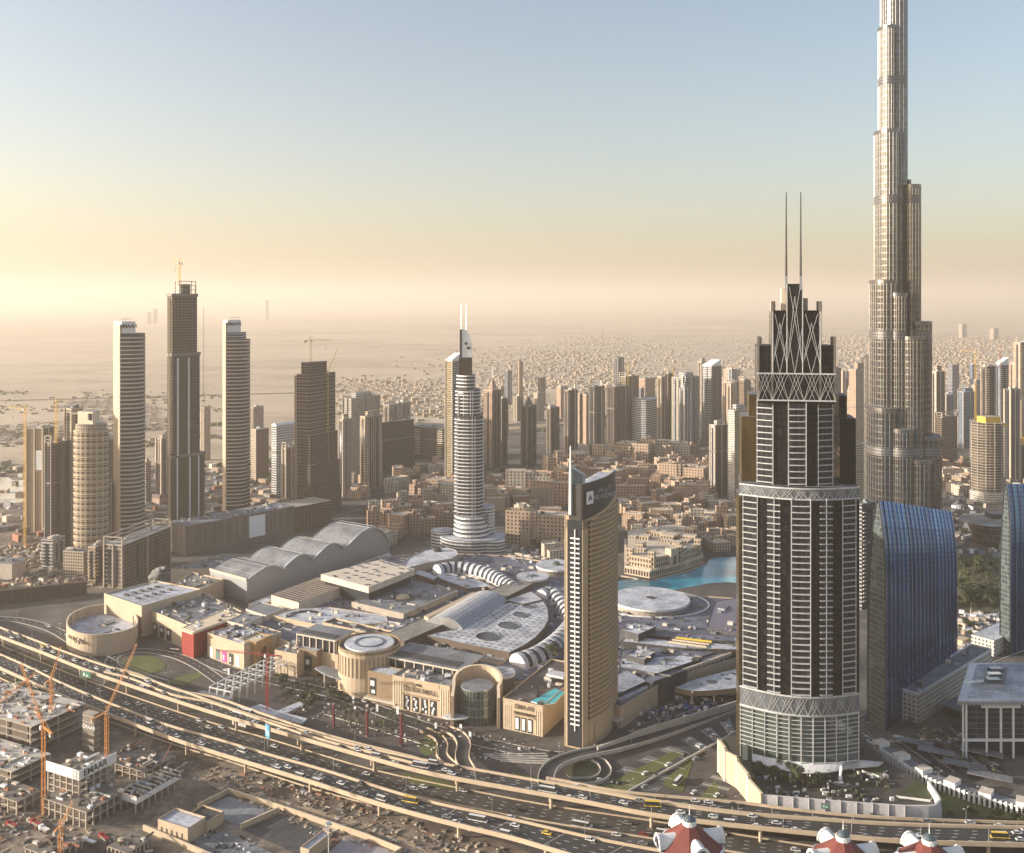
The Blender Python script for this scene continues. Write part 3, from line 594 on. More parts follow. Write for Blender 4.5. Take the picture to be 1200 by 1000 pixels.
# ------------------------------------------------------------------ middle distance towers, left to right
def curved_tower(label, xl, xm, xr, yt, yb, ycrown, yshould, sign):
    """balconied tower: flat sunlit flank on the left, bowed balcony front on the right, white slotted crown"""
    N, e1, e2, a, b, t = base_box(xl, xm, xr, yb, 62); T = thing('balcony_tower', label, 'tower')
    D = N[1]; zs, zt = ZA(yshould, D), ZA(yt, D)
    w = Vector(e2) * b; Nv = Vector(N); A0 = Nv - Vector(e1) * a
    def plan(s=1.0, cut=1.0):
        o = [tuple(A0 + w), tuple(A0), tuple(Nv)]
        for i in range(1, 9):
            u = i / 9 * cut; o.append(tuple(Nv + w * u + Vector(e1) * math.sin(u * math.pi) * b * .28))
        o.append(tuple(Nv + w * cut)); return o
    P = plan(); k = MB(); z1 = ZA(yshould - 3, D)
    k.prism(P, 0, zs, 'f_dark', 'grey_roof'); k.build('wall', T)
    k = MB(); floors(k, P[2:], 12, zs, 5.2, 1.3, 'pale_wall', 1.5); k.build('balcony', T)
    k = MB(); k.prism([tuple(A0 + w * .5), tuple(A0 - Vector(e1) * .6), tuple(Nv + Vector(e1) * .2 - w * .02), tuple(Nv + w * .02 + Vector(e1) * .2)], 0, zt - 4, 'beige', 'beige'); k.build('flank_wall', T)
    Q = plan(cut=.62); k = MB(); k.prism(scale(Q, .96), zs, zt - 18, 'f_band_dark', 'grey_roof'); k.build('upper_storeys', T)
    Q2 = [tuple(A0 + w * .25), tuple(A0 + w * .02), tuple(Nv + w * .05), tuple(Nv + w * .5 + Vector(e1) * b * .2), tuple(A0 + w * .6)]
    k = MB(); k.prism(Q2, zt - 18, zt, 'white', 'white_roof'); k.build('crown', T)
    c = Nv + w * .27 + Vector(e1) * (b * .105 + .6)
    letters('crown_sign', 'EMAAR', 6.5, (c.x, c.y, zt - 6), (e2[0] + e1[0] * .35, e2[1] + e1[1] * .35), 'black', T, .3)
    k = MB(); q = A0 + w * .3; k.beam((q.x, q.y, zt + 3), (q.x + 14, q.y, zt + 3), 1, .8, 'metal'); k.tube((q.x + 5, q.y, zt - .5), (q.x + 5, q.y, zt + 4), .6, 'metal'); k.tube((q.x + 1, q.y, zt - .5), (q.x + 1, q.y, zt + 4), .4, 'metal'); k.build('window_cleaning_rig', T)
    return T
simple_tower('slim beige tower at the far left wearing a white hoarding near its top', 31, 50, 63, 503, 624, 'f_beige', 'f_frame', th=30)
N, e1, e2, a, b, t = base_box(31, 50, 63, 624, 30)
def panel(label, xa, xb, ya, yb_, N, e1, off, m, name='hoarding_sheet', cat='sheet'):
    phi = Vector((-e1[0], -e1[1])); n_ = Vector((e1[1], -e1[0])); s0, s1 = reach(N, phi, xa), reach(N, phi, xb); p, q = Vector(N) + phi * s0 + n_ * off, Vector(N) + phi * s1 + n_ * off
    k = MB(); k.wall([p, q], ZA(yb_, p.y), ZA(ya, p.y), .4, m); return tag(k.build(name), label, cat)
panel('pale hoarding sheet hung on the leftmost beige tower', 42, 49.5, 528, 551, N, e1, .6, 'white')
simple_tower('squat beige block wing behind the leftmost towers', 30, 44, 58, 505, 612, 'f_beige', 'f_frame', crown='frame')
simple_tower('raw brown concrete tower with a crane, second from the left', 53, 60, 85, 520, 646, 'f_frame', 'f_frame_dark', crown='frame', th=45)
simple_tower('sunlit golden tower with an overhanging cap behind the round balcony tower', 76, 84, 96, 480, 640, 'f_sunlit_gold', 'f_beige', th=50)
def round_tower():
    T = thing('curved_tower', 'rounded tower with dark bays and pale floor bands left of the first balcony tower', 'tower'); N = U(100, 655); D = N[1]; sc = D / F
    cx, cy = N[0], D + 14; P = ellipse(cx + 1, cy, 20 * sc, 13, 24); z = ZA(505, D)
    k = MB(); k.prism(P, 0, z, 'f_round', 'grey_roof'); k.build('wall', T); k = MB(); floors(k, P, 10, z, 7.4, .7, 'cream', .7); k.build('balcony', T)
    k = MB(); k.prism(scale(P, .9), z, z + 7, 'f_resi', 'grey_roof'); k.prism(rect(cx - 2, cy, 22, 12, -.3), z + 7, z + 22, 'cream', 'grey_roof'); k.cyl(cx + 3, cy - 6, z + 12, z + 20, 3.4, 'black', 'cream', 12); k.beam((cx - 22, cy, z + 19), (cx - 8, cy, z + 19), 5, 1.5, 'cream'); k.build('crown', T)
round_tower()
simple_tower('narrow dark tower between the rounded tower and the first balcony tower', 120, 124, 133, 516, 600, 'f_brown', th=50)
simple_tower('low brown block right of the rounded tower', 119, 123, 136, 568, 640, 'f_frame', th=50)
simple_tower('pale low block behind the first balcony tower', 168, 171, 176, 542, 590, 'f_band', th=50)
curved_tower('balcony tower with a white crown left of the tall dark tower', 133, 141, 170, 377, 640, 378, 391, 1)
curved_tower('balcony tower with a white crown right of the tall dark tower', 261, 265, 293, 375, 606, 376, 398, 1)
def dark_tower():
    T = thing('skyscraper', 'tallest dark unfinished skyscraper of the left group with white vertical strips', 'skyscraper'); N, e1, e2, a, b, t = base_box(197, 202, 238, 620, 60); D = N[1]
    for (x0, x1, yt, yb_) in ((197, 240, 535, 620), (196, 234, 415, 535), (196, 231, 345, 415)):
        N2, E, G, a2, b2, t2 = base_box(x0, 202, x1, 620, 60); P = ppoly(N2, E, G, a2, b2); z0, z1 = max(0, ZA(yb_, D)), ZA(yt, D)
        k = MB(); k.prism(P, z0, z1, 'f_dark' if yt > 350 else 'f_frame_dark', 'dark_roof', vz=0); k.build('wall', T)
        k = MB(); k.prism(offset(P, 1.5), z1 - 3, z1 + 1, 'concrete_dark', 'dark_roof', bot=True); k.build('setback_belt', T)
        if yt > 350:
            k = MB()
            for u, w_ in ((.14, 1.8), (.52, 1.8), (.80, 1.2)) if yt > 500 else ((.18, 2.6), (.58, 2.4)):
                c = Vector(N2) + Vector(G) * b2 * u + Vector(E) * .5; k.box(c.x, c.y, z0, z1 - 6 if yt < 500 else z1 - 3, w_, 1.6, t2, 'dusk_sign')
            k.build('white_strip', T)
    k = MB(); Q = ppoly(N, e1, e2, a, b * .75, 0, b * .22); z = ZA(345, D)
    for p in Q: k.box(p[0], p[1], z, z + 18, 1.2, 1.2, t, 'concrete')
    for h in (6, 12, 18):
        for p, q in zip(Q, Q[1:] + Q[:1]): k.beam((*p, z + h), (*q, z + h), .8, .8, 'concrete')
    k.prism(scale(Q, .5), z, z + 14, 'f_frame_dark', 'concrete'); k.build('roof_frame', T)
    k = MB(); c = Vector(N) - Vector(e1) * (a * .5); k.prism([tuple(c + Vector(v)) for v in ((-2, -2), (1, -2), (1, 4), (-2, 4))], 0, ZA(352, D), 'beige'); k.build('flank_wall', T)
    k = MB(); c = Vector(N) + Vector(e2) * (b + 1); k.tube((c.x, c.y, 0), (c.x, c.y, ZA(360, D)), .3, 'concrete', 4)
    for i in range(14): zz = 20 + i * 15; k.beam((c.x - 3, c.y, zz), (c.x, c.y, zz), .5, .5, 'concrete')
    k.build('hoist_mast', T)
    tcrane('tower crane on top of the tallest dark skyscraper', N[0] + 4, N[1] + 16, ZA(345, D) + 12, ZA(308, D), 12, R(160), 'yellow_form', luff=.35)
dark_tower()
def brown_tower():
    T = thing('skyscraper', 'beige and brown unfinished tower topped by a crane left of centre', 'skyscraper'); N, e1, e2, a, b, t = base_box(345, 361, 392, 604, 38); D = N[1]
    P = ppoly(N, e1, e2, a, b * .25); k = MB(); k.prism(P, 0, ZA(441, D), 'f_beige', 'grey_roof'); k.build('flank_wall', T)
    P = ppoly(N, e1, e2, a * .8, b, -1.5, -1); zz = ZA(439, D); k = MB(); k.prism(P, 0, zz, 'f_frame_dark', 'concrete'); k.build('wall', T)
    Q = ppoly(N, e1, e2, a * .5, b * .7); k = MB(); k.prism(Q, zz, ZA(425, D), 'f_frame_dark', 'concrete'); k.build('roof_core', T)
    k = MB(); floors(k, P, 0, zz, 5.5, .9, 'concrete', .6); k.build('floor_slab', T)
    for s, h in ((1.3, 510), (1.7, 545), (2.0, 575)):
        k = MB(); k.prism(ppoly(N, e1, e2, a * .55 * s * .6, b * .86 + b * .12 * s, -4 * s, -2 * s), 0, ZA(h, D), 'f_frame_dark', 'concrete'); k.build('lower_wing', T)
    tcrane('luffing crane rising from the roof of the beige and brown tower', N[0] + 2, N[1] + 10, ZA(425, D), ZA(400, D), 30, R(10), 'yellow_form', .05)
    tcrane('crane with a steep jib clinging to the right side of the brown tower', N[0] + 22, N[1] + 34, 0, ZA(440, D), 38, R(20), 'yellow_form', 1.2, .9)
brown_tower()
TW = [
 ('raw concrete podium frame at the foot of the first balcony tower', 122, 143, 218, 640, 690, 'f_podium', 'f_frame_dark', 'frame', 0),
 ('beige hoarding fronted block left of the raw podium frame', 103, 112, 124, 642, 684, 'f_beige', 'f_frame', None, 0),
 ('white banded low podium under the raw brown concrete tower', 48, 62, 76, 634, 668, 'f_band', 'f_resi', None, 0),
 ('low printed hoarding block between the podiums of the left towers', 74, 98, 106, 648, 676, 'f_resi', 'f_beige', None, 0),
 ('low pale workshop roof on the dug site at the left edge', -20, 14, 30, 662, 680, 'pale_wall', 'sand_wall', None, 0),

 ('dark slab with white column stripes behind the tall dark skyscraper', 183, 189, 201, 515, 590, 'f_stripe', 'f_brown', 'box', 8),
 ('pale block far behind, just right of the tall dark skyscraper', 236, 239, 246, 478, 540, 'f_resi', None, None, 0),
 ('pale narrow tower behind the right balcony tower', 290, 297, 309, 478, 545, 'f_resi', None, None, 0),
 ('brown office block low behind the right balcony tower', 294, 300, 315, 504, 565, 'f_resi', 'f_brown', None, 0),
 ('white framed tower with a vaulted white roof', 318, 324, 347, 500, 582, 'f_band', 'f_white_grid', 'arch', 0),
 ('small concrete frame block in front of the vaulted tower', 331, 335, 348, 526, 588, 'f_frame', None, 'frame', 0),
 ('slender beige tower right of the crane-topped brown tower', 397, 402, 411, 492, 582, 'f_resi', None, 'box', 0),
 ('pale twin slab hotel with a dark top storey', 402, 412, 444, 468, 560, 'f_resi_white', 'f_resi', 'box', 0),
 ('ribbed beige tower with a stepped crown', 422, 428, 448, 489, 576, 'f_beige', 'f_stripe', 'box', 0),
 ('square beige hotel behind the big dark block', 449, 456, 481, 475, 540, 'f_resi', 'f_resi', None, 0),
 ('broad flat dark glass block', 447, 449, 485, 496, 552, 'f_dark', 'f_dark', None, 3),
 ('low dark glass block behind the ribbed white tower', 485, 520, 532, 503, 540, 'f_dark', 'f_dark', None, 0),
 ('slanted tower with a sunlit gold edge behind the tower with the blade crown', 522, 530, 541, 424, 566, 'f_sunlit_gold', 'f_band_dark', 'wedge', 0),
 ('white podium block behind the blade crown tower', 511, 520, 540, 543, 558, 'f_resi_white', None, None, 0),
 ('pink and brown twin slab right of the blade crown tower', 567, 577, 587, 458, 550, 'f_pink', 'f_brown', 'spire', 0),
 ('thin grey partner slab of the pink and brown twin', 585, 588, 594, 468, 546, 'f_band_dark', 'f_brown', None, 0),
 ('pale far tower right of the twin slab', 601, 606, 613, 465, 494, 'f_resi', None, None, 0),
 ('dark tower with pointed crown over the low villas', 611, 618, 628, 476, 548, 'f_brown', 'f_dark', 'spire', 0),
 ('pale distant tower between two dark pointed towers', 625, 630, 638, 461, 493, 'f_resi', None, None, 0),
 ('slim dark tower with a sunlit gold left edge', 641, 645, 655, 478, 542, 'f_sunlit_gold', 'f_brown', None, 0),
 ('pinkish far block behind the tower with the sunlit edge', 652, 657, 664, 454, 490, 'f_pink', None, None, 0),
 ('dark tower with paired roof fins', 661, 666, 677, 458, 532, 'f_brown', 'f_dark', 'shaft', 0),
 ('pale narrow slab squeezed behind the finned dark tower', 676, 679, 683, 462, 520, 'f_resi', None, None, 0),
 ('low pink block behind the dark slab with the bright shaft', 683, 687, 692, 463, 521, 'f_pink', None, None, 0),
 ('dark slab with one bright vertical shaft', 690, 697, 708, 454, 534, 'f_dark', 'f_dark', 'shaft', 0),
 ('brown unfinished tower cluster with a crane', 711, 720, 736, 454, 522, 'f_frame_dark', 'f_brown', 'frame', 0),
 ('higher brown frame tower of the unfinished cluster', 726, 733, 748, 442, 520, 'f_frame', 'f_brown', 'frame', 0),
 ('pinkish flat block behind the striped white building', 748, 756, 768, 444, 500, 'f_pink', None, None, 0),
 ('narrow yellow lit slab behind the striped white building', 770, 775, 780, 442, 530, 'f_sunlit_gold', 'f_pink', None, 0),
 ('dark slab left of the crowned grey tower', 779, 783, 789, 438, 520, 'f_brown', 'f_dark', 'frame', 0),
 ('broad grey tower with white horizontal bands and a dark cap', 788, 800, 819, 443, 526, 'f_band', 'f_band_dark', 'box', 0),
 ('narrow blue-grey slab with a pointed roof before the banded tower', 797, 802, 809, 456, 532, 'f_band_dark', 'f_blue', 'spire', 0),
 ('grey tower with a slanting white crown', 823, 834, 845, 430, 522, 'f_band', 'f_dark', 'wedge', 0),
 ('pale far block right of the slanted crown tower', 849, 854, 861, 433, 480, 'f_resi', None, None, 0),
 ('rusty brown block far behind the cream tower', 847, 858, 868, 448, 500, 'f_pink', 'f_brown', None, 0),
 ('taller brown block beside the rusty one', 866, 872, 880, 446, 505, 'f_brown', None, 'frame', 0),
 ('two tone tower with dark glass right side near the lake', 832, 838, 853, 499, 582, 'f_resi_white', 'f_dark', 'box', 0),
 ('cream tower with a stepped crown near the lake', 853, 861, 877, 482, 590, 'f_resi_white', 'f_beige', 'box', 0),
 ('grey slab just left of the spired glass tower', 972, 977, 985, 432, 520, 'f_band_dark', None, None, 0),
 ('peach lit tower left of the tallest skyscraper', 995, 1003, 1020, 434, 552, 'f_pink', 'f_resi', 'box', 0),
 ('white ribbed tower left of the tallest skyscraper', 996, 1002, 1015, 521, 610, 'f_resi_white', 'f_resi', None, 0),
 ('dark striped block below the tallest skyscraper', 1003, 1010, 1026, 592, 715, 'f_band_dark', 'f_dark', None, 0),
 ('beige stepped tower right of the tallest skyscraper', 1091, 1097, 1107, 436, 545, 'f_resi', 'f_brown', 'box', 0),
 ('pale slab with a white arched roof right of the tallest skyscraper', 1105, 1109, 1117, 463, 530, 'f_band', 'f_blue', 'arch', 0),
 ('grey distant tower behind the arched slab', 1111, 1116, 1124, 428, 480, 'f_band_dark', None, None, 0),
 ('blue glazed grid tower with a low crown', 1123, 1129, 1145, 460, 526, 'f_blue', 'f_blue', 'box', 0),
 ('brown frame tower under scaffolding right of the tallest skyscraper', 1096, 1104, 1122, 490, 552, 'f_frame_dark', 'f_brown', 'frame', 0),
 ('raw red-brown tower behind the round unfinished tower', 1149, 1157, 1167, 430, 560, 'f_frame', 'f_frame_dark', 'frame', 0),
 ('bluish tower beside the raw red-brown tower', 1166, 1172, 1182, 428, 540, 'f_blue', 'f_band_dark', 'wedge', 0),
 ('dark green glass tower behind the round unfinished tower', 1177, 1184, 1195, 457, 565, 'f_dark', 'f_band_dark', None, 0),
 ('pale pink tower at the right edge with a slanted top', 1183, 1188, 1194, 426, 500, 'f_pink', None, None, 0),
 ('brown tower at the right edge with a peach side', 1188, 1196, 1212, 402, 520, 'f_pink', 'f_brown', None, 0),
 ('red block with yellow formwork at the right edge', 1186, 1194, 1212, 522, 562, 'f_frame', 'f_frame', None, 0),
 ('beige tower behind the red block at the right edge', 1190, 1197, 1212, 470, 540, 'f_beige', None, None, 0),
]
TOPS = {}
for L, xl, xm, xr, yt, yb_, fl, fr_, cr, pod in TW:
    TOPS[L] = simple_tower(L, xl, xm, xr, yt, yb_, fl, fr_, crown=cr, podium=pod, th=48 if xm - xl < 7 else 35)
rb = random.Random(77); fa = []
for i in range(46):
    x = rb.choice([rb.uniform(570, 880), rb.uniform(600, 880), rb.uniform(1092, 1210), rb.uniform(975, 1020)]); yb_ = rb.uniform(468, 516); w_ = rb.uniform(5, 11)
    T, P, z, t = simple_tower('far tower', x, x + w_ * .4, x + w_, yb_ - rb.uniform(22, 58), yb_, rb.choice(['f_pink', 'f_resi', 'f_brown', 'f_band_dark', 'f_resi', 'f_dark', 'f_blue']), None, crown=rb.choice([None, 'box', 'shaft', 'frame', None]), th=40, group='far towers filling the gaps of the skyline'); fa.append((x, T))
for i, (x, T) in enumerate(sorted(fa, key=lambda q: q[0])): T['label'] = f'hazy far tower filling a gap of the skyline, number {i + 1} from the left'
T, P, z, t = TOPS['red block with yellow formwork at the right edge']; k = MB(); k.prism(offset(P, 1), z + 1, z + 11, 'yellow_form'); k.build('formwork', T)
def striped():   # white striped slab with a gently bowed front
    T = thing('striped_building', 'white office building with thin blue horizontal stripes and a bowed front', 'building'); N, e1, e2, a, b, t = base_box(741, 757, 776, 522, 35); P = []
    for i in range(7): u = i / 6; P.append((N[0] - e1[0] * a * (1 - u) - e2[0] * math.sin(u * math.pi) * 5, N[1] - e1[1] * a * (1 - u) - e2[1] * math.sin(u * math.pi) * 5))
    P += [(N[0] + e2[0] * b, N[1] + e2[1] * b), (N[0] + e2[0] * b - e1[0] * a, N[1] + e2[1] * b - e1[1] * a)]
    k = MB(); k.prism(P, 0, ZA(469, N[1]), 'f_band', 'white_roof'); k.build('wall', T); k = MB(); roofbits(k, P, ZA(469, N[1]), k=2, seed=3); k.build('roof_equipment', T)
striped()
# far cranes
for lab, x, y0, y1, yb_, j, an in (('thin crane standing left of the leftmost tower', 29, 640, 480, 640, 26, 2.9), ('straight crane mast over the raw brown concrete tower', 66, 520, 471, 646, 16, 1.2), ('crane above the unfinished brown cluster', 736, 452, 428, 520, 30, .4),
    ('tower crane right of the blue glazed grid tower', 1143, 560, 413, 560, 26, 2.8), ('red crane above the raw red-brown tower', 1172, 432, 409, 545, 24, 1.4), ('crane behind the pointed grey tower', 789, 440, 430, 520, 18, .2)):
    D = F * H / (yb_ - YH); tcrane(lab, (x - 600) * D / F, D, max(0, ZA(y0, D)), ZA(y1, D), j, an, 'rust' if 'red' in lab else 'yellow_form', .08, 1.0)
# round unfinished tower, right
T = thing('unfinished_tower', 'round unfinished tower wrapped in scaffold floors with yellow formwork on top', 'tower'); N = U(1166, 590); D = N[1]; r = 18.5 * D / F
cy = D + r; P = ellipse(N[0], cy, r, r, 24); z = ZA(497, D); k = MB(); k.prism(scale(P, .93), 0, z, 'f_frame_dark', 'concrete'); k.build('core', T); k = MB(); floors(k, P, 0, z, 4.2, .5, 'concrete', .7); k.build('floor_slab', T)
k = MB(); [k.tube((p[0], p[1], 0), (p[0], p[1], z + 3), .5, 'light_concrete', 4) for p in P[::2]]; k.build('column', T)
k = MB(); k.prism(rect(N[0] + 2, cy, 26, 20, .2), z, z + 9, 'yellow_form', 'concrete'); k.prism(rect(N[0] + 15, cy - 8, 20, 12, .2), z - 5, z - 1, 'yellow_form', 'concrete', bot=True); k.build('formwork', T)
k = MB(); k.prism(ellipse(N[0], cy, r * 1.1, r * 1.1, 20), 0, 16, 'f_resi_white', 'white_roof'); k.build('podium', T)

# ------------------------------------------------------------------ tallest skyscraper
plain('steel_fin', (.20, .19, .18), .3, .85)
def supertall():
    T = thing('supertall_skyscraper', 'tallest stepped silver skyscraper rising out of the top of the picture', 'skyscraper'); yb_ = 655; D0 = F * H / (yb_ - YH); s = (D0 + 18) / F; X = lambda x: (x - 600) * s
    def Z(y): return ZA(y, D0 + 18)
    cx = X(1054); tiers = [ # (x0,x1,dy,depth,ytop)
        (1038, 1066, 0, 18, -60), (1033, 1050, -6, 14, 32), (1027.5, 1052, -10, 20, 155), (1056, 1077.5, -8, 20, 219), (1020.5, 1050, -14, 22, 330), (1060, 1088.6, -12, 22, 378), (1015.4, 1046, -18, 26, 477), (1064, 1097, -16, 28, 510),
        (1036, 1056, -26, 14, 345), (1048, 1074, -30, 16, 395), (1034, 1060, -36, 16, 500), (1052, 1080, -38, 16, 535), (1022, 1040, 6, 20, 420), (1076, 1092, 6, 20, 455)]
    for i, (x0, x1, dy, dp, yt) in enumerate(tiers):
        a, b = X(x0), X(x1); w = (b - a) / 2; z1 = Z(yt); c = ((a + b) / 2, D0 + 30 + dy)
        P = [(c[0] + w * math.copysign(abs(math.cos(q)) ** .75, math.cos(q)), c[1] + dp * math.copysign(abs(math.sin(q)) ** .9, math.sin(q))) for q in [2 * math.pi * j / 28 for j in range(28)]]
        k = MB(); bands = sorted([y for y in (95, 235, 392, 525) if y > yt + 12]); zc = z1; k.prism(P, 0, z1 - 2.5, 'f_steel_skin', 'metal'); k.build('tube_shaft', T)
        for y in bands:
            zb = Z(y)
            k = MB(); k.prism(offset(P, .3), zb - 5, zb + 5, 'f_plant_floor', 'metal', bot=True); k.build('plant_floor', T)
        k = MB(); k.prism(offset(P, .5), z1 - 2.5, z1 + 1.5, 'steel_fin', 'grey_roof', bot=True); k.cyl(c[0], c[1], z1 + 1, z1 + 9, w * .25, 'steel_fin', n=10); k.build('terrace_rim', T)
        k = MB()
        for j in range(28):
            p, q = Vector(P[j]), Vector(P[(j + 1) % 28])
            k.tube((p.x, p.y, 0), (p.x, p.y, z1), .3, 'steel_fin', 3)
        k.build('fin', T)
    k = MB(); k.tube((X(1052), D0 + 30, Z(-60)), (X(1052), D0 + 30, 780), 9, 'metal', 10, 4); k.tube((X(1052), D0 + 30, 780), (X(1052), D0 + 30, 829), 3, 'metal', 8, .6); k.build('spire', T)
    k = MB(); k.prism(ellipse(cx, D0 + 10, 52, 38, 28), 0, 18, 'f_band_dark', 'grey_roof'); k.build('podium', T)
supertall()

# ------------------------------------------------------------------ tower with the blade crown (centre)
plain('blade_white', (.56, .57, .60), .45, .2, var=.05)
def address():
    T = thing('blade_crown_tower', 'slim ribbed white tower with a curved blade crown and twin masts at the centre', 'tower'); yb_ = 652; D = F * H / (yb_ - YH); s = D / F; X = lambda x: (x - 600) * s; Z = lambda y: ZA(y, D)
    cy = D + 24; ell = lambda x0, x1, d, n=28: ellipse((X(x0) + X(x1)) / 2, cy, (X(x1) - X(x0)) / 2, d, n)
    k = MB(); k.prism(ell(514, 592, 34), 0, Z(632), 'f_band', 'white_roof'); k.prism(ellipse(X(578), cy - 18, 15, 14), 0, Z(634), 'f_band', 'white_roof'); k.prism(ellipse(X(516), cy + 8, 14, 14), 0, Z(628), 'f_band', 'white_roof'); k.build('podium', T)
    P = ell(530, 575, 24); k = MB(); k.prism(scale(P, .9), Z(640), Z(606), 'f_band_dark', 'white_roof'); k.build('base_drum', T)
    for i in range(7): zz = Z(640) + i * 5.2; k = MB(); k.prism(ell(529 + i * .3, 576 - i * .9, 25), zz, zz + 2.2, 'steel_white', 'white_roof', bot=True); k.build('ring_balcony', T)
    k = MB(); k.prism(ellipse(X(568), cy + 6, 11, 12), Z(640), Z(598), 'f_band', 'white_roof'); k.build('side_lobe', T)
    k = MB(); floors(k, ellipse(X(568), cy + 6, 11, 12), Z(640), Z(598), 4.2, .8, 'steel_white', .8); k.build('balcony', T)
    for x0, x1, y0, y1, d, nm in ((532, 566, 606, 489, 15, 'lower_shaft'), (533, 562, 489, 458, 13, 'upper_shaft'), (534, 556, 458, 441, 11, 'neck')):
        a, b = X(x0), X(x1); z0, z1 = Z(y0), Z(y1)
        P = [(a, cy + d), (a, cy - d * .5), (a + 6, cy - d)] + [(a + 6 + (b - a - 6) * u, cy - d - math.sin(u * math.pi) * 4) for u in (.2, .4, .6, .8)] + [(b, cy - d * .6), (b, cy + d)]
        k = MB(); k.prism(scale(P, .95), z0 - 4, z1, 'f_dark', 'grey_roof'); k.build(nm, T)
        k = MB(); floors(k, P, z0, z1, 4.3, .5, 'blade_white', 1.15); k.build('balcony', T)
        if y1 < 600 and nm != 'neck':
            k = MB(); h = z1 - z0
            for dx in (3.5, 10.5): k.box(a + dx, cy - d * .55 - dx * .35 - 3, z0, z1 - 4, 1.6, 1.6, 0, 'steel_white')
            k.box(a + 7, cy - d * .55 - 5, z0, z1 - 8, 5, 2.0, 0, 'dark_glass'); k.beam((a + 3.5, cy - d * .55 - 4.4, z1 - 4), (a + 10.5, cy - d * .55 - 6.5, z1 - 4), 1.6, 1.8, 'steel_white')
            for j in (.62, .72): k.box(a + (b - a) * j, cy - d - 3.4, z0, z1, .6, 1.2, 0, 'steel_white')
            k.build('pilaster', T)
    a, b = X(537), X(552.5); k = MB(); k.prism([(a, cy - 8), (b, cy - 8), (b, cy + 8), (a, cy + 8)], Z(441), Z(420), 'bronze_glass', 'grey_roof'); k.build('crown_box', T)
    k = MB(); z0, z1 = Z(420), Z(386.5); a, b = X(540), X(552); pr = [(a, z0)] + [(a + (b - a) * (1 - (1 - math.cos(q))), z0 + (z1 - z0) * (.35 + .65 * math.sin(q))) for q in [i / 8 * math.pi / 2 for i in range(9)]]
    pr[1] = (b, z0); pr.insert(2, (b, z0 + (z1 - z0) * .35)); pr = pr[:-1] + [(a, z1)]
    for yy, rv in ((cy - 6, 0), (cy + 2, 1)): q = [(p[0], yy, p[1]) for p in pr]; k.face(q[::-1] if rv else q, 'white')
    for i in range(len(pr)): p, q = pr[i], pr[(i + 1) % len(pr)]; k.face([(p[0], cy - 6, p[1]), (p[0], cy + 2, p[1]), (q[0], cy + 2, q[1]), (q[0], cy - 6, q[1])], 'metal')
    k.build('blade', T)
    k = MB(); k.box(a - 1, cy - 3, z0, z1, 2.4, 7, 0, 'dark_glass'); k.build('blade_edge', T)
    k = MB(); k.cyl(0, 0, 0, .4, 1.9, 'tint_glass', n=14); o = k.build('emblem', T); o.location = (a + 5.5, cy - 6, z0 + 17); o.rotation_euler = (R(90), 0, 0)
    k = MB(); k.box(a + 8.5, cy - 6.2, z0 + 10, z0 + 13, 4, .6, 0, 'black'); k.build('emblem', T)
    antenna(T, a - .5, cy - 2, z0, Z(356), .7); antenna(T, X(545.6), cy - 2, z1 - 6, Z(356), .7)
address()
# ------------------------------------------------------------------ shopping mall: wings, halls and roofs
def roofpoly(px, z): return [U(x, y, z) for x, y in px]
def clutter(poly, z, n, seed, T, mats=('pale_wall', 'grey_roof', 'white_roof', 'taupe_roof', 'dark_roof'), smin=1.2, smax=6, hmax=3.0, name='roof_equipment'):
    rnd = random.Random(seed); xs = [p[0] for p in poly]; ys = [p[1] for p in poly]; k = MB(); c = 0; tries = 0
    while c < n and tries < n * 30:
        tries += 1; x, y = rnd.uniform(min(xs), max(xs)), rnd.uniform(min(ys), max(ys))
        if not inside((x, y), poly): continue
        c += 1; q = rnd.random(); g = MB() if c <= 100 else k
        if q < .6: g.box(x, y, z - .1, z + rnd.uniform(.6, hmax), rnd.uniform(smin, smax), rnd.uniform(smin, smax * .6), TH, rnd.choice(mats))
        elif q < .75: g.cyl(x, y, z - .1, z + rnd.uniform(.5, 2), rnd.uniform(.6, 1.6), rnd.choice(mats), n=10)
        else:
            d = E1 if rnd.random() < .5 else E2; l = rnd.uniform(4, 12); g.beam((x, y, z + .5), (x + d[0] * l, y + d[1] * l, z + .5), rnd.uniform(.4, .9), .9, rnd.choice(mats))
        if c <= 100: g.build('roof_unit' if name == 'roof_equipment' else name, T)
    if c > 100: k.build(name, T)['kind'] = 'stuff'
    return T
def wing(label, px, z, wm='beige', rm='grey_roof', parapet=1.1, eq=0, name='mall_wing', cat='building', z0=0, seed=1, eqs=6, pm=None):
    P = roofpoly(px, z); P = P if area(P) > 0 else P[::-1]
    T = thing(name, label, cat); k = MB(); k.prism(P, z0, z - .6, wm, wm, bot=z0 > 0); k.build('wall', T)
    k = MB(); Q = offset(P, .15); k.prism(Q, z - .6, z, pm or wm, rm); k.build('roof', T)
    if parapet:
        k = MB(); L = offset(P, -.25); k.wall(L + [L[0]], z - .1, z + parapet, .5, pm or wm); k.build('parapet', T)
    if eq: clutter(offset(P, -2), z, eq, seed, T, smax=eqs)
    return T, P
def along(N, d, s, off=0):
    n_ = Vector((d[1], -d[0])); return Vector(N) + Vector(d) * s + n_ * off
def wallpanel(k, N, d, s0, s1, z0, z1, m, off=.25, th=.5):
    p, q = along(N, d, s0, off - th / 2), along(N, d, s1, off - th / 2); k.wall([p, q], z0, z1, th, m)
def gpoly(px, z, xl, xr):     # grid-aligned rectangle from its near corner and the columns its two sides reach
    N = Vector(U(*px, z)); a = reach(N, -E1, xl); b = reach(N, E2, xr); A = N - E1 * a
    return [tuple(A), tuple(N), tuple(N + E2 * b), tuple(A + E2 * b)], A, a, b
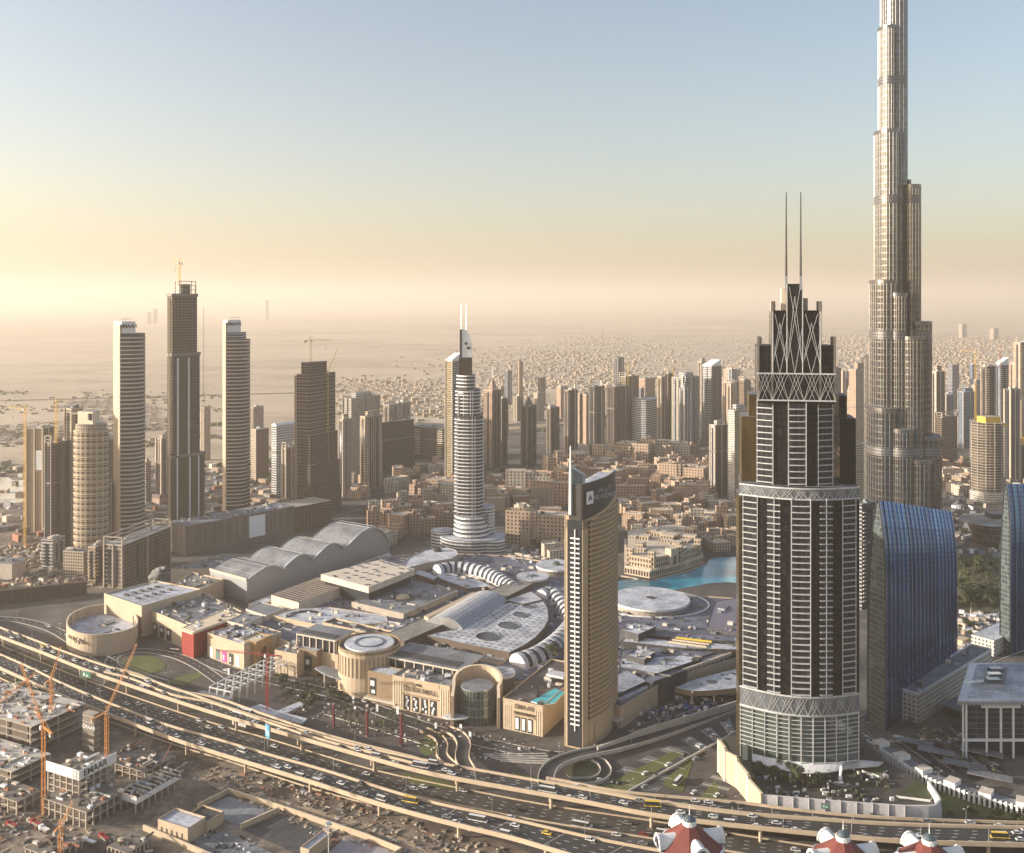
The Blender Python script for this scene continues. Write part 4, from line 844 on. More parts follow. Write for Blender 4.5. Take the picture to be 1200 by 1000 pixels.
# ground slab of the mall, with a busy roof
T, P = wing('broad low podium of the shopping mall under all its roofs', [(166, 716), (246, 736), (318, 744), (345, 758), (400, 770), (432, 781), (527, 806), (600, 800), (655, 800), (662, 770), (665, 700), (660, 662), (590, 652), (500, 648), (440, 655), (290, 718), (230, 692)], 17, 'beige', 'blue_roof', eq=700, seed=5)
P2 = [(664, 800), (727, 830), (786, 795), (900, 762), (900, 705), (830, 700), (727, 702), (664, 700)]
T, P = wing('low podium of the mall under the parallel blue-grey roofs', P2, 15, 'beige', 'blue_roof', eq=170, seed=6)
# left block
T, P = wing('large beige block with a flat pale roof at the left end of the mall', [(122, 697), (166, 712), (236, 692), (183, 682)], 27, 'beige', 'white_roof', 1.4)
k = MB(); c0 = Vector(P[0]); 
for i in range(5):
    for u in (.3, .6): q = Vector(P[0]).lerp(Vector(P[3]), .2 + i * .14).lerp(Vector(P[1]).lerp(Vector(P[2]), .2 + i * .14), u); k.box(q.x, q.y, 27, 28.5, 5, 2.2, TH, 'dark_roof')
k.build('roof_vent', T)
# curved drum
T = thing('mall_drum', 'open curved beige drum with Arabic lettering at the left end of the mall', 'building')
arc = smooth([U(x, y, 19) for x, y in ((122, 708), (100, 711), (84, 718), (78, 726), (79, 735), (92, 742), (110, 744), (135, 742), (158, 735), (162, 727), (158, 719))], 2)
k = MB(); k.wall(arc, 0, 19, 1.2, 'beige', 'cream'); k.build('wall', T); k = MB(); k.prism(arc, .3, 10, 'concrete', 'white_roof'); k.build('floor', T)
k = MB(); 
for i in range(2, len(arc) - 2, 3): p = Vector(arc[i]); c = Vector((sum(a[0] for a in arc) / len(arc), sum(a[1] for a in arc) / len(arc))); q = p.lerp(c, .06); k.box(q.x, q.y, 10, 18, .8, .8, 0, 'concrete')
k.build('rib', T); clutter(scale(arc, .5), 10, 10, 3, T)
for s, (x, y) in (("\u0644\u0648\u0645 \u064a\u0628\u062f"[::-1], (118, 738)), ("MALL", (86, 733))):
    p = U(x, y, 15); pp = min(range(len(arc) - 1), key=lambda i: math.dist(arc[i], p)); d = Vector(arc[min(pp + 2, len(arc) - 1)]) - Vector(arc[max(pp - 2, 0)]); d.normalize(); d = d if d.x > 0 else -d
    q = Vector(arc[pp]) + Vector((d.y, -d.x)) * .9; letters('lettering', s, 6.5, (q.x, q.y, 14), d, 'brown_dark', T, .3)
k = MB(); g = pxs([(132, 758), (150, 748), (160, 752), (150, 764)]); 
# beige front with round adverts
T, P = wing('beige mall front with four dark bays holding white discs', [(166, 712), (226, 737), (284, 718), (236, 695)], 21, 'beige', 'grey_roof', eq=70, seed=8)
N = U(166, 712, 21); d = (Vector(U(226, 737, 21)) - Vector(N)); l = d.length; d.normalize()
k = MB()
for i in range(4): wallpanel(k, N, d, l * (.10 + i * .135), l * (.19 + i * .135), 1, 12, 'black', .2)
k.build('dark_bay', T)
for i in range(4):
    c = along(N, d, l * (.145 + i * .135), .5); k = MB(); k.cyl(0, 0, -.15, .15, 2.0, 'white', n=16); o = k.build('advert_disc', T); o.location = (c.x, c.y, 8.5); o.rotation_euler = (R(90), 0, math.atan2(d.y, d.x))
# red corner block
T, P = wing('red corner block with a pale canopy roof', [(213, 737), (227, 742), (282, 722), (262, 716)], 22, 'red_wall', 'white_roof', 1.0, eq=8, seed=4, pm='cream')
N = U(227, 742, 22); k = MB(); wallpanel(k, N, E2, 3, 22, 3, 21, 'bronze_glass', .2); k.build('window', T)
k = MB(); k.prism(offset(P, 2.2), 21.2, 22.6, 'cream', 'cream', bot=True); k.build('canopy', T)
k = MB(); q = Vector(U(214, 737, 22)); dd = (Vector(U(227, 742, 22)) - q).normalized(); wallpanel(k, q, dd, 1.5, 6, 12, 14, 'white', .3); k.build('emblem', T)
# beige front with coloured adverts
T, P = wing('beige mall front with white and magenta shop adverts', [(243, 743), (286, 757), (330, 742), (290, 730)], 20, 'beige', 'white_roof', eq=60, seed=9)
N = Vector(U(243, 743, 20)); d = Vector(U(286, 757, 20)) - N; l = d.length; d.normalize()
for i, (m_, w_) in enumerate((('white', .10), ('grey_roof', .11), ('magenta', .12), ('black', .12), ('white', .10))):
    k = MB(); wallpanel(k, N, d, l * (.06 + i * .18), l * (.06 + i * .18 + w_), 1, 10, m_, .25); k.build('advert', T)
    k = MB(); wallpanel(k, N, d, l * (.085 + i * .18), l * (.12 + i * .18), 3, 7, 'green' if i == 1 else 'white', .4); k.build('advert_figure', T)
# arch gate
def gate():
    T = thing('arch_gate', 'ochre gatehouse with a tall pointed arch between the mall fronts', 'gatehouse'); P, A, a, b = gpoly((300, 754), 21, 283, 318)
    def face_arch(N, d, w, m):
        k = MB(); s0, s1, zt = w * .24, w * .76, 17; pts = []
        arch = [(s0, 0)] + [(s0, 9)] + [(w / 2 - (w / 2 - s0) * math.cos(q), 9 + 7.5 * math.sin(q) ** .8) for q in [math.pi / 2 * i / 6 for i in range(1, 7)]]
        arch += [(w - p[0], p[1]) for p in arch[::-1]]
        L = [(0, 0)] + arch[:8] + [(w / 2, 21), (0, 21)]; Rr = [(w, 0), (w, 21), (w / 2, 21)] + arch[7:][:]
        for pl in (L, [(w / 2, 21)] + [(w / 2, arch[7][1])] + arch[8:] + [(w, 0), (w, 21)]):
            q = [along(N, d, s, 0) for s, _ in pl]; k.face([(v.x, v.y, z_) for v, (_, z_) in zip(q, pl)], m)
        k.build('wall', T); k = MB(); q = [along(N, d, s, -1.6) for s, _ in arch]; k.face([(v.x, v.y, z_) for v, (_, z_) in zip(q, arch)], 'brown_dark')
        for (s0_, z0_), (s1_, z1_) in zip(arch, arch[1:]):
            p, q = along(N, d, s0_, 0), along(N, d, s1_, 0); p2, q2 = along(N, d, s0_, -1.6), along(N, d, s1_, -1.6); k.face([(p.x, p.y, z0_), (q.x, q.y, z1_), (q2.x, q2.y, z1_), (p2.x, p2.y, z0_)], m)
            p, q = along(N, d, s0_, .25), along(N, d, s1_, .25); k.beam((p.x, p.y, z0_), (q.x, q.y, z1_ + .01), .6, .6, 'beige')
        k.build('arch', T)
    face_arch(A, E1, a, 'ochre_bright'); face_arch(Vector(P[1]), E2, b, 'ochre_bright')
    k = MB(); k.prism(scale(P, .9), 19, 21, 'ochre_bright', 'cream'); k.wall([P[0], P[1], P[2], P[3], P[0]], 20.9, 22, .6, 'ochre_bright'); k.wall([P[2], P[3]], 0, 21, .5, 'ochre_bright'); k.wall([P[3], P[0]], 0, 21, .5, 'ochre_bright'); k.build('roof', T)
plain('ochre_bright', (.36, .22, .09)); gate()  # brighter ochre for every wall of the gatehouse
# dark gold shop block and other forecourt blocks
def block(label, N, z, xl, xr, wm, rm, eq=0, seed=1, parapet=1.0, name='mall_wing'):
    P, A, a, b = gpoly(N, z, xl, xr); T = thing(name, label, 'building'); k = MB(); k.prism(P, 0, z - .5, wm); k.build('wall', T); k = MB(); k.prism(offset(P, .2), z - .5, z, wm, rm); k.build('roof', T)
    if parapet: k = MB(); L = offset(P, -.2); k.wall(L + [L[0]], z - .1, z + parapet, .4, wm); k.build('parapet', T)
    if eq: clutter(offset(P, -1.5), z, eq, seed, T)
    return T, P, A, a, b
T, P, A, a, b = block('pale recessed mall front right of the arch gate', (348, 768), 18, 322, 372, 'beige', 'grey_roof', 14, 3)
T, P, A, a, b = block('dark gold shop block with a tall round badge', (371, 765), 19, 345, 398, 'ochre', 'white_roof')
k = MB(); wallpanel(k, A, E1, a * .42, a * .78, 3, 15, 'black', .2); wallpanel(k, A, E1, a * .52, a * .68, 8, 12, 'white', .45); k.build('advert', T)
k = MB(); [wallpanel(k, P[1], E2, b * (.3 + i * .1), b * (.34 + i * .1), 2, 14, 'concrete', .2) for i in range(6)]; k.build('louvre', T)
def pavilion(label, N, z, xl, xr, seed, bays=8):
    P, A, a, b = gpoly(N, z, xl, xr); T = thing('roof_pavilion', label, 'building'); Pi = offset(P, -3.2); k = MB(); k.prism(Pi, 12, z - 1.0, 'dark_glass'); k.build('glass_wall', T)
    k = MB(); k.prism(P, z - 1.2, z, 'pale_wall', 'grey_roof', bot=True); k.build('roof', T)
    k = MB(); q = [tuple(Vector(P[0]).lerp(Vector(P[1]), u).lerp(Vector(P[3]).lerp(Vector(P[2]), u), v)) for u, v in ((.04, .12), (.9, .12), (.9, .42), (.04, .42))]; k.prism(q, z + .004, z + .35, 'dark_roof'); k.build('solar_panel', T)
    k = MB()
    for i in range(bays + 1): p = Vector(P[0]).lerp(Vector(P[1]), i / bays) + E2 * 1.2; k.box(p.x, p.y, 16.9, z - 1.1, .8, .8, TH, 'pale_wall')
    for i in range(4): p = Vector(P[1]).lerp(Vector(P[2]), i / 4) - E1 * 1.2; k.box(p.x, p.y, 16.9, z - 1.1, .8, .8, TH, 'pale_wall')
    k.build('column', T); return T
pavilion('long flat roof on columns left of the round drum', (393, 751), 29, 347, 416, 1, 6)
pavilion('long flat roof on columns above the mall name sign', (541, 786), 30, 452, 567, 2, 8)
# rotunda
def rotunda():
    T = thing('rotunda', 'round beige drum with a white disc roof above the mall entrance', 'rotunda'); D = F * (H - 34) / (754 - YH); c = ((433 - 600) * D / F, D); r = 36 * D / F
    k = MB(); k.cyl(*c, 0, 33, r, 'beige', 'dark_roof', 40); k.build('drum', T); k = MB(); L = ellipse(*c, r - .4, r - .4, 40); k.wall(L + [L[0]], 32.5, 35, .8, 'ochre'); k.build('rim', T)
    k = MB(); k.cyl(*c, 33, 35, r * .8, 'white', 'white_roof', 40); L = ellipse(*c, r * .46, r * .46, 32); k.wall(L + [L[0]], 35, 35.5, 1.4, 'tint_glass'); k.build('disc_roof', T)
    k = MB()
    for i in range(44): q = 2 * math.pi * i / 44; k.box(c[0] + (r + .1) * math.cos(q), c[1] + (r + .1) * math.sin(q), 15, 30, .5, .9, q, 'ochre')
    k.build('fin', T)
    k = MB(); c2 = U(410, 778, 16); k.cyl(c2[0], c2[1] + 6, 0, 17, 8.5, 'beige', 'beige', 24); k.build('entrance_drum', T)
    p = [U(x, y, 11) for x, y in ((369, 783), (380, 790), (395, 795), (412, 798), (428, 797))]; k = MB(); back = [U(x, y, 11) for x, y in ((428, 789), (412, 788), (395, 785), (378, 780))]; k.prism(p + back, 10, 11.2, 'grey_roof', 'grey_roof', bot=True); k.build('canopy', T)
    k = MB()
    for q in p[1:]: k.cyl(q[0], q[1] + 1.2, 0, 10, .6, 'pale_wall', n=8)
    k.build('column', T)
rotunda()
# front with the mall name
T, P, A, a, b = block('dark gold block with a tall black and white advert left of the mall name sign', (460, 793), 23, 431, 472, 'ochre', 'white_roof')
k = MB(); wallpanel(k, A, E1, a * .08, a * .34, 6, 19, 'black', .2); k.build('advert', T); k = MB(); wallpanel(k, A, E1, a * .12, a * .28, 13, 17, 'white', .45); wallpanel(k, A, E1, a * .16, a * .3, 7.5, 10, 'white', .45); k.build('advert_figure', T)
k = MB(); wallpanel(k, A, E1, -2, a + 4, 3.2, 4.2, 'pale_wall', 3, 6); k.build('canopy', T)
T, P, A, a, b = block('beige mall entrance front with the mall name over tall window adverts', (527, 806), 24, 460, 548, 'beige', 'grey_roof', 26, 12)
k = MB()
for u in (.02, .06, .10, .14, .84, .88, .92, .96): wallpanel(k, A, E1, a * u, a * (u + .015), 2, 22, 'cream', .35)
k.build('fin', T)
k = MB(); wallpanel(k, A, E1, a * .16, a * .82, 21, 24.5, 'beige', .3); wallpanel(k, A, E1, a * .16, a * .82, 12.6, 13.2, 'ochre', .45); k.build('sign_band', T)
letters('name_sign', 'DUBAI MALL', 5.2, (*along(A, E1, a * .5, .75), 17.3), E1, 'brown_dark', T, .06); letters('name_sign', 'THE', 2.4, (*along(A, E1, a * .46, .75), 21.2), E1, 'brown_dark', T, .3)
for i in range(4):
    k = MB(); wallpanel(k, A, E1, a * (.20 + i * .155), a * (.31 + i * .155), 1, 12, 'black', .25); k.build('advert', T)
    k = MB(); rnd = random.Random(i)
    for j in range(5): s = a * (.215 + i * .155 + rnd.uniform(0, .06)); z_ = 1.5 + j * 2; wallpanel(k, A, E1, s, s + a * .03, z_, z_ + rnd.uniform(1.4, 2.2), 'white', .5)
    k.build('advert_figure', T)
# portal arch and glass drum
def portal():
    T = thing('portal', 'tall curved beige portal shell standing around a glass drum', 'portal'); D = F * H / (848 - YH); c = Vector(((559 - 600) * D / F, D + 4)); r = 17.5; zt = 31
    L = []
    for i in range(17): q = R(200) - R(220) * i / 16; L.append((c.x + r * math.cos(q - .15), c.y + 8 + r * 1.05 * math.sin(q - .15)))
    L = [(L[0][0] - .5, L[0][1] - 14)] + L + [(L[-1][0] + .5, L[-1][1] - 12)]
    def zf(i): u = i / (len(L) - 1); return 22 + 9.5 * math.sin(u * math.pi) ** .5
    k = MB(); k.wall(L, 0, zf, 2.2, 'beige', 'cream'); k.build('shell', T)
    for i in range(0, 16): q = math.pi * 2 * i / 16
    G = thing('glass_drum', 'dark glass drum with a flat roof inside the curved portal', 'building'); k = MB(); cc = (c.x, c.y + 3); k.cyl(*cc, 0, 24, 11.5, 'glass_green', 'grey_roof', 28); k.build('glass_wall', G)
    k = MB(); 
    for i in range(28): q = math.pi * 2 * i / 28; k.box(cc[0] + 11.6 * math.cos(q), cc[1] + 11.6 * math.sin(q), 0, 24.3, .25, .25, q, 'metal')
    for z_ in (6, 12, 18): LL = ellipse(*cc, 11.65, 11.65, 28); k.wall(LL + [LL[0]], z_, z_ + .4, .3, 'metal')
    k.build('mullion', G); k = MB(); k.cyl(*cc, 24.2, 25.4, 12, 'metal', 'grey_roof', 28); k.build('roof', G)
    p = U(534, 840, 6); k = MB(); k.prism(ellipse(p[0], p[1], 9.5, 4.6, 20, -.1), 5.5, 6.3, 'white', 'white_roof', bot=True); k.build('canopy', G); k = MB(); k.cyl(p[0], p[1], 0, 5.5, .5, 'metal', n=8); k.build('column', G)
portal()
T, P, A, a, b = block('beige pavilion front with three white posters beside the slab hotel', (636, 829), 21, 589, 690, 'beige', 'paving', 10, 22)
k = MB()
for u in (.04, .09, .14, .19, .82, .87, .92): wallpanel(k, A, E1, a * u, a * (u + .018), 1, 18, 'cream', .3)
k.build('fin', T); letters('name_sign', 'EMAAR', 4.8, (*along(A, E1, a * .55, .5), 18.0), E1, 'brown_dark', T, .06); letters('name_sign', 'THE PAVILION', 2.6, (*along(A, E1, a * .55, .5), 13.5), E1, 'brown_dark', T, .3)
k = MB(); wallpanel(k, A, E1, a * .28, a * .80, 11.4, 12.2, 'beige', 1.2, 2); k.build('lintel', T)
for i in range(3):
    k = MB(); wallpanel(k, A, E1, a * (.31 + i * .16), a * (.43 + i * .16), 1, 11, 'black', .3); k.build('poster_frame', T); k = MB(); wallpanel(k, A, E1, a * (.33 + i * .16), a * (.41 + i * .16), 2, 10, 'white', .5); k.build('poster', T)
pp = [U(x, y, 21.6) for x, y in ((622, 822), (650, 807), (662, 811), (650, 824), (636, 826))]; tag(MB().prism(pp, 20.9, 21.6, 'white', 'pool').build('swimming_pool'), 'turquoise rooftop swimming pool beside the slab hotel', 'pool')
T, P = wing('small white sunshade roof over the pool deck', [(640, 790), (660, 794), (662, 788), (646, 785)], 25, 'white', 'white_roof', 0, z0=23.5, name='sunshade'); 
wing('white flat roof behind the pool trees', [(600, 812), (622, 800), (648, 806), (620, 812)], 20, 'pale_wall', 'white_roof', .5, eq=6)
# vaulted glass skylight and long gallery roofs
def vault(label, A, B_, w, z0, h, m, ends='metal', name='vaulted_roof', ribs=None, n=12, seg=1, closed_ends=True):
    """barrel vault whose axis runs A->B, built with real thickness"""
    A, B_ = Vector(A), Vector(B_); d = (B_ - A); L_ = d.length; d.normalize(); s = Vector((d.y, -d.x)); T = thing(name, label, 'roof'); k = MB(); pr = [(-math.cos(math.pi * i / n) * w / 2, z0 + h * math.sin(math.pi * i / n)) for i in range(n + 1)]
    for j in range(seg):
        a0, b0 = A + d * L_ * j / seg, A + d * L_ * (j + 1) / seg
        for p, q in zip(pr, pr[1:]): k.face([(*(a0 + s * q[0]), q[1]), (*(a0 + s * p[0]), p[1]), (*(b0 + s * p[0]), p[1]), (*(b0 + s * q[0]), q[1])], m)
    k.build('vault', T); k = MB()
    for c, rv in ((A, 0), (B_, 1)):
        q = [(*(c + s * p[0]), p[1]) for p in pr]; k.face(q if rv else q[::-1], ends)
    k.prism([tuple(A - s * w / 2), tuple(A + s * w / 2), tuple(B_ + s * w / 2), tuple(B_ - s * w / 2)], 10, z0, 'pale_wall'); k.build('end_wall', T)
    k = MB()
    for j in range(ribs or 0):
        c = A + d * L_ * (j + .5) / ribs
        for p, q in zip(pr, pr[1:]): k.beam((*(c + s * p[0] * 1.01), p[1] + .1), (*(c + s * q[0] * 1.01), q[1] + .1), .35, .35, 'metal')
    if ribs: k.build('rib', T)
    return T
plain('vault_glass', (.22, .26, .34), .3, .3, var=.08)
a_, b_ = Vector(U(518, 741, 20)), Vector(U(574, 707, 20)); vault('grey-blue glass barrel vault at the heart of the mall', a_ + (b_ - a_) * .04, b_, 40, 20, 12, 'vault_glass', ribs=22)
wing('taupe gallery roof leading from the rotunda to the glass vault', [(451, 744), (474, 752), (520, 732), (500, 722)], 25, 'brown_dark', 'taupe_roof', .3)
wing('taupe gallery roof beyond the glass vault', [(564, 697), (584, 705), (625, 684), (600, 680)], 26, 'brown_dark', 'taupe_roof', .3)
wing('narrow beige parapet roof beside the glass vault', [(497, 722), (502, 724), (560, 697), (554, 694)], 28, 'beige', 'beige', 0)
# leaf shaped white roof with skylights
T, P = wing('white leaf shaped roof dotted with hatches and four dark round skylights', [(500, 745), (560, 758), (597, 765), (614, 757), (628, 747), (638, 736), (643, 726), (642, 714), (637, 705), (626, 700), (590, 708), (560, 722), (533, 738), (515, 741)], 24, 'brown_dark', 'white_roof', .4)
for x, y, r_ in ((571.5, 746.5, 14), (596, 733.5, 12.5), (610, 721, 9.5), (619, 711, 7.5)):
    c = U(x, y, 24); rr = r_ * c[1] / F; k = MB(); L = ellipse(*c, rr, rr, 28); k.wall(L + [L[0]], 24, 24.7, .5, 'grey_roof'); k.prism(L, 23.9, 24.25, 'dark_glass', 'dark_glass'); k.build('skylight', T)
k = MB()
for i in range(-12, 30):
    for j in range(-2, 26):
        c = Vector(U(500, 745, 24)) + E1 * i * 6.5 + E2 * j * 6.5
        if inside(c, offset(P, -3)) and all(math.dist(c, U(x, y, 24)) > r_ * .62 + 2 for x, y, r_ in ((571.5, 746.5, 14), (596, 733.5, 12.5), (610, 721, 9.5), (619, 711, 7.5))): k.box(c.x, c.y, 23.9, 24.5, 1.9, 1.3, TH, 'grey_roof')
k.build('roof_hatch', T)
wing('small white roof panel at the tip of the leaf roof', [(592, 704), (615, 708), (636, 703), (622, 693)], 25, 'brown_dark', 'white_roof', .3)
# ribbed arcades
def arcade(label, px, z, w, h, ribs, side=0):
    """curved half vault with white ribs over dark glass"""
    P = resample(smooth([U(x, y, z) for x, y in px], 2), ribs * 2 + 1); T = thing('ribbed_arcade', label, 'roof'); n = 8
    def prof(i, s=1.0):
        d = (Vector(P[min(i + 1, len(P) - 1)]) - Vector(P[max(i - 1, 0)])).normalized(); q = Vector((d.y, -d.x)); c = Vector(P[i]); return [(*(c + q * (-math.cos(math.pi * j / n) * w / 2 * s)), z + h * s * math.sin(math.pi * j / n)) for j in range(n + 1)]
    k = MB()
    for i in range(len(P) - 1):
        A_, B2 = prof(i), prof(i + 1)
        for j in range(n): k.face([A_[j + 1], A_[j], B2[j], B2[j + 1]], 'dark_glass')
    for i in (0, len(P) - 1): A_ = prof(i); k.face(A_ if i else A_[::-1], 'white')
    k.build('glass_vault', T); k = MB()
    for i in range(0, len(P) - 1, 2):
        A_, B2, A2, B3 = prof(i, 1.04), prof(i + 1, 1.04), prof(i, .98), prof(i + 1, .98)
        for j in range(n):
            k.face([A_[j + 1], A_[j], B2[j], B2[j + 1]], 'white_roof'); k.face([A_[j], A_[j + 1], A2[j + 1], A2[j]], 'white_roof'); k.face([B2[j + 1], B2[j], B3[j], B3[j + 1]], 'white_roof')
    k.build('rib', T); k = MB(); L = [tuple(p) for p in P]; k.wall(L, 14, z, w * 1.02, 'pale_wall'); k.build('base', T)
    return T
arcade('curved ribbed arcade roof in front of the blade crown tower', [(512, 672), (530, 668), (555, 670), (580, 678), (604, 694)], 19, 16, 9, 15)
arcade('curved ribbed arcade roof ending behind the slab hotel, upper', [(634, 700), (646, 694), (660, 708), (672, 730)], 18, 15, 7, 9)
arcade('long curved ribbed arcade beside the leaf shaped roof', [(606, 780), (630, 772), (655, 755), (672, 735)], 18, 19, 9, 12)
for lab, x, y, r_, st in (('white round roof with a dark star in the middle', 624, 675, 19, 1), ('white round roof behind the curved portal', 587, 787, 17, 0), ('half hidden white round roof with a green dome', 652, 662, 24, 2)):
    c = U(x, y, 24); rr = r_ * c[1] / F; T = thing('round_roof', lab, 'roof'); k = MB(); k.cyl(*c, 0, 22, rr * .93, 'concrete_dark', n=32); k.build('drum', T); k = MB(); k.cyl(*c, 22, 24, rr, 'white', 'white_roof', n=32); k.build('roof', T)
    if st == 1:
        k = MB(); [k.beam((c[0], c[1], 24.15), (c[0] + 7 * math.cos(q), c[1] + 7 * math.sin(q), 24.15), 1.6, .5, 'dark_glass') for q in [R(20 + 60 * i) for i in range(6)]]; k.build('skylight', T)
    if st == 2: k = MB(); k.dome(*c, 24, 4.5, 4, 'glass_green'); k.build('dome', T)
    if st == 0: k = MB(); k.cyl(*c, 24, 24.6, rr * .3, 'grey_roof', n=16); k.build('hatch', T)
T, P = wing('white tongue shaped roof with a small dark dome left of the blade crown tower', [(470, 668), (500, 660), (530, 655), (537, 650), (534, 645), (522, 642), (498, 645), (478, 655)], 26, 'concrete', 'white_roof', .5)
c = U(513, 646, 26); k = MB(); k.dome(*c, 26, 5, 4, 'dark_glass'); k.build('dome', T)
wing('white flat roof below the upper ribbed arcade', [(508, 676), (547, 690), (572, 688), (596, 696), (560, 680), (520, 670)], 20, 'brown_dark', 'white_roof', .4, eq=5)
wing('thin white roof strip left of the ribbed arcade', [(484, 672), (508, 680), (514, 676), (492, 668)], 22, 'brown_dark', 'white_roof', .3)
# square perforated roof
T = thing('perforated_roof_hall', 'square hall with a thick pale roof pierced by many dark openings', 'hall'); P = [Vector(p) for p in roofpoly([(376, 673), (432, 688), (486, 667), (446, 656)], 36)]
k = MB(); k.prism([tuple(p) for p in P], 30, 36, 'pale_wall', 'pale_wall', bot=True); k.build('roof_slab', T); k = MB(); k.prism(offset([tuple(p) for p in P], -4), 0, 30, 'dark_glass'); k.build('glass_wall', T)
rnd = random.Random(2)
k = MB()
for i in range(6):
    for j in range(6):
        if rnd.random() < .8:
            u, v = (i + .5 + rnd.uniform(-.2, .2)) / 6, (j + .5 + rnd.uniform(-.2, .2)) / 6; q = P[0].lerp(P[1], u).lerp(P[3].lerp(P[2], u), v); k.prism(rect(q.x, q.y, 6, 3.2, TH + rnd.uniform(-.5, .5)), 35.9, 36.3, 'grey_roof', 'dark_glass')
k.build('roof_opening', T)
T, P = wing('dark lattice roof between the vaulted hall and the square hall', [(318, 698), (350, 707), (408, 686), (372, 678)], 26, 'pale_wall', 'dark_roof', .6); P = [Vector(p) for p in roofpoly([(318, 698), (350, 707), (408, 686), (372, 678)], 26)]
k = MB()
for i in range(15): u = i / 14; p, q = P[0].lerp(P[1], u), P[3].lerp(P[2], u); k.beam((*p, 26.6), (*q, 26.6), .5, .5, 'concrete')
for i in range(15): u = i / 14; p, q = P[0].lerp(P[3], u), P[1].lerp(P[2], u); k.beam((*p, 26.62), (*q, 26.62), .5, .5, 'concrete')
k.build('lattice', T)
T, P = wing('grey roof with an octagonal opening around a gold dome', [(412, 706), (473, 720), (537, 693), (486, 681)], 22, 'concrete', 'grey_roof', .6, eq=24, seed=21, eqs=4); c = U(472, 701, 22)
k = MB(); k.prism(ellipse(*c, 13, 13, 8, .4), 21.9, 22.5, 'dark_roof', 'dark_roof'); k.build('octagon', T); k = MB(); k.dome(*c, 22.4, 7, 3.4, 'beige', 10, 4); k.build('dome', T)
# wave roofed hall
def wave():
    T = thing('wave_roof_hall', 'long hall with four rising vaulted grey roofs', 'hall'); A = Vector(U(290, 706, 0)); e = Vector(U(458, 645, 12)) - A; L = e.length; e.normalize(); n_ = Vector((-e.y, e.x))
    P = []; kn = [(0, 23), (.22, 24), (.42, 25.5), (.64, 27.5), (1.0, 21)]; pk = (31, 34.5, 37.5, 45)
    for (u0, b0), (u1, b1), pz in zip(kn, kn[1:], pk):
        for j in range(12): t_ = j / 12; P.append((u0 + (u1 - u0) * t_, b0 + (b1 - b0) * t_ + (pz - (b0 + b1) / 2) * math.sin(math.pi * t_ ** 1.25) ** .8))
    P.append((1.0, 21)); w = 62; w2 = 74; k = MB()
    for (u0, z0), (u1, z1) in zip(P, P[1:]):
        p, q = A + e * L * u0, A + e * L * u1; bk = 4 + 3 * u0
        k.face([(*p, z0), (*q, z1), (*(q + n_ * w), z1 * .97), (*(p + n_ * w), z0 * .97)], 'grey_roof')
    k.build('roof', T)
    k = MB()
    for off, rv in ((1.5, 0), (w - 1.5, 1)):
        for (u0, z0), (u1, z1) in zip(P, P[1:]):
            p, q = A + e * L * u0 + n_ * off, A + e * L * u1 + n_ * off; f_ = [(*p, 0), (*q, 0), (*q, z1 - .2), (*p, z0 - .2)]; k.face(f_ if not rv else f_[::-1], 'metal_panel')
        k.build('side_wall', T); k = MB()
    k = MB(); p = A; q = A + n_ * w; k.wall([p, q], 0, 24, 1.5, 'metal_panel'); k.build('end_wall', T); k = MB(); k.wall([p - e * 1.2, q - e * 1.2], 22.2, 24.6, 1.2, 'cream'); k.build('fascia', T)
    k = MB()
    for (u0, z0), (u1, z1) in zip(P, P[1:]):
        p, q = A + e * L * u0, A + e * L * u1; k.beam((*p, z0), (*q, z1), 1.4, 1.2, 'white_roof')
    k.build('eaves', T); k = MB()
    for i in range(26):
        u = i / 25; zz = next(z for (uu, z), (u2, _) in zip(P, P[1:] + [(2, 0)]) if u2 >= u)
        p = A + e * L * u; k.beam((*(p + n_ * 1), zz + .2), (*(p + n_ * (w - 1)), zz * .97 + .2), .35, .35, 'metal')
    k.build('seam', T)
plain('metal_panel', (.30, .31, .33), .5, .3, var=.08); wave()
wing('long white ledge roof in front of the vaulted hall', [(291, 708), (300, 711), (460, 652), (456, 648)], 14, 'pale_wall', 'white_roof', .4)
wing('grey pitched roof between the red block and the vaulted hall', [(288, 714), (312, 722), (333, 713), (305, 706)], 22, 'pale_wall', 'grey_roof', .4)
wing('grey flat roof behind the advert fronts', [(266, 728), (285, 733), (308, 722), (288, 718)], 23, 'pale_wall', 'grey_roof', .4, eq=4)
wing('wide pale roof with a horseshoe skylight in the middle of the mall', [(320, 722), (388, 736), (455, 730), (452, 722), (385, 712), (345, 714)], 21, 'beige', 'white_roof', .5, eq=16, seed=31)
c = U(356, 722, 21); k = MB(); L = ellipse(*c, 14, 12, 20, 0, R(20), R(200)); k.wall(L, 20.9, 22, 4, 'dark_glass'); tag(k.build('horseshoe_skylight'), 'dark horseshoe shaped skylight on the wide pale mall roof', 'skylight')
wing('beige parapet block beside the rotunda', [(378, 731), (452, 748), (462, 742), (392, 726)], 22, 'beige', 'dark_roof', 1.5, eq=14, seed=14)
wing('white stepped roof left of the glass vault', [(436, 735), (460, 741), (480, 733), (455, 728)], 22, 'pale_wall', 'white_roof', .3, eq=6, seed=15)
wing('pale roof strip behind the gold dome roof', [(540, 672), (566, 680), (590, 676), (560, 670)], 18, 'pale_wall', 'white_roof', .3, eq=8, seed=16)
wing('beige wall strip in front of the leaf roof', [(505, 758), (585, 778), (600, 770), (520, 752)], 18.5, 'beige', 'taupe_roof', .5, eq=16, seed=17)
wing('low beige roofs behind the left block of the mall', [(200, 690), (232, 694), (262, 680), (225, 672)], 18, 'beige', 'taupe_roof', 1.4, eq=14, seed=18)
wing('car park roof behind the left end of the mall', [(200, 668), (290, 668), (352, 655), (262, 650)], 14, 'concrete', 'grey_roof', 1.2, eq=70, seed=19)
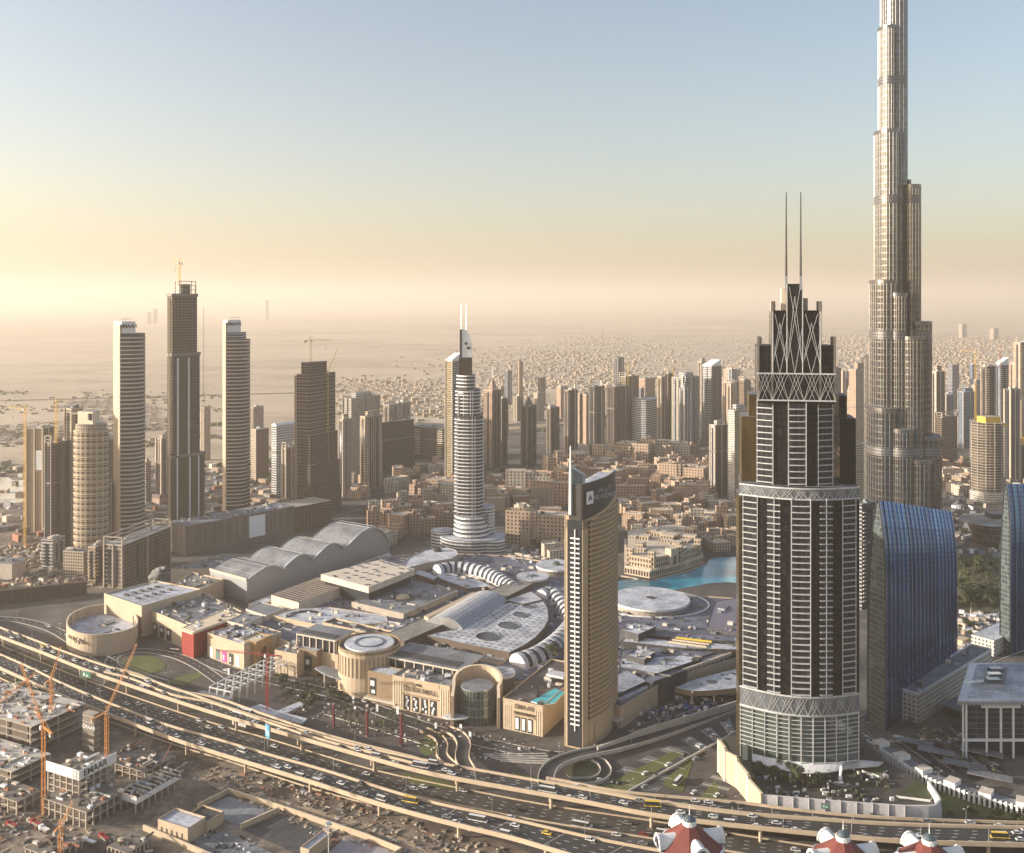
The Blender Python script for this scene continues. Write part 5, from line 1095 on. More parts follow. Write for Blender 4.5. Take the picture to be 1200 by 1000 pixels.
# right part of the mall
def disc():
    T = thing('disc_roof_hall', 'round hall with a huge white disc roof by the lake', 'hall'); c = U(762, 701, 22); s = c[1] / F; k = MB(); k.prism(ellipse(c[0], c[1] + 6, 68 * s, 44, 44), 0, 14, 'pale_wall', 'grey_roof'); L = ellipse(c[0] + 2, c[1] + 6, 67 * s, 43, 44); k.wall(L + [L[0]], 14, 16, 1.2, 'white'); k.build('terrace', T)
    k = MB(); k.cyl(*c, 13.9, 20, 43 * s, 'concrete', n=40); k.build('drum', T); k = MB(); k.cyl(*c, 20, 22, 46 * s, 'white', 'white_roof', n=48); k.cyl(*c, 22, 22.8, 4, 'grey_roof', 'dark_roof', 8); k.build('disc_roof', T)
disc()
for lab, px, z, rm in (('first long blue-grey roof strip behind the hotel', [(727, 742), (800, 748), (868, 753), (868, 746), (800, 742), (735, 736)], 22, 'blue_roof'), ('second long blue-grey roof strip with a dark edge', [(727, 752), (800, 760), (868, 762), (868, 756), (800, 752), (735, 746)], 21, 'white_roof'),
    ('wide blue-grey roof strip in the middle', [(725, 772), (790, 780), (838, 765), (780, 756), (728, 762)], 19, 'blue_roof'), ('lower blue-grey roof strip above the fin wall', [(725, 782), (770, 790), (822, 772), (800, 768), (727, 772)], 20, 'white_roof'), ('last pale roof strip above the service yard', [(725, 792), (765, 800), (805, 785), (727, 783)], 19, 'blue_roof'),
    ('white box roof right of the slab hotel', [(726, 738), (748, 744), (768, 735), (742, 730)], 27, 'white_roof'), ('cream cube with a dark lid on the mall roof', [(734, 768), (755, 774), (768, 764), (750, 758)], 24, 'white_roof'), ('purple paved deck roof beside the spired glass tower', [(828, 735), (868, 745), (868, 700), (838, 705)], 18, 'lilac')):
    wing(lab, px, z, 'dark_roof', rm, .3, eq=7, seed=int(px[0][1]))
T = thing('roof_skylight', 'yellow framed long triangular skylights sunk in the mall roof', 'skylight')
k = MB(); k.prism(roofpoly([(781, 754), (830, 760), (836, 754), (790, 748)], 20), 19, 21.5, 'cream', 'brown_dark'); k.build('kerb', T)
for i in range(3): k = MB(); a_, b_ = U(784 + i * 4, 753 - i * 2.5, 21.5), U(828 + i * 3, 759 - i * 3, 21.5); k.beam((*a_, 22), (*b_, 22), 1.5, 1.2, 'yellow' if i == 2 else 'cream'); k.build('frame', T)
def finwall():
    T = thing('fin_wall_wing', 'long beige mall wing with a row of tall vertical fins', 'building'); A = Vector(U(784, 793, 17)); B_ = Vector(U(900, 752, 17)); d = (B_ - A); l = d.length; d.normalize(); n_ = Vector((-d.y, d.x)); k = MB(); k.prism([tuple(A), tuple(B_), tuple(B_ + n_ * 14), tuple(A + n_ * 14)], 0, 18, 'beige', 'grey_roof'); k.build('wall', T)
    k = MB()
    for i in range(46): wallpanel(k, A, d, l * i / 46, l * i / 46 + .8, 5, 16.5, 'brown_dark' if i % 2 else 'cream', .25)
    k.build('fin', T); k = MB(); k.wall([A - n_ * .2, B_ - n_ * .2], 17, 19, 1.2, 'cream'); k.build('parapet', T)
    T = thing('service_wing', 'plain beige wall with two dark doors and a white sloping roof right of the hotel', 'building'); N_2 = Vector(U(728, 822, 15)); d = A - N_2; l = d.length; d.normalize(); n_ = Vector((-d.y, d.x)); k = MB(); k.prism([tuple(N_2), tuple(A), tuple(A + n_ * 26), tuple(N_2 + n_ * 26)], 0, 16, 'beige', 'white_roof'); k.build('wall', T)
    for u in (.08, .3): k = MB(); wallpanel(k, N_2, d, l * u, l * (u + .13), .5, 11, 'brown_dark', .2); k.build('door', T)
    k = MB(); q = [tuple(N_2 + d * 2 + n_ * 4), tuple(N_2 + d * l * .6 + n_ * 4), tuple(N_2 + d * l * .6 + n_ * 22), tuple(N_2 + d * 2 + n_ * 22)]; k.prism(q, 15.9, 0, 'dark_glass', 'white_roof', z1s=[19, 19, 22, 22]); k.build('sloping_roof', T)
    T = thing('curved_canopy', 'curved beige canopy with a white roof full of round holes above the drop-off', 'canopy'); p = [U(x, y, 12) for x, y in ((791, 806), (812, 810), (838, 809), (866, 806), (900, 800))]; bk = [U(x, y, 12) for x, y in ((900, 778), (866, 783), (838, 790), (812, 797))]
    k = MB(); k.prism(p + bk, 8, 12, 'ochre', 'white_roof', bot=True); k.build('slab', T)
    for i, (x, y, r_) in enumerate(((834, 799, 6), (852, 796, 3.5), (860, 790, 3.5), (846, 791, 2.5), (868, 796, 3), (822, 802, 2), (876, 788, 4))): c = U(x, y, 12); k = MB(); k.cyl(*c, 11.9, 12.3, r_ * c[1] / F, 'grey_roof', 'dark_glass', 16); k.build('roof_hole', T)
    for q in p[1:]: k = MB(); k.cyl(q[0], q[1] + 4, 0, 8.1, .8, 'pale_wall', n=8); k.build('column', T)
    T = thing('entrance_canopy', 'pale lilac flat canopy on posts at the foot of the slab hotel', 'canopy'); P = roofpoly([(705, 838), (724, 846), (744, 830), (727, 826)], 7); k = MB(); k.prism(P, 6.3, 7, 'white', 'white_roof', bot=True); k.build('roof', T)
    for q in P: k = MB(); k.cyl(q[0], q[1], 0, 6.4, .4, 'metal', n=6); k.build('post', T)
finwall()
# walls and blocks at the far left
T, P = wing('long brown hoarding wall around the dug site at the left edge', [(-200, 712), (-200, 714), (102, 682), (102, 680)], 14, 'hoarding', 'hoarding', 0, name='hoarding', cat='hoarding')
k = MB()
for i in range(40): p = Vector(U(-200, 714, 14)).lerp(Vector(U(102, 682, 14)), i / 39) ; k.box(p.x, p.y - .8, 0, 14, .5, .5, 0, 'brown_dark')
k.build('post', T)
T = thing('parking_block', 'long dark ribbed podium block with a blank white screen behind the mall', 'building'); A = Vector(U(218, 652)); B_ = Vector(U(345, 625)); d = (B_ - A).normalized(); l = (B_ - A).length; n_ = Vector((-d.y, d.x)); k = MB(); k.prism([tuple(A), tuple(B_), tuple(B_ + n_ * 40), tuple(A + n_ * 40)], 0, 36, 'f_stripe_dark', 'grey_roof'); k.build('wall', T)
k = MB(); wallpanel(k, A, d, l * .56, l * .71, 6, 33, 'dusk_sign', .4); k.build('screen', T); clutter([tuple(A), tuple(B_), tuple(B_ + n_ * 38), tuple(A + n_ * 38)], 36, 50, 44, T)
k = MB(); k.prism([tuple(B_), tuple(B_ + d * 62), tuple(B_ + d * 62 + n_ * 40), tuple(B_ + n_ * 40)], 0, 34, 'f_frame_dark', 'concrete'); k.build('frame_wing', T)
# ------------------------------------------------------------------ slab hotel in front of the mall
def hotel():
    T = thing('slab_hotel', 'tall beige slab hotel with a bowed window grid, dark glass end and white mast', 'hotel'); D = F * H / (879 - YH); N = Vector(((683 - 600) * D / F, D)); A = N - Vector((.895, -.446)) * 12.6
    e = Vector((.52, .854)); L_ = reach(N, e, 724) * .97; n_ = Vector((e.y, -e.x)); top = 176
    fr_ = []; NB = 20
    for i in range(NB + 1): u = i / NB; fr_.append(N + e * L_ * u + n_ * math.sin(u * math.pi) * 4.5 * (1 if u > .5 else 1))
    B_ = A + e * L_ + Vector((2, 0)); w0 = 2  # solid strip then grid
    def ztop(u): return 160 + 9 * u ** .8
    body = [A] + fr_ + [B_]; k = MB(); zs = [159] + [ztop(i / NB) for i in range(NB + 1)] + [166]
    k.prism([tuple(p) for p in body], 0, 0, 'tan_wall', 'grey_roof', z1s=zs, top=False); k.prism([tuple(p) for p in body], 150, 156, 'tan_wall', 'grey_roof'); k.build('wall', T)
    # deep window grid on the bowed front
    fh = 3.35; z0 = 18; k = MB(); g = MB()
    for j in range(3, NB + 1):
        p, q = fr_[j - 1], fr_[j]; d = (q - p).normalized(); nn = Vector((d.y, -d.x)); zt = ztop(j / NB) - 7
        a_, b_ = p + nn * .1, q + nn * .1; g.wall([a_, b_], z0, zt, .2, 'bronze_glass'); c = q + nn * .5; k.box(c.x, c.y, z0, zt, .8, .5, math.atan2(d.y, d.x), 'tan_wall')
        m_ = p.lerp(q, .5) + nn * .3; k.box(m_.x, m_.y, z0, zt, .25, .3, math.atan2(d.y, d.x), 'tan_wall')
        nf = int((zt - z0) / fh)
        for f_ in range(nf + 1): k.wall([p + nn * .55, q + nn * .55], z0 + f_ * fh, z0 + f_ * fh + 1.0, .45, 'tan_wall')
    g.build('window', T); k.build('facade_grid', T)
    k = MB()
    for f_ in range(44): wallpanel(k, N + e * .2, e, 1.2, 3.0, 18 + f_ * fh, 18.8 + f_ * fh, 'brown_dark', .06)
    k.build('ventilation_slot', T)
    # dark glass end with white balcony slats
    d = (N - A).normalized(); l = (N - A).length; k = MB(); wallpanel(k, A, d, 1.2, l - .6, 1, 156, 'dark_glass', .15); k.build('end_glass', T)
    k = MB(); wallpanel(k, A, d, 6.7, 7.3, 12, 150, 'white', 1.0, .8)
    for f_ in range(39): wallpanel(k, A, d, 3.6, 10.4, 16 + f_ * fh, 16.9 + f_ * fh, 'white', .9, 1.2)
    k.build('balcony', T)
    k = MB(); 
    for f_ in range(45): wallpanel(k, A, d, 1.3, l - .7, 3 + f_ * 3.35, 3.35 + f_ * 3.35, 'bronze_glass', .3, .2)
    k.build('spandrel', T); k = MB(); k.box(A.x - .3, A.y + 1, 0, 159, 1.3, 1.6, 0, 'cream'); k.build('corner_pier', T)
    # dark crown screen sweeping along the bow
    C_ = [A + d * 2.5] + [A.lerp(N, .9)] + [p - n_ * .6 for p in fr_[:19]]; cr = [tuple(p) for p in C_]; zc0 = 156; n_c = len(cr)
    k = MB(); k.wall(cr, lambda i: 156 + 12 * (i / n_c) ** 1.5, lambda i: 181 + 3.5 * i / n_c, 1.2, 'crown_dark', 'metal'); k.build('crown_screen', T)
    k = MB(); k.prism(cr + [tuple(B_ - e * 6)], 160, 0, 'crown_dark', 'white_roof', z1s=[178 + 3.5 * i / n_c for i in range(n_c)] + [182]); k.build('crown_roof', T)
    c = A + d * 4.5 + Vector((1, 4)); k = MB(); k.prism([(c.x - 1, c.y), (c.x + 7, c.y - 1), (c.x + 9, c.y + 6), (c.x, c.y + 6)], 178, 0, 'tint_glass', 'tint_glass', z1s=[191, 186, 186, 191]); k.build('crown_fin', T)
    q = A + d * 3.4 - Vector((0, 1.6)); k = MB(); k.tube((q.x, q.y, 160), (q.x, q.y, 190), 1.3, 'white', 8, 1.0); k.tube((q.x, q.y, 190), (q.x, q.y, 207), .8, 'white', 8, .4); k.build('mast', T)
    s = fr_[4]; dd = (fr_[6] - fr_[3]).normalized(); nn = Vector((dd.y, -dd.x)); k = MB(); p = fr_[1] + nn * 1.0; k.wall([p, p + dd * 7], 167, 175.5, .6, 'dusk_sign'); k.build('emblem', T)
    letters('emblem', 'A', 6, (*(p + dd * 3.5 + nn * .45), 171), dd, 'blue_roof', T, .2)
    p = fr_[8] + nn * .6; letters('name_sign', 'THE ADDRESS', 4.4, (*(p + dd * 1), 170), dd, 'metal', T, .3); letters('name_sign', '\u0627\u0644\u0639\u0646\u0648\u0627\u0646'[::-1], 4.0, (*(p + dd * 1), 175.5), dd, 'metal', T, .3)
    k = MB(); 
    for i in (2, 4): p = fr_[i]; wallpanel(k, p, e, .8, L_ / NB * 2 - .6, .5, 15, 'brown_dark', .3)
    wallpanel(k, N, e, 1.2, 3.2, .5, 6, 'brown_dark', .15); k.build('door', T)
plain('white_wall', (.55, .54, .56), .7, var=.1, sc=.06); plain('tan_wall', (.47, .35, .225), .8, var=.07, sc=.05); plain('crown_dark', (.075, .07, .07), .35, .3); hotel()

# ------------------------------------------------------------------ glass tower with two spires
def boulevard():
    D = F * (H - 7) / (893 - YH); Xc = (936 - 600) * D / F; yaw = -math.atan2(Xc, D) * .6; s = D / F; Z = lambda y: ZA(y, D)
    T = thing('spired_glass_tower', 'stepped black glass tower with white balcony columns and two tall spires', 'tower', (Xc, D, 0), yaw)
    def arc(x0, x1, hw, bulge, dy=0, n=8): return [(x0 + (x1 - x0) * i / n, -bulge * math.cos((x0 + (x1 - x0) * i / n) / hw * math.pi / 2 * .95) + dy) for i in range(n + 1)]
    arc0 = arc
    def slab(hw, bulge, z0, z1, depth, m, nm, mt='grey_roof'): k = MB(); k.prism(arc(-hw, hw, hw, bulge, n=16) + [(hw, depth), (-hw, depth)], z0, z1, m, mt); return k.build(nm, T)
    zl0, zl1 = Z(829), Z(806); zm = Z(583); zb = Z(567); zu = Z(468); zu2 = Z(437)
    slab(37, 12, 0, zl0, 30, 'glass_green', 'lower_storeys'); slab(36.5, 12, zl0, zm, 30, 'tower_glass', 'middle_storeys'); slab(36.5, 11, zm, zb, 30, 'dark_glass', 'belt'); k = MB(); k.prism([(x - 2.5, y) for x, y in arc(-24.2, 24.2, 24.2, 8, n=16)] + [(21.7, 28), (-26.7, 28)], zb, zu, 'tower_glass', 'grey_roof'); k.build('upper_storeys', T)
    for x in (-1, 1):  # left wings coloured gold to stand for low sun on that side
        k = MB(); k.prism([(x * 36, 2), (x * 38, 2), (x * 38, 30), (x * 36, 30)], 0, Z(585), 'side_sunlit' if x < 0 else 'tower_glass', 'grey_roof'); k.build('side_wing', T)
        k = MB(); k.prism([(x * 26, 3), (x * 36, 3), (x * 36, 28), (x * 26, 28)], 0, Z(490), 'side_sunlit' if x < 0 else 'tower_glass', 'grey_roof'); k.prism([(x * 26, 6), (x * 31, 6), (x * 31, 26), (x * 26, 26)], 0, Z(464), 'side_sunlit' if x < 0 else 'tower_glass', 'grey_roof'); k.build('side_wing', T)
    # curved lower storeys: floor slabs
    k = MB()
    for i in range(10): z = 17 + i * (zl0 - 18) / 9; L = arc(-37.5, 37.5, 37.5, 12.8, n=16); k.wall(L, z, z + .42, .6, 'slab_grey')
    k.build('floor_slab', T); k = MB()
    for i in range(11): x = -37 + 7.4 * i; y = arc(x, x, 37.5, 13.3, n=1)[0][1]; k.box(x, y, 2, zl0, .6, .8, 0, 'slab_grey')
    k.build('mullion', T)
    # balcony stacks
    def stack(x0, x1, hw, bulge, z0, z1, fh, full=True, posts=True, sx=0):
        arc = lambda *a_, **k_: [(x - 0, y) for x, y in arc0(a_[0] - sx, a_[1] - sx, *a_[2:], **k_)]
        arc_s = arc; arc = lambda *a_, **k_: [(x + sx, y) for x, y in arc_s(*a_, **k_)]
        k = MB(); nfl = int((z1 - z0) / fh)
        for i in range(nfl + 1): z = z0 + i * fh; k.wall(arc(x0, x1, hw, bulge + .9, n=3), z, z + .5, 2.0, 'slab_grey')
        if posts:
            for x in ((x0, x1) if full else ((x0 + x1) / 2,)): y = arc(x, x, hw, bulge + 1.6, n=1)[0][1]; k.box(x, y, z0 - 2, z1 + 2, .5, .8, 0, 'slab_grey')
        k.build('balcony_stack', T)
        g = MB(); g.wall(arc(x0, x1, hw, bulge + .15, n=3), z0, z1, .3, 'balcony_glass'); g.build('balcony_glazing', T)
    for a_, b_, f_ in ((-35.4, -26.6, 1), (-20.5, -12.6, 0), (-6, 5.8, 1), (12, 19.6, 0), (26.4, 35.2, 1)): stack(a_, b_, 36.5, 12, zl1, zm, 4.0, bool(f_))
    for a_, b_ in ((-26.4, -16.8), (-7.4, 3.6), (11.4, 21.0)): stack(a_, b_, 24.9, 8, zb + 1, zu - 2, 4.0, sx=-2.5)
    # thin lines on the dark glass
    # lattice belts
    def lattice(hw, bulge, z0, z1, nb, nm, sheet=True, flat=None, sx=0):
        k = MB(); 
        for i in range(nb):
            x0, x1 = -hw + 2 * hw * i / nb, -hw + 2 * hw * (i + 1) / nb
            P = lambda x, z: (x + sx, arc(x, x, hw, bulge, n=1)[0][1] if flat is None else flat, z)
            m_ = (x0 + x1) / 2
            for a_, b_ in (((x0, z0), (m_ + .3 * (x1 - x0), z1)), ((x1, z0), (m_ - .3 * (x1 - x0), z1)), ((m_ - .2 * (x1 - x0), z0), (x1, z1)), ((m_ + .2 * (x1 - x0), z0), (x0, z1)), ((x0, z0), (m_, z1)), ((x1, z0), (m_, z1))): k.tube(P(*a_), P(*b_), .13, 'slab_grey', 4)
        for z in (z0, z1): k.wall(arc(-hw, hw, hw, bulge, n=14) if flat is None else [(-hw + sx, flat), (hw + sx, flat)], z - .4, z + .5, .8, 'slab_grey')
        k.build(nm, T)
        if sheet: g = MB(); g.wall(arc(-hw, hw, hw, bulge - .6, n=14), z0, z1, .3, 'belt_glass'); g.build('belt_glazing', T)
    lattice(37.4, 13.6, zl0, zl1 - 1, 9, 'lattice_belt'); lattice(37.6, 13.0, zm + 1, zb - 1, 9, 'lattice_belt'); lattice(24.4, 9.2, zu, zu2, 5, 'lattice_belt', False, flat=-10.2, sx=-2.7)
    # upper tiers
    def tier(x0, x1, z0, z1, y0, dp, nm, m='tower_glass'): k = MB(); k.prism([(x0, y0), (x1, y0), (x1, y0 + dp), (x0, y0 + dp)], z0, z1, m, 'dark_roof'); k.build(nm, T)
    z1, z2, z3 = Z(405), Z(364), Z(333)
    tier(-26.3, 21.3, zu - 2, z1, -8.6, 30, 'crown_tier'); tier(-17.5, 12.3, z1 - 1, z2, -8.2, 22, 'crown_tier'); tier(-8.3, 1.2, zu, z3, -9.4, 14, 'crown_core', 'black_glass')
    for x, zz in ((-26.3, z1), (21.3, z1), (-17.5, z2), (12.3, z2)):
        k = MB(); k.box(x, -7.8, zu, zz + 6, 1.5, 2.4, 0, 'concrete_dark'); k.box(x * .97 + .3, -4, zz - 1, zz + 6, 2.8, 5, 0, 'beige' if x < 0 else 'concrete_dark'); k.build('corner_pier', T)
    k = MB(); k.box(-10, -2, z2, z3 - 3, 3, 8, 0, 'cream'); k.build('roof_box', T); k = MB(); k.box(3.5, -2, z2, z2 + 8, 3, 8, 0, 'concrete'); k.build('roof_box', T)
    k = MB()
    for x in (-17.3, -8.4, 1.3, 12.2): k.box(x, -9.9, zu2, (z3 if -10 < x < 2 else z2) - .5, .5, .9, 0, 'slab_grey')
    for a_, b_, zt_ in ((-8.4, 1.3, z3 - 2), (-17.3, -8.4, z2 - 2), (1.3, 12.2, z2 - 2)):
        zb_ = z1 - 12; zm_ = (zb_ + zt_) / 2; w_ = b_ - a_; yy = -10.0
        for p_, q_ in (((a_, zb_), (b_ - w_ * .15, zt_)), ((b_, zb_), (a_ + w_ * .15, zt_)), ((a_, zb_), ((a_ + b_) / 2, zt_ - 6)), ((b_, zb_), ((a_ + b_) / 2, zt_ - 6)), (((a_ + b_) / 2, zb_ - 6), (b_, zm_)), (((a_ + b_) / 2, zb_ - 6), (a_, zm_))): k.tube((p_[0], yy, p_[1]), (q_[0], yy, q_[1]), .17, 'slab_grey', 4)
    k.build('crown_lattice', T)
    for x in (-8.8, .2):
        k = MB(); k.box(x, -9, z3 - 4, z3 + 5, 1.5, 1.5, 0, 'metal'); k.tube((x, -9, z3 + 5), (x, -9, Z(300)), .75, 'crown_dark', 8, .7); k.tube((x, -9, Z(300)), (x, -9, Z(227)), .62, 'crown_dark', 8, .35); k.build('spire', T)
    # entrance canopy like a white sickle
    k = MB(); o = arc(-30, 36, 40, 20, n=16); inn = arc(-30, 36, 40, 12.0, n=16)
    for i in range(16): a_, b_, c_, d_ = o[i], o[i + 1], inn[i + 1], inn[i]; k.face([(*a_, 9.5), (*b_, 9.5), (*c_, 12.5), (*d_, 12.5)], 'white'); k.face([(*d_, 12), (*c_, 12), (*b_, 9), (*a_, 9)], 'white'); k.face([(*a_, 9), (*b_, 9), (*b_, 9.5), (*a_, 9.5)], 'white')
    k.build('canopy', T); k = MB(); k.prism([(22, -17), (48, -8), (52, -2), (30, -2)], 11.5, 12.2, 'slab_grey', 'metal', bot=True); k.build('side_canopy', T)
    k = MB(); [k.cyl(x, y + 1.5, 0, 10.5, .5, 'slab_grey', n=8) for x, y in o[2::3]]; k.build('canopy_post', T)
    return T
plain('black_glass', (.012, .013, .016), .1); plain('side_sunlit', (.10, .07, .03), .25, .4, var=.4, sc=.08); plain('slab_grey', (.47, .48, .49), .5); facade('tower_glass', (.014, .014, .016), (.006, .007, .009), 4.0, 2.1, .82, .86, .3, .08, .1, .2, var=.3, gl2=(.06, .062, .055)); facade('balcony_glass', (.03, .03, .035), (.02, .022, .028), 4.0, 3.2, .8, .8, .3, .12, var=.3, gl2=(.12, .12, .13)); plain('belt_glass', (.16, .18, .20), .25, .3)  # tower_glass: scattered paler panes paint stray reflections into the colour
M['tower_glass'].node_tree.nodes['Principled BSDF'].inputs['Specular IOR Level'].default_value = .25
boulevard()
# its garden deck
def deck_garden():
    T = thing('garden_deck', 'raised garden deck with a beige and grey retaining wall round the spired tower', 'terrace'); px = [(843, 868), (849, 884), (866, 902), (876, 925), (893, 943), (1000, 953), (1098, 955), (1104, 945), (1085, 920), (1035, 890), (1010, 862), (930, 850), (866, 858)]
    zs = 7; P = roofpoly(px, zs); k = MB(); k.prism(P, 0, zs, 'cream', 'asphalt_brown'); k.build('deck', T)
    k = MB(); zt_ = [22, 21, 19, 16.5, 14]; L = [U(x, y, z) for (x, y), z in zip([(843, 866), (850, 877), (864, 888), (877, 908), (893, 931)], zt_)]; [(k.wall([L[i], L[i + 1]], 0, zt_[i + 1] + .6, 1.6, 'beige', 'cream'), k.box(L[i][0], L[i][1], 0, zt_[i] - .4, 2, 2, .3, 'cream'), k.wall([(L[i][0] + 2.6, L[i][1] + 1), (L[i + 1][0] + 2.6, L[i + 1][1] + 1)], zs - .5, zt_[i + 1] - .8, 3, 'ochre', 'leaf')) for i in range(4)]; k.build('retaining_wall', T); k = MB(); L = resample([U(x, y, 13.5) for x, y in ((893, 931), (950, 936), (1000, 940), (1060, 944), (1095, 944), (1102, 936), (1088, 915))], 30); k.wall(L, 0, 13.5, 1.2, 'white_wall'); k.build('retaining_wall', T)
    k = MB()
    for i in range(0, 20, 2): p = L[i]; k.box(p[0], p[1] - .9, 0, 13.8, .7, .8, 0, 'metal')
    k.build('joint_pier', T)
    c = U(985, 915, zs); k = MB(); k.cyl(*c, zs, zs + .6, 7, 'light_concrete', 'black', 24); k.build('fountain_basin', T)
    k = MB(); k.prism(roofpoly([(1010, 905), (1030, 912), (1040, 905), (1018, 896)], zs), zs, zs + 1.5, 'white', 'grass'); k.build('planter', T)
    k = MB(); k.prism(roofpoly([(1050, 935), (1090, 940), (1098, 930), (1075, 915)], zs), zs - .2, zs + 1.4, 'white', 'leaf'); k.build('planter', T)
    S_ = MB(); S_.tube((*c, zs + .5), (c[0], c[1], zs + 4), 1.2, 'white', 8, .9); S_.tube((c[0], c[1], zs + 4), (c[0] + .6, c[1], zs + 8), .9, 'white', 8, 1.1); S_.dome(c[0] + .6, c[1], zs + 8, 1.1, 1.3, 'white', 8, 3); tag(S_.build('sculpture'), 'white abstract sculpture standing in the black fountain basin', 'sculpture')
deck_garden()

# ------------------------------------------------------------------ blue sail-shaped glass towers
def fin_glass():
    m, n, l, b = mat('sail_glass'); uv = n.new('ShaderNodeUVMap').outputs[0]; sp = n.new('ShaderNodeSeparateXYZ'); l.new(uv, sp.inputs[0])
    fv = mth(n, l, 'FRACT', mth(n, l, 'DIVIDE', sp.outputs[1], 4)); fu = mth(n, l, 'FRACT', mth(n, l, 'DIVIDE', sp.outputs[0], 1.6))
    k = mth(n, l, 'MAXIMUM', mth(n, l, 'LESS_THAN', fv, .12), mth(n, l, 'LESS_THAN', fu, .1))
    cb = n.new('ShaderNodeCombineXYZ'); l.new(mth(n, l, 'FLOOR', mth(n, l, 'DIVIDE', sp.outputs[0], 1.6)), cb.inputs[0]); wn = n.new('ShaderNodeTexWhiteNoise'); l.new(cb.outputs[0], wn.inputs['Vector'])
    c = mixc(n, l, wn.outputs['Value'], (.006, .075, .30), (.14, .50, 1.0)); l.new(mixc(n, l, k, c, (.012, .02, .05)), b.inputs['Base Color'])
    b.inputs['Metallic'].default_value = .92; b.inputs['Roughness'].default_value = .06
    bp = n.new('ShaderNodeBump'); bp.inputs['Distance'].default_value = .12; l.new(noise(n, l, .25, 3, wpos(n)), bp.inputs['Height']); l.new(bp.outputs[0], b.inputs['Normal'])
fin_glass()
plain('fin_dark', (.05, .055, .07), .3, .6); plain('fin_metal', (.42, .52, .68), .22, .9)
def sail(label, nx, ny, lx, rx, ztl, ztr, ry):
    T = thing('sail_tower', label, 'tower'); N = Vector(U(nx, ny)); Rr = Vector(U(rx, ry)); e = (Rr - N); L_ = e.length; e.normalize(); b = Vector((-.35, .94)); wd = reach(N, b, lx)
    prof = [(0, 0), (.0, .35), (.0, .62), (.02, .70), (.07, .78), (.15, .86), (.27, .93), (.42, 1.0), (.60, .93), (.78, .80), (.92, .62), (1.0, .42), (1.0, 0)]; prof = smooth(prof[:1] + prof[1:-1] + prof[-1:], 1)
    n = 14
    def pt(u, p): zt = ztl + (ztr - ztl) * u; q = N + e * L_ * u + b * wd * p[0]; return (q.x, q.y, p[1] * zt)
    k = MB()
    for j in range(n):
        for p, q in zip(prof, prof[1:]): k.face([pt(j / n, p), pt((j + 1) / n, p), pt((j + 1) / n, q), pt(j / n, q)], 'sail_glass', [(j / n * L_, p[1] * ztl), ((j + 1) / n * L_, p[1] * ztl), ((j + 1) / n * L_, q[1] * ztl), (j / n * L_, q[1] * ztl)])
    k.build('glass_skin', T); k = MB(); k.face([pt(0, p) for p in prof][::-1], 'f_gable', [(p[0] * wd, p[1] * ztl) for p in prof][::-1]); k.build('gable', T); k = MB(); k.face([pt(1, p) for p in prof], 'fin_dark'); k.build('gable', T)
    k = MB()
    for i in range(19):
        u = i / 18; o = Vector((e.y, -e.x)) * .4
        for p, q in zip(prof, prof[1:]):
            if q[0] > .43: break
            a_, c_ = Vector(pt(u, p)), Vector(pt(u, q)); k.beam(a_ + Vector((*o, 0)), c_ + Vector((*o, 0)), .35, .7, 'fin_metal')
    k.build('fin', T)
    k = MB()
    for p, q in zip(prof, prof[1:]): k.beam(pt(0, p), pt(0, q), .9, .9, 'fin_dark')
    k.build('edge_frame', T)
facade('f_gable', (.12, .14, .15), (.06, .08, .08), 4, 3, .75, .85, .3, .1, .3, var=.4)
sail('blue sail-shaped glass tower with vertical fins beside the spired tower', 1038, 857, 1017, 1121, 166, 137, 796)
sail('second blue sail-shaped glass tower cut by the right edge of the picture', 1184, 768, 1172, 1290, 150, 130, 720)
# long white building
T, P, A, a, b = None, None, None, 0, 0
def longwhite():
    T = thing('office_wing', 'long low white building with rows of small dark windows before the blue tower', 'building'); A = Vector(U(1076, 848)); B_ = Vector(U(1162, 792)); d = (B_ - A).normalized(); n_ = Vector((-d.y, d.x)); P = [A, B_, B_ + n_ * 16, A + n_ * 16]
    k = MB(); k.prism([tuple(p) for p in P], 0, 21, 'f_lowwhite', 'grey_roof'); k.build('wall', T); k = MB(); L = offset([tuple(p) for p in P], -.1); k.wall(L + [L[0]], 20.8, 22.3, .5, 'white'); k.build('parapet', T); clutter([tuple(p) for p in P], 21, 14, 77, T)
    T = thing('office_wing', 'second pale low building continuing behind the white office block', 'building'); A = Vector(U(1165, 770)); B_ = Vector(U(1260, 725)); d = (B_ - A).normalized(); n_ = Vector((-d.y, d.x)); k = MB(); k.prism([tuple(A), tuple(B_), tuple(B_ + n_ * 20), tuple(A + n_ * 20)], 0, 14, 'f_lowwhite', 'white_roof'); k.build('wall', T)
longwhite()
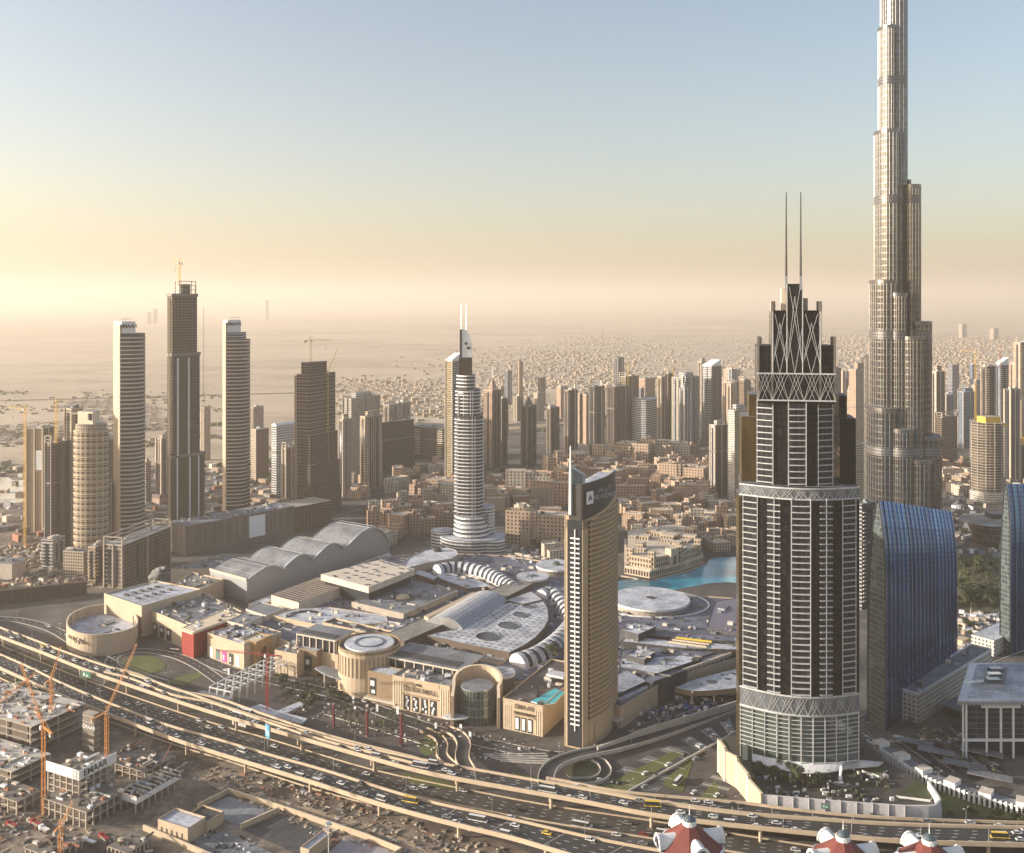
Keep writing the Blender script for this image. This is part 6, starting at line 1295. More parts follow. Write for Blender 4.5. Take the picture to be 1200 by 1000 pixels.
def office():
    T = thing('office_block', 'square black glass office block with white frame columns and a flat oversized roof', 'office'); D = F * H / (888 - YH); s = D / F; x0 = (1130 - 600) * s; x1 = (1208 - 600) * s; z = ZA(833, D) + 6; dp = 60; y0 = D
    sk = lambda L: [(x + (y - y0) * .58, y) for x, y in L]; k = MB(); k.prism(sk([(x0, y0), (x1, y0), (x1, y0 + dp), (x0, y0 + dp)]), 12, z, 'f_office', 'grey_roof', bot=True); k.prism(sk([(x0 + 3, y0 + 4), (x1, y0 + 4), (x1, y0 + dp - 3), (x0 + 3, y0 + dp - 3)]), 0, 12, 'dark_glass'); k.build('wall', T)
    k = MB()
    for i in (0, .33, .56, .76, 1.0): x = x0 + (x1 - x0) * (.02 + i * .93); k.box(x, y0 - .9, 0, z, 1.1, 1.1, 0, 'white')
    k.box((x0 + x1) / 2, y0 - .9, 11.5, 13, x1 - x0 + 2, 1.6, 0, 'white'); k.box(x0 + 24, y0 - 1, z - 3.6, z - .2, 26, 1.2, 0, 'white')
    for j in range(5): y = y0 + dp * j / 4; k.box(x0 - .8 + dp * j / 4 * .58, y, 0, z, .9, .9, 0, 'white')
    k.build('column', T); k = MB(); k.prism(sk([(x0 - 4, y0 - 5), (x1 + 3, y0 - 5), (x1 + 3, y0 + dp + 5), (x0 - 4, y0 + dp + 5)]), z, z + 2.2, 'metal', 'metal', bot=True); k.prism(sk([(x0 + 2, y0 - 1), (x1, y0 - 1), (x1, y0 + dp + 1), (x0 + 2, y0 + dp + 1)]), z + 2.2, z + 2.6, 'white', 'white_roof'); k.build('roof', T)
    k = MB(); k.prism(sk([(x0 + 11, y0 + 14), (x0 + 26, y0 + 14), (x0 + 26, y0 + 46), (x0 + 11, y0 + 46)]), z + 2.4, z + 6, 'metal', 'grey_roof'); 
    for j in range(3): k.box(x0 + 29 + j * 5.8, y0 + 20 + j * 10, z + 6, z + 8, 9, 5, 0, 'tint_glass', 'white')
    k.build('plant_room', T)
    k = MB(); 
    for j in range(16): k.box(x0 - 4.5 + j * 3.0, y0 - 4.5, z - 1.1, z + .1, .35, .5, 0, 'metal')
    k.build('soffit_rib', T); letters('name_sign', 'AL MANZIL', 2.2, (x0 + 24, y0 - 1.8, z - 1.8), (1, 0), 'brown_dark', T, .15) if False else None
    T = thing('gatehouse', 'dark flat-roofed pavilion between the long white building and the office block', 'building'); c = U(1128, 835); k = MB(); k.prism(rect(c[0], c[1], 26, 14, .5), 0, 6, 'dark_glass', 'dark_roof'); k.build('wall', T); k = MB(); k.prism(rect(c[0], c[1], 30, 18, .5), 6, 7, 'metal', 'blue_roof', bot=True); k.build('roof', T)
office()
def arcade_row():    # covered parking arcade along the boulevard
    T = thing('arcade', 'curving white arcade of small pavilions beside the boulevard', 'arcade'); L = resample(smooth([U(x, y, 5) for x, y in ((1022, 868), (1050, 885), (1085, 908), (1130, 925), (1175, 938), (1230, 950))], 2), 44)
    k = MB(); k.wall(L, 4.3, 5.4, 8, 'white', 'grey_roof'); k.build('roof', T); k = MB(); g = MB()
    for i, p in enumerate(L):
        d = (Vector(L[min(i + 1, 43)]) - Vector(L[max(i - 1, 0)])).normalized(); nn = Vector((d.y, -d.x)); c = Vector(p) + nn * 4; k.box(c.x, c.y, 0, 6.2, 1.3, 1.3, math.atan2(d.y, d.x), 'white')
        if i % 7 == 3: k.box(p[0], p[1], 5.3, 8.2, 7, 9, math.atan2(d.y, d.x), 'white', 'pale_wall')
    k.build('pier', T); g.wall([tuple(Vector(p)) for p in L], 0, 4.4, 6, 'dark_glass'); g.build('shadow_wall', T)  # dark fill stands in for the shade beneath the arcade roof
    T = thing('bus_shelter_roof', 'grey parking canopies in rows inside the arcade', 'canopy')
    for i, (x, y) in enumerate(((1070, 868), (1100, 880), (1130, 895), (1160, 908), (1150, 880))): c = U(x, y, 4); k = MB(); k.prism(rect(c[0], c[1], 26, 8, -.5), 3.4, 4, 'metal', 'grey_roof', bot=True); k.build('canopy', T)
arcade_row()
# opera house shaped like a boat
T = thing('opera_house', 'boat shaped brown glass opera house with a broad pale overhanging roof', 'opera house'); c = U(1172, 640); s = c[1] / F; a_, b_ = 37 * s, 30
k = MB(); k.loft(ellipse(c[0], c[1] + 10, a_ * .66, b_ * .7, 28), 0, ellipse(c[0], c[1] + 10, a_ * .9, b_, 28), 30, 'f_opera', 'grey_roof'); k.build('hull', T); k = MB(); P = [(c[0] + a_ * 1.12 * math.copysign(abs(math.cos(q)) ** .8, math.cos(q)), c[1] + 10 + b_ * 1.1 * math.sin(q)) for q in [2 * math.pi * i / 30 for i in range(30)]]; k.prism(P, 29, 32, 'metal', 'taupe_roof', bot=True); k.prism(rect(c[0] + 8, c[1] + 18, 28, 20), 32, 38, 'dark_glass', 'grey_roof'); k.build('roof', T)
ORD = ['first', 'second', 'third'] + [f'{w}th' for w in ('four', 'fif', 'six', 'seven', 'eigh', 'nin', 'ten', 'eleven', 'twelf')]
def ordn(i):
    if i < len(ORD): return ORD[i]
    n = i + 1; return f"{n}{'th' if 10 <= n % 100 <= 20 else {1: 'st', 2: 'nd', 3: 'rd'}.get(n % 10, 'th')}"
def numbered(objs, base):
    """objs: (object, X, Y). The last resort of a label: the place from the left within its own row"""
    objs = sorted(objs, key=lambda o: PX(o[1], o[2])[0])
    for i, (o, x, y) in enumerate(objs): o['label'] = f"{base}, {ordn(i)} from the left" if len(objs) > 1 else base
# ------------------------------------------------------------------ trees
def leaf_crown(mb, n, rx, rz, z, size, m1, m2, seed):
    rnd = random.Random(seed); lobes = [(rnd.uniform(-.5, .5) * rx, rnd.uniform(-.5, .5) * rx, z + rnd.uniform(-.35, .45) * rz, rnd.uniform(.45, .7)) for _ in range(6)]
    for i in range(n):
        lx, ly, lz, lr = rnd.choice(lobes); a = rnd.uniform(0, 6.283); b = rnd.uniform(-1, 1); r = rnd.uniform(.5, 1) * lr; q = math.sqrt(1 - b * b)
        c = Vector((lx + rx * r * q * math.cos(a), ly + rx * r * q * math.sin(a), lz + rz * r * b)); u = Vector((rnd.gauss(0, 1), rnd.gauss(0, 1), rnd.gauss(0, .6))).normalized(); v = u.orthogonal().normalized(); s = size * rnd.uniform(.6, 1.2)
        mb.face([c + u * s, c + v * s * .7, c - u * s, c - v * s * .7], m1 if rnd.random() < .65 else m2)
def make_tree(name, h, r, n, size, seed, m1='leaf', m2='leaf_light'):
    t = thing(name, 'tree', 'tree', (0, 0, -500)); k = MB(); k.tube((0, 0, 0), (0, 0, h * .5), h * .035, 'trunk', 6, h * .02)
    rnd = random.Random(seed)
    for i in range(4): a = i * 1.57 + rnd.random(); k.tube((0, 0, h * .4), (math.cos(a) * r * .5, math.sin(a) * r * .5, h * .72), h * .015, 'trunk', 4, h * .006)
    k.build('trunk', t); k = MB(); leaf_crown(k, n, r, h * .33, h * .68, size, m1, m2, seed); k.build('crown', t); return t
def make_palm(seed):
    t = thing('palm_tree', 'palm', 'palm tree', (0, 0, -500)); rnd = random.Random(seed); k = MB(); k.tube((0, 0, 0), (.3, 0, 8), .32, 'trunk', 6, .22); k.build('trunk', t); k = MB()
    for i in range(16):
        a = i * 2.4; e = rnd.uniform(-.1, .8); p = Vector((.3, 0, 8)); l = 3.4
        for j in range(4):
            q = p + Vector((math.cos(a) * math.cos(e), math.sin(a) * math.cos(e), math.sin(e))) * l / 4; s = Vector((-math.sin(a), math.cos(a), 0)) * (.55 - j * .12); s2 = Vector((-math.sin(a), math.cos(a), 0)) * (.55 - (j + 1) * .12); k.face([p + s, p - s, q - s2, q + s2], 'leaf_palm'); p = q; e -= .55
    k.build('crown', t); return t
TREES = [make_tree('broadleaf_tree', 8, 4, 170, .75, 1), make_tree('broadleaf_tree', 6.5, 4.2, 150, .75, 2), make_tree('broadleaf_tree', 11, 5.5, 230, .85, 3, 'leaf', 'leaf')]
PALMS = [make_palm(1), make_palm(2)]
USED = {}
def put(proto, x, y, z=0, rz=0, sc=1.0, group=None, label=None):
    if not USED.get(proto.name): USED[proto.name] = 1; KIDS[proto.name] = list(proto.children); proto.location = (x, y, z); proto.rotation_euler.z = rz; proto.scale = (sc,) * 3; o = proto
    else: o = dup(proto, (x, y, z), rz, sc=sc)
    if group: o['group'] = group
    if label: o['label'] = label
    return o
rnd = random.Random(5)
def grove(poly_px, n, label, protos, smin, smax, z=.1, group=None):
    P = pxs(poly_px); xs = [p[0] for p in P]; ys = [p[1] for p in P]; L = []; t = 0
    while len(L) < n and t < n * 60:
        t += 1; x, y = rnd.uniform(min(xs), max(xs)), rnd.uniform(min(ys), max(ys))
        if inside((x, y), P): L.append((put(rnd.choice(protos), x, y, z, rnd.uniform(0, 6), rnd.uniform(smin, smax), group or label), x, y))
    numbered(L, label)
grove([(1122, 662), (1172, 662), (1172, 690), (1122, 695)], 28, 'leafy tree in the upper park between the two blue towers', TREES, 1.0, 1.6)
grove([(1122, 695), (1172, 690), (1172, 716), (1122, 716)], 34, 'bushy tree in the lower park between the two blue towers', TREES, 1.0, 1.5)
grove([(1120, 730), (1180, 735), (1180, 750), (1128, 762)], 13, 'small tree by the promenade between the two blue towers', TREES, .6, .9)
grove([(320, 800), (395, 812), (420, 830), (345, 835)], 24, 'street tree in the square below the mall rotunda', TREES, .7, 1.0)
grove([(397, 840), (470, 848), (495, 862), (470, 872), (400, 858)], 22, 'palm on the terraced forecourt of the mall', PALMS, .9, 1.15)
grove([(870, 900), (975, 930), (960, 940), (888, 930)], 26, 'small tree in the garden deck of the spired tower', TREES, .5, .9, 7)
grove([(1000, 905), (1030, 912), (1030, 895), (1005, 890)], 8, 'palm beside the fountain on the garden deck', PALMS, .7, 1.0, 7)
grove([(1055, 850), (1110, 890), (1170, 915), (1130, 880), (1080, 850)], 26, 'palm between the parking canopies', PALMS, .7, 1.0)
grove([(1100, 955), (1150, 955), (1210, 962), (1200, 975), (1110, 962)], 11, 'round clipped tree beside the boulevard corner', TREES, .6, .8)
grove([(500, 858), (520, 862), (520, 880), (490, 880)], 5, 'dark shrub on the round lawn by the flyover', TREES, .45, .6)
grove([(140, 752), (165, 746), (162, 764), (128, 766)], 16, 'dense dark tree in front of the curved drum', TREES, .8, 1.05)
grove([(588, 608), (640, 660), (700, 650), (650, 600)], 24, 'dark tree behind the blade crown tower', TREES, .8, 1.3)
grove([(560, 510), (610, 545), (640, 560), (600, 570), (560, 560)], 18, 'tree in the grove right of the blade crown tower shaft', TREES, 1.0, 1.6)
grove([(400, 600), (520, 590), (500, 640), (460, 640)], 16, 'tree among the low houses left of the blade crown tower', TREES, .8, 1.2)
grove([(640, 560), (860, 545), (865, 650), (740, 660)], 43, 'tree between the old quarter houses', TREES, .7, 1.2)
grove([(636, 800), (655, 792), (660, 800), (640, 806)], 5, 'dark tree on the pool roof terrace', TREES, .6, .8, 21)
grove([(1095, 590), (1130, 600), (1130, 635), (1100, 620)], 11, 'tree below the tallest skyscraper', TREES, .8, 1.2)

# ------------------------------------------------------------------ old quarter houses
def house(seed, w, d, h, m, kind='old_town_house'):
    r = random.Random(seed); t = thing(kind, 'house', 'house', (0, 0, -600)); k = MB(); fh = 3.6
    k.prism(rect(0, 0, w, d), 0, h, m, 'paleroof'); wings = []
    for i in range(r.choice([1, 2, 2, 3])):
        sx, sy = w * r.uniform(.35, .6), d * r.uniform(.35, .6); cx, cy = r.choice([-1, 1]) * (w - sx * .6) / 2, r.choice([-1, 1]) * (d - sy * .6) / 2; hh = h + fh * r.choice([-1, 1, 1, 2]); k.prism(rect(cx, cy, sx, sy), 0, hh, m, 'paleroof'); wings.append((cx, cy, sx, sy, hh))
    k.build('wall', t); k = MB(); L = rect(0, 0, w - .5, d - .5); k.wall(L + [L[0]], h - .05, h + 1.1, .45, m)
    for cx, cy, sx, sy, hh in wings: L = rect(cx, cy, sx - .5, sy - .5); k.wall(L + [L[0]], hh - .05, hh + 1.0, .45, m)
    k.build('parapet', t); k = MB()
    for i in range(3): k.box(r.uniform(-.3, .3) * w, r.uniform(-.3, .3) * d, h, h + r.uniform(1, 2.6), r.uniform(1.5, 4), r.uniform(1.5, 3), 0, r.choice(['pale_wall', 'grey_roof', 'dark_roof']))
    k.build('roof_equipment', t)
    if r.random() < .6:
        cx, cy, sx, sy, hh = wings[0]; k = MB(); k.box(cx, cy, hh, hh + 5, 4.2, 4.2, 0, m, 'paleroof'); k.box(cx, cy, hh + 5, hh + 5.6, 4.8, 4.8, 0, 'sand_wall'); k.build('wind_tower', t)
    return t
plain('paleroof', (.50, .43, .35), .85, var=.25, sc=.08)
H1 = [house(i, 26 + (i * 7) % 9, 17 + (i * 5) % 7, 10.5 + (i % 4) * 3.6, ['f_old', 'f_old2', 'f_old3', 'f_old'][i % 4]) for i in range(8)]
H2 = [house(20 + i, 38 + i * 4, 22, 24 + (i % 3) * 5, ['f_old3', 'f_old', 'f_old2'][i % 3], 'apartment_block') for i in range(5)]
for i, h_ in enumerate(H1 + H2): KIDS[h_.name] = list(h_.children)
occupied = []
def place_houses(poly_px, step, protos, label, smin=.8, smax=1.1, drop=.12, jitter=.25, rot0=None, maxn=200):
    P = pxs(poly_px); xs = [p[0] for p in P]; ys = [p[1] for p in P]; y = min(ys); L = []; row = 0
    while y < max(ys):
        x = min(xs); R_ = []
        while x < max(xs):
            px_, py_ = x + rnd.uniform(-1, 1) * step * jitter, y + rnd.uniform(-1, 1) * step * jitter
            if inside((px_, py_), P) and rnd.random() > drop and all(math.hypot(px_ - a, py_ - b) > c + step * .38 for a, b, c in occupied):
                R_.append((put(rnd.choice(protos), px_, py_, .1, (rot0 if rot0 is not None else rnd.choice([.3, -.5, .9, 1.8, 0])) + rnd.uniform(-.1, .1), rnd.uniform(smin, smax), label), px_, py_))
            x += step
        if R_: numbered(R_, f"{label}, {ordn(row)} row"); row += 1
        y += step * .85; L += R_
    return L
for a_, b_, c_ in ((541, 640, 45),): p = U(a_, b_); occupied.append((p[0], p[1] + 20, c_))
for xl, yy, rr in ((842, 582, 22), (865, 590, 24), (1040, 650, 70)): p = U(xl, yy); occupied.append((p[0], p[1] + 10, rr))
place_houses([(728, 662), (800, 640), (866, 632), (866, 650), (800, 664), (740, 674)][:0] or [(800, 640), (868, 628), (868, 648), (822, 652)], 34, H1, 'sandstone lakeside house right of the palace like block')
place_houses([(596, 640), (660, 662), (664, 612), (600, 598), (580, 610)], 36, H1, 'villa between the blade crown tower and the slab hotel')
place_houses([(724, 640), (724, 596), (800, 580), (868, 584), (868, 624), (800, 634)], 33, H1, 'sandstone courtyard house in the old quarter above the lake')
place_houses([(640, 596), (640, 562), (830, 552), (868, 560), (868, 582), (724, 594)], 38, H1 + H2[:2], 'flat roofed house in the upper old quarter')
place_houses([(560, 600), (560, 572), (640, 566), (640, 600), (600, 606)], 38, H1, 'sand coloured house beside the blade crown tower')
place_houses([(430, 640), (440, 596), (528, 570), (528, 628), (480, 646)], 40, H1, 'sand coloured house left of the blade crown tower', 1.0, 1.3)
place_houses([(400, 560), (560, 545), (560, 560), (400, 590)], 55, H1, 'low house on the dusty ground behind the mall hall')
place_houses([(560, 545), (620, 552), (820, 535), (820, 548), (640, 556)], 48, H1, 'low pale building at the foot of the middle towers', 1.1, 1.6)
place_houses([(1100, 545), (1150, 550), (1150, 585), (1100, 580)], 44, H1, 'low building right of the tallest skyscraper')
for i, (x, y, w_, lab) in enumerate(((462, 628, 1.1, 'tall sand coloured apartment block left of the blade crown tower'), (520, 590, 1.2, 'terraced apartment block touching the blade crown tower on the left'), (620, 588, 1.25, 'tan apartment block with ribbed bays above the slab hotel'), (650, 592, 1.4, 'long cream apartment block behind the slab hotel mast'),
        (635, 640, 1.3, 'peach apartment block just left of the slab hotel crown'), (701, 562, 1.1, 'rounded pink apartment block above the hotel crown'), (745, 548, 1.5, 'broad pale apartment block under the striped office building'), (790, 545, 1.2, 'red-brown apartment block under the banded tower'), (735, 592, 1.15, 'pinkish block in the middle of the old quarter'), (805, 575, 1.25, 'pink apartment block with stepped bays left of the two tone tower'), (783, 582, 1.1, 'cream apartment block with stepped bays near the two tone tower'), (815, 592, 1.0, 'dark pink apartment block at the foot of the two tone tower'), (540, 600, 1.0, 'apartment block hidden behind the blade crown tower'))):
    p = U(x, y); put(H2[i % 5], p[0], p[1] + 14, .1, TH + (i % 3) * .2, w_, 'apartment blocks among the old quarter', lab)
# palace-like block by the lake
def souk():
    T = thing('lakeside_palace', 'sandstone palace like block with arcades and wind towers on the lake shore', 'palace'); L = [(728, 676), (760, 682), (800, 672), (828, 662), (822, 640), (800, 630), (760, 634), (728, 640)]; P = pxs(L); k = MB(); k.prism(P, 0, 1.6, 'sand_wall', 'paving'); k.build('quay', T); Q = scale(P, .93); k = MB(); k.prism(Q, 1.5, 9, 'f_arcade', 'paleroof'); k.prism(scale(P, .84), 9, 21, 'f_souk', 'paleroof'); k.build('wall', T)
    k = MB(); q = offset(scale(P, .9), 0); k.wall(q + [q[0]], 8.8, 10.2, 2.5, 'paleroof'); k.build('gallery_roof', T); rr = random.Random(3); c0 = (sum(p[0] for p in P) / 8, sum(p[1] for p in P) / 8)
    for i in range(26):
        x, y = c0[0] + rr.uniform(-.4, .4) * 105, c0[1] + rr.uniform(-.4, .4) * 130
        if inside((x, y), scale(P, .76)):
            w = rr.uniform(8, 18); h = rr.uniform(22, 28); k = MB(); k.box(x, y, 20, h, w, rr.uniform(8, 16), TH, 'f_souk', 'paleroof'); ll = rect(x, y, w - .5, 7, TH); k.build('roof_pavilion', T)
    for i in range(7):
        p = Vector(scale(P, .8)[i]); k = MB(); k.box(p.x, p.y, 1, 27, 7, 7, TH, 'f_souk', 'paleroof'); k.box(p.x, p.y, 27, 28.2, 7.8, 7.8, TH, 'sand_wall'); k.build('corner_tower', T)
    a_, b_ = Vector(scale(P, .84)[1]), Vector(scale(P, .84)[2]); d = (b_ - a_).normalized(); k = MB(); c = a_.lerp(b_, .72); k.box(c.x, c.y, 1, 28, 12, 9, math.atan2(d.y, d.x), 'sand_wall', 'paleroof'); wallpanel(k, c - Vector((-d.y, d.x)) * 4.6, d, -2.5, 2.5, 2, 20, 'brown_dark', .2); k.build('gate_tower', T)
facade('f_souk', (.50, .40, .29), (.05, .035, .03), 5.5, 3.6, .6, .5, var=.1); facade('f_arcade', (.52, .42, .31), (.04, .03, .025), 8, 3.4, .62, .6, var=.05); souk()

# ------------------------------------------------------------------ far low city
def far_city():
    r = random.Random(9); seen = set(); k = MB(); n = 0; cl = [(r.uniform(560, 1250), r.uniform(398, 478), r.uniform(20, 70)) for _ in range(40)] + [(r.uniform(430, 560), r.uniform(452, 482), 30) for _ in range(6)] + [(r.uniform(0, 200), r.uniform(470, 540), 30) for _ in range(5)]
    tr = 0
    while n < 6500 and tr < 60000:
        tr += 1
        cx, cy, s = r.choice(cl); x, y = cx + r.gauss(0, s), cy + r.gauss(0, s * .16)
        if y < 388 or y > 560: continue
        X, Y = U(x, y); ca, sa = math.cos(.35), math.sin(.35); gx, gy = X * ca + Y * sa, -X * sa + Y * ca; gx = round(gx / 34) * 34; gy = round(gy / 38) * 38 + r.choice([-9, 9])
        if (gx, round(gy)) in seen: continue
        seen.add((gx, round(gy))); X, Y = gx * ca - gy * sa, gx * sa + gy * ca; h = r.uniform(3.5, 7) * (2.2 if r.random() < .05 else 1); k.prism(rect(X, Y, r.uniform(8, 20), r.uniform(8, 17), .35), 0, h, r.choice(['f_far', 'dirt']), r.choice(['paleroof', 'dirt', 'sand_wall'])); n += 1
    stuff(k.build('distant_district'), 'sprawl of pale low buildings fading into the haze behind the towers', 'buildings')
    k = MB(); r = random.Random(4)
    cl = [(r.uniform(-80, 1280), r.uniform(455, 560), r.uniform(8, 40)) for _ in range(70)]
    for i in range(2600):
        cx, cy, s = r.choice(cl); x, y = cx + r.gauss(0, s), cy + r.gauss(0, s * .08)
        if y < 440: continue
        X, Y = U(x, y); s = r.uniform(3, 8); k.dome(X, Y, 0, s, s * .7, 'leaf' if r.random() < .7 else 'leaf_light', 5, 2)
    stuff(k.build('distant_scrub'), 'dark scrub and tree belts scattered over the desert behind the city', 'scrub')
    L = []; T0 = None
    for i, (x, y0, yb_) in enumerate(((313, 352, 375), (182, 362, 380), (175, 366, 380), (1165, 385, 398), (1128, 380, 396))):
        D = F * H / (yb_ - YH); k = MB(); k.prism(rect((x - 600) * D / F, D, 55, 40, .4), 0, max(60, ZA(y0, D)), 'f_far', 'grey_roof'); L.append((tag(k.build('distant_tower'), '', 'tower', 'towers almost lost in the haze at the horizon'), (x - 600) * D / F, D))
    numbered(L, 'faint tower almost lost in the haze near the horizon')
far_city()
# scatter of low sheds and site clutter
def scatter(name, label, cat, px, n, seed, mats, smin, smax, hmax, z=.1):
    r = random.Random(seed); P = pxs(px); xs = [p[0] for p in P]; ys = [p[1] for p in P]; k = MB(); c = 0
    for _ in range(n * 20):
        if c >= n: break
        x, y = r.uniform(min(xs), max(xs)), r.uniform(min(ys), max(ys))
        if inside((x, y), P): k.box(x, y, 0, r.uniform(.3, hmax), r.uniform(smin, smax), r.uniform(smin * .5, smax * .5), r.choice([TH, TH + 1.57, r.uniform(0, 3)]), r.choice(mats)); c += 1
    return stuff(k.build(name), label, cat)
CM = ['concrete', 'pale_wall', 'rust', 'dirt', 'grey_roof', 'beige', 'brown_dark', 'concrete_dark', 'brown_dark', 'concrete_dark', 'light_concrete', 'dirt', 'concrete_dark']
scatter('building_rubble', 'rubble and stacked building material on the dug site left of the mall', 'rubble', [(-60, 640), (120, 640), (150, 672), (100, 690), (-100, 705)], 700, 1, CM, 1, 9, 4)
scatter('building_material', 'stacked planks, boxes and skips on the site below the near flyover', 'building material', [(180, 890), (300, 905), (420, 940), (600, 1000), (560, 1020), (380, 985), (250, 925)], 480, 2, CM, .4, 4.5, 1.2)
scatter('building_material', 'scattered building material in the bottom left corner', 'building material', [(-20, 900), (60, 960), (200, 1000), (260, 1020), (-60, 1020)], 300, 3, CM, .4, 4.5, 1.3)
scatter('building_rubble', 'low sheds and walls on the ground behind the left towers', 'sheds', [(-40, 545), (330, 540), (360, 590), (200, 640), (0, 640)], 420, 4, CM, 4, 22, 9)
scatter('service_clutter', 'small kiosks and service boxes around the mall forecourt', 'kiosks', [(330, 805), (540, 845), (640, 880), (560, 895), (460, 868), (340, 845)], 170, 6, ['white', 'pale_wall', 'dark_roof', 'grey_roof', 'light_concrete'], .4, 2.2, 1.8)
scatter('service_clutter', 'kiosks and crates in the service yard under the curved canopy', 'kiosks', [(735, 845), (800, 812), (866, 812), (866, 830), (760, 858)], 170, 7, ['white', 'pale_wall', 'dark_roof', 'grey_roof', 'blue', 'blue_roof', 'lilac'], .6, 6, 3)
scatter('service_clutter', 'stalls and walls along the promenade between the two blue towers', 'stalls', [(1122, 718), (1180, 722), (1180, 762), (1122, 775)], 150, 8, ['white', 'pale_wall', 'sand_wall', 'blue_roof', 'light_concrete'], 1, 14, 5)
scatter('service_clutter', 'low buildings and kerbs on the ground between the tallest skyscraper and the opera house', 'sheds', [(1100, 560), (1300, 560), (1300, 660), (1100, 650)], 300, 9, ['pale_wall', 'sand_wall', 'concrete', 'grey_roof', 'white'], 2, 22, 8)
scatter('service_clutter', 'low roofs and walls around the foot of the blade crown tower', 'sheds', [(590, 640), (664, 655), (664, 690), (600, 670)], 150, 10, ['white', 'pale_wall', 'lilac', 'grey_roof', 'concrete'], 2, 12, 6)

rd = random.Random(8); DK = pxs([(880, 908), (900, 935), (1000, 944), (1060, 938), (1040, 905), (1000, 895)], 7); kk = MB(); c_ = 0
while c_ < 150:
    x, y = rd.uniform(min(p[0] for p in DK), max(p[0] for p in DK)), rd.uniform(min(p[1] for p in DK), max(p[1] for p in DK))
    if inside((x, y), DK): kk.box(x, y, 7, 7 + rd.uniform(.3, 2.2), rd.uniform(.6, 4), rd.uniform(.6, 2.2), rd.choice([0, .3, 1.2]), rd.choice(['white', 'leaf', 'leaf', 'light_concrete', 'black', 'grey_roof'])); c_ += 1
stuff(kk.build('terrace_clutter'), 'white seats, hedges and planters spread over the garden deck of the spired tower', 'garden furniture')
# ------------------------------------------------------------------ cars
def make_car(m, L_=4.7, w=1.9, h=1.5, name='car', van=False):
    t = MB(); z = .35; t.prism([(-L_ / 2, -w / 2), (L_ / 2, -w / 2), (L_ / 2, w / 2), (-L_ / 2, w / 2)], z, .85, m, m, bot=True); o = t.build(name); tag(o, 'car', name); k = MB(); a, b = (-L_ * .38, L_ * .22) if not van else (-L_ * .48, L_ * .42)
    k.loft(rect((a + b) / 2, 0, b - a, w * .94), .85, rect((a + b) / 2 - .1, 0, (b - a) * (.72 if not van else .96), w * .8), h, 'black', m); k.build('cabin', o); k = MB()
    for x in (-L_ * .32, L_ * .32):
        for y in (-w / 2, w / 2): k.tube((x, y - .12, .34), (x, y + .12, .34), .34, 'black', 8)
    k.build('wheels', o) if False else None
    for x in (-L_ * .32, L_ * .32):
        for y in (-w / 2, w / 2): q = MB(); q.tube((x, y - .12, .34), (x, y + .12, .34), .34, 'black', 8); q.build('wheel', o)
    o.location = (0, 0, -700); KIDS[o.name] = list(o.children); return o
plain('car_white', (.75, .75, .74), .3, .1, .03); plain('car_silver', (.42, .42, .43), .3, .5, .03); plain('car_dark', (.04, .04, .045), .25, .2, .1)
CARS = {'white': make_car('car_white'), 'silver': make_car('car_silver'), 'dark': make_car('car_dark'), 'red': make_car('red'), 'yellow': make_car('yellow'), 'van': make_car('car_white', 6, 2.1, 2.3, 'van', True)}
BUS = {'bus': make_car('car_white', 11.5, 2.6, 3.1, 'bus', True), 'ybus': make_car('yellow', 10, 2.6, 3.1, 'bus', True)}
def traffic(f_, g_, z, lanes, n, road, seed, rev=(), lo=.02, hi=.98, group=None):
    r = random.Random(seed); by = {}; slots = []
    fr_, gr_ = f_, g_; N_f = len(f_) - 1
    for i in range(n * 6):
        if len(slots) >= n: break
        t = r.uniform(lo, hi) * N_f; ln = r.randrange(lanes); u = (ln + .5) / lanes
        if any(l2 == ln and abs(t - t2) < N_f * .012 for t2, l2 in slots): continue
        i0 = int(t); fr2 = t - i0; a = Vector(f_[i0]).lerp(Vector(f_[i0 + 1]), fr2); b = Vector(g_[i0]).lerp(Vector(g_[i0 + 1]), fr2); p = a.lerp(b, u)
        xx = PX(p.x, p.y)[0]
        if not (-15 < xx < 1215): continue
        d = Vector(f_[i0 + 1]) - Vector(f_[i0]); ang = math.atan2(d.y, d.x) + (math.pi if ln in rev else 0); c = r.choices(['white', 'silver', 'dark', 'red', 'yellow', 'van'], [50, 20, 14, 1, 3, 10])[0]; slots.append((t, ln))
        o = put(CARS[c], p.x, p.y, z + .02, ang, 1.15, 'vehicles on the ' + road); by.setdefault(c, []).append((o, p.x, p.y))
    for c, L in by.items(): numbered(L, f"{'white van' if c == 'van' else c + ' taxi' if c == 'yellow' else c + ' car'} driving on the {road}")
traffic(dkA[0], dkA[1], ZD, 5, 62, 'far flyover', 1)
traffic(dkB[0], dkB[1], ZD, 5, 44, 'near flyover', 2)
traffic(dkR2[0], dkR2[1], ZD, 2, 9, 'slip lane beside the far flyover', 3)
traffic(fr, MIDROAD, .2, 4, 46, 'far side of the ground level highway', 4)
traffic(MIDROAD, nr, .2, 4, 26, 'near side of the ground level highway', 5)
def parked(P, n, lab, seed):
    r = random.Random(seed); A, B_, C_, D_ = [Vector(p) for p in P]; by = {}
    for i in range(n):
        u, v = (r.randrange(24) + .5) / 24, (r.randrange(7) + .35) / 7; p = A.lerp(B_, u).lerp(D_.lerp(C_, u), v)
        if not (0 < PX(p.x, p.y)[0] < 1200): continue
        d = D_ - A; c = r.choice(['white', 'white', 'silver', 'dark']); by.setdefault(c, []).append((put(CARS[c], p.x, p.y, .26, math.atan2(d.y, d.x), 1.1, 'cars parked in the ' + lab), p.x, p.y))
    for c, L in by.items(): numbered(L, f'{c} car parked in the {lab}')
parked(LOT1, 20, 'large car park before the spired tower', 1); parked(LOT2, 8, 'small car park beside the garden wall', 2); parked(LOT3, 22, 'car park before the office block', 3)
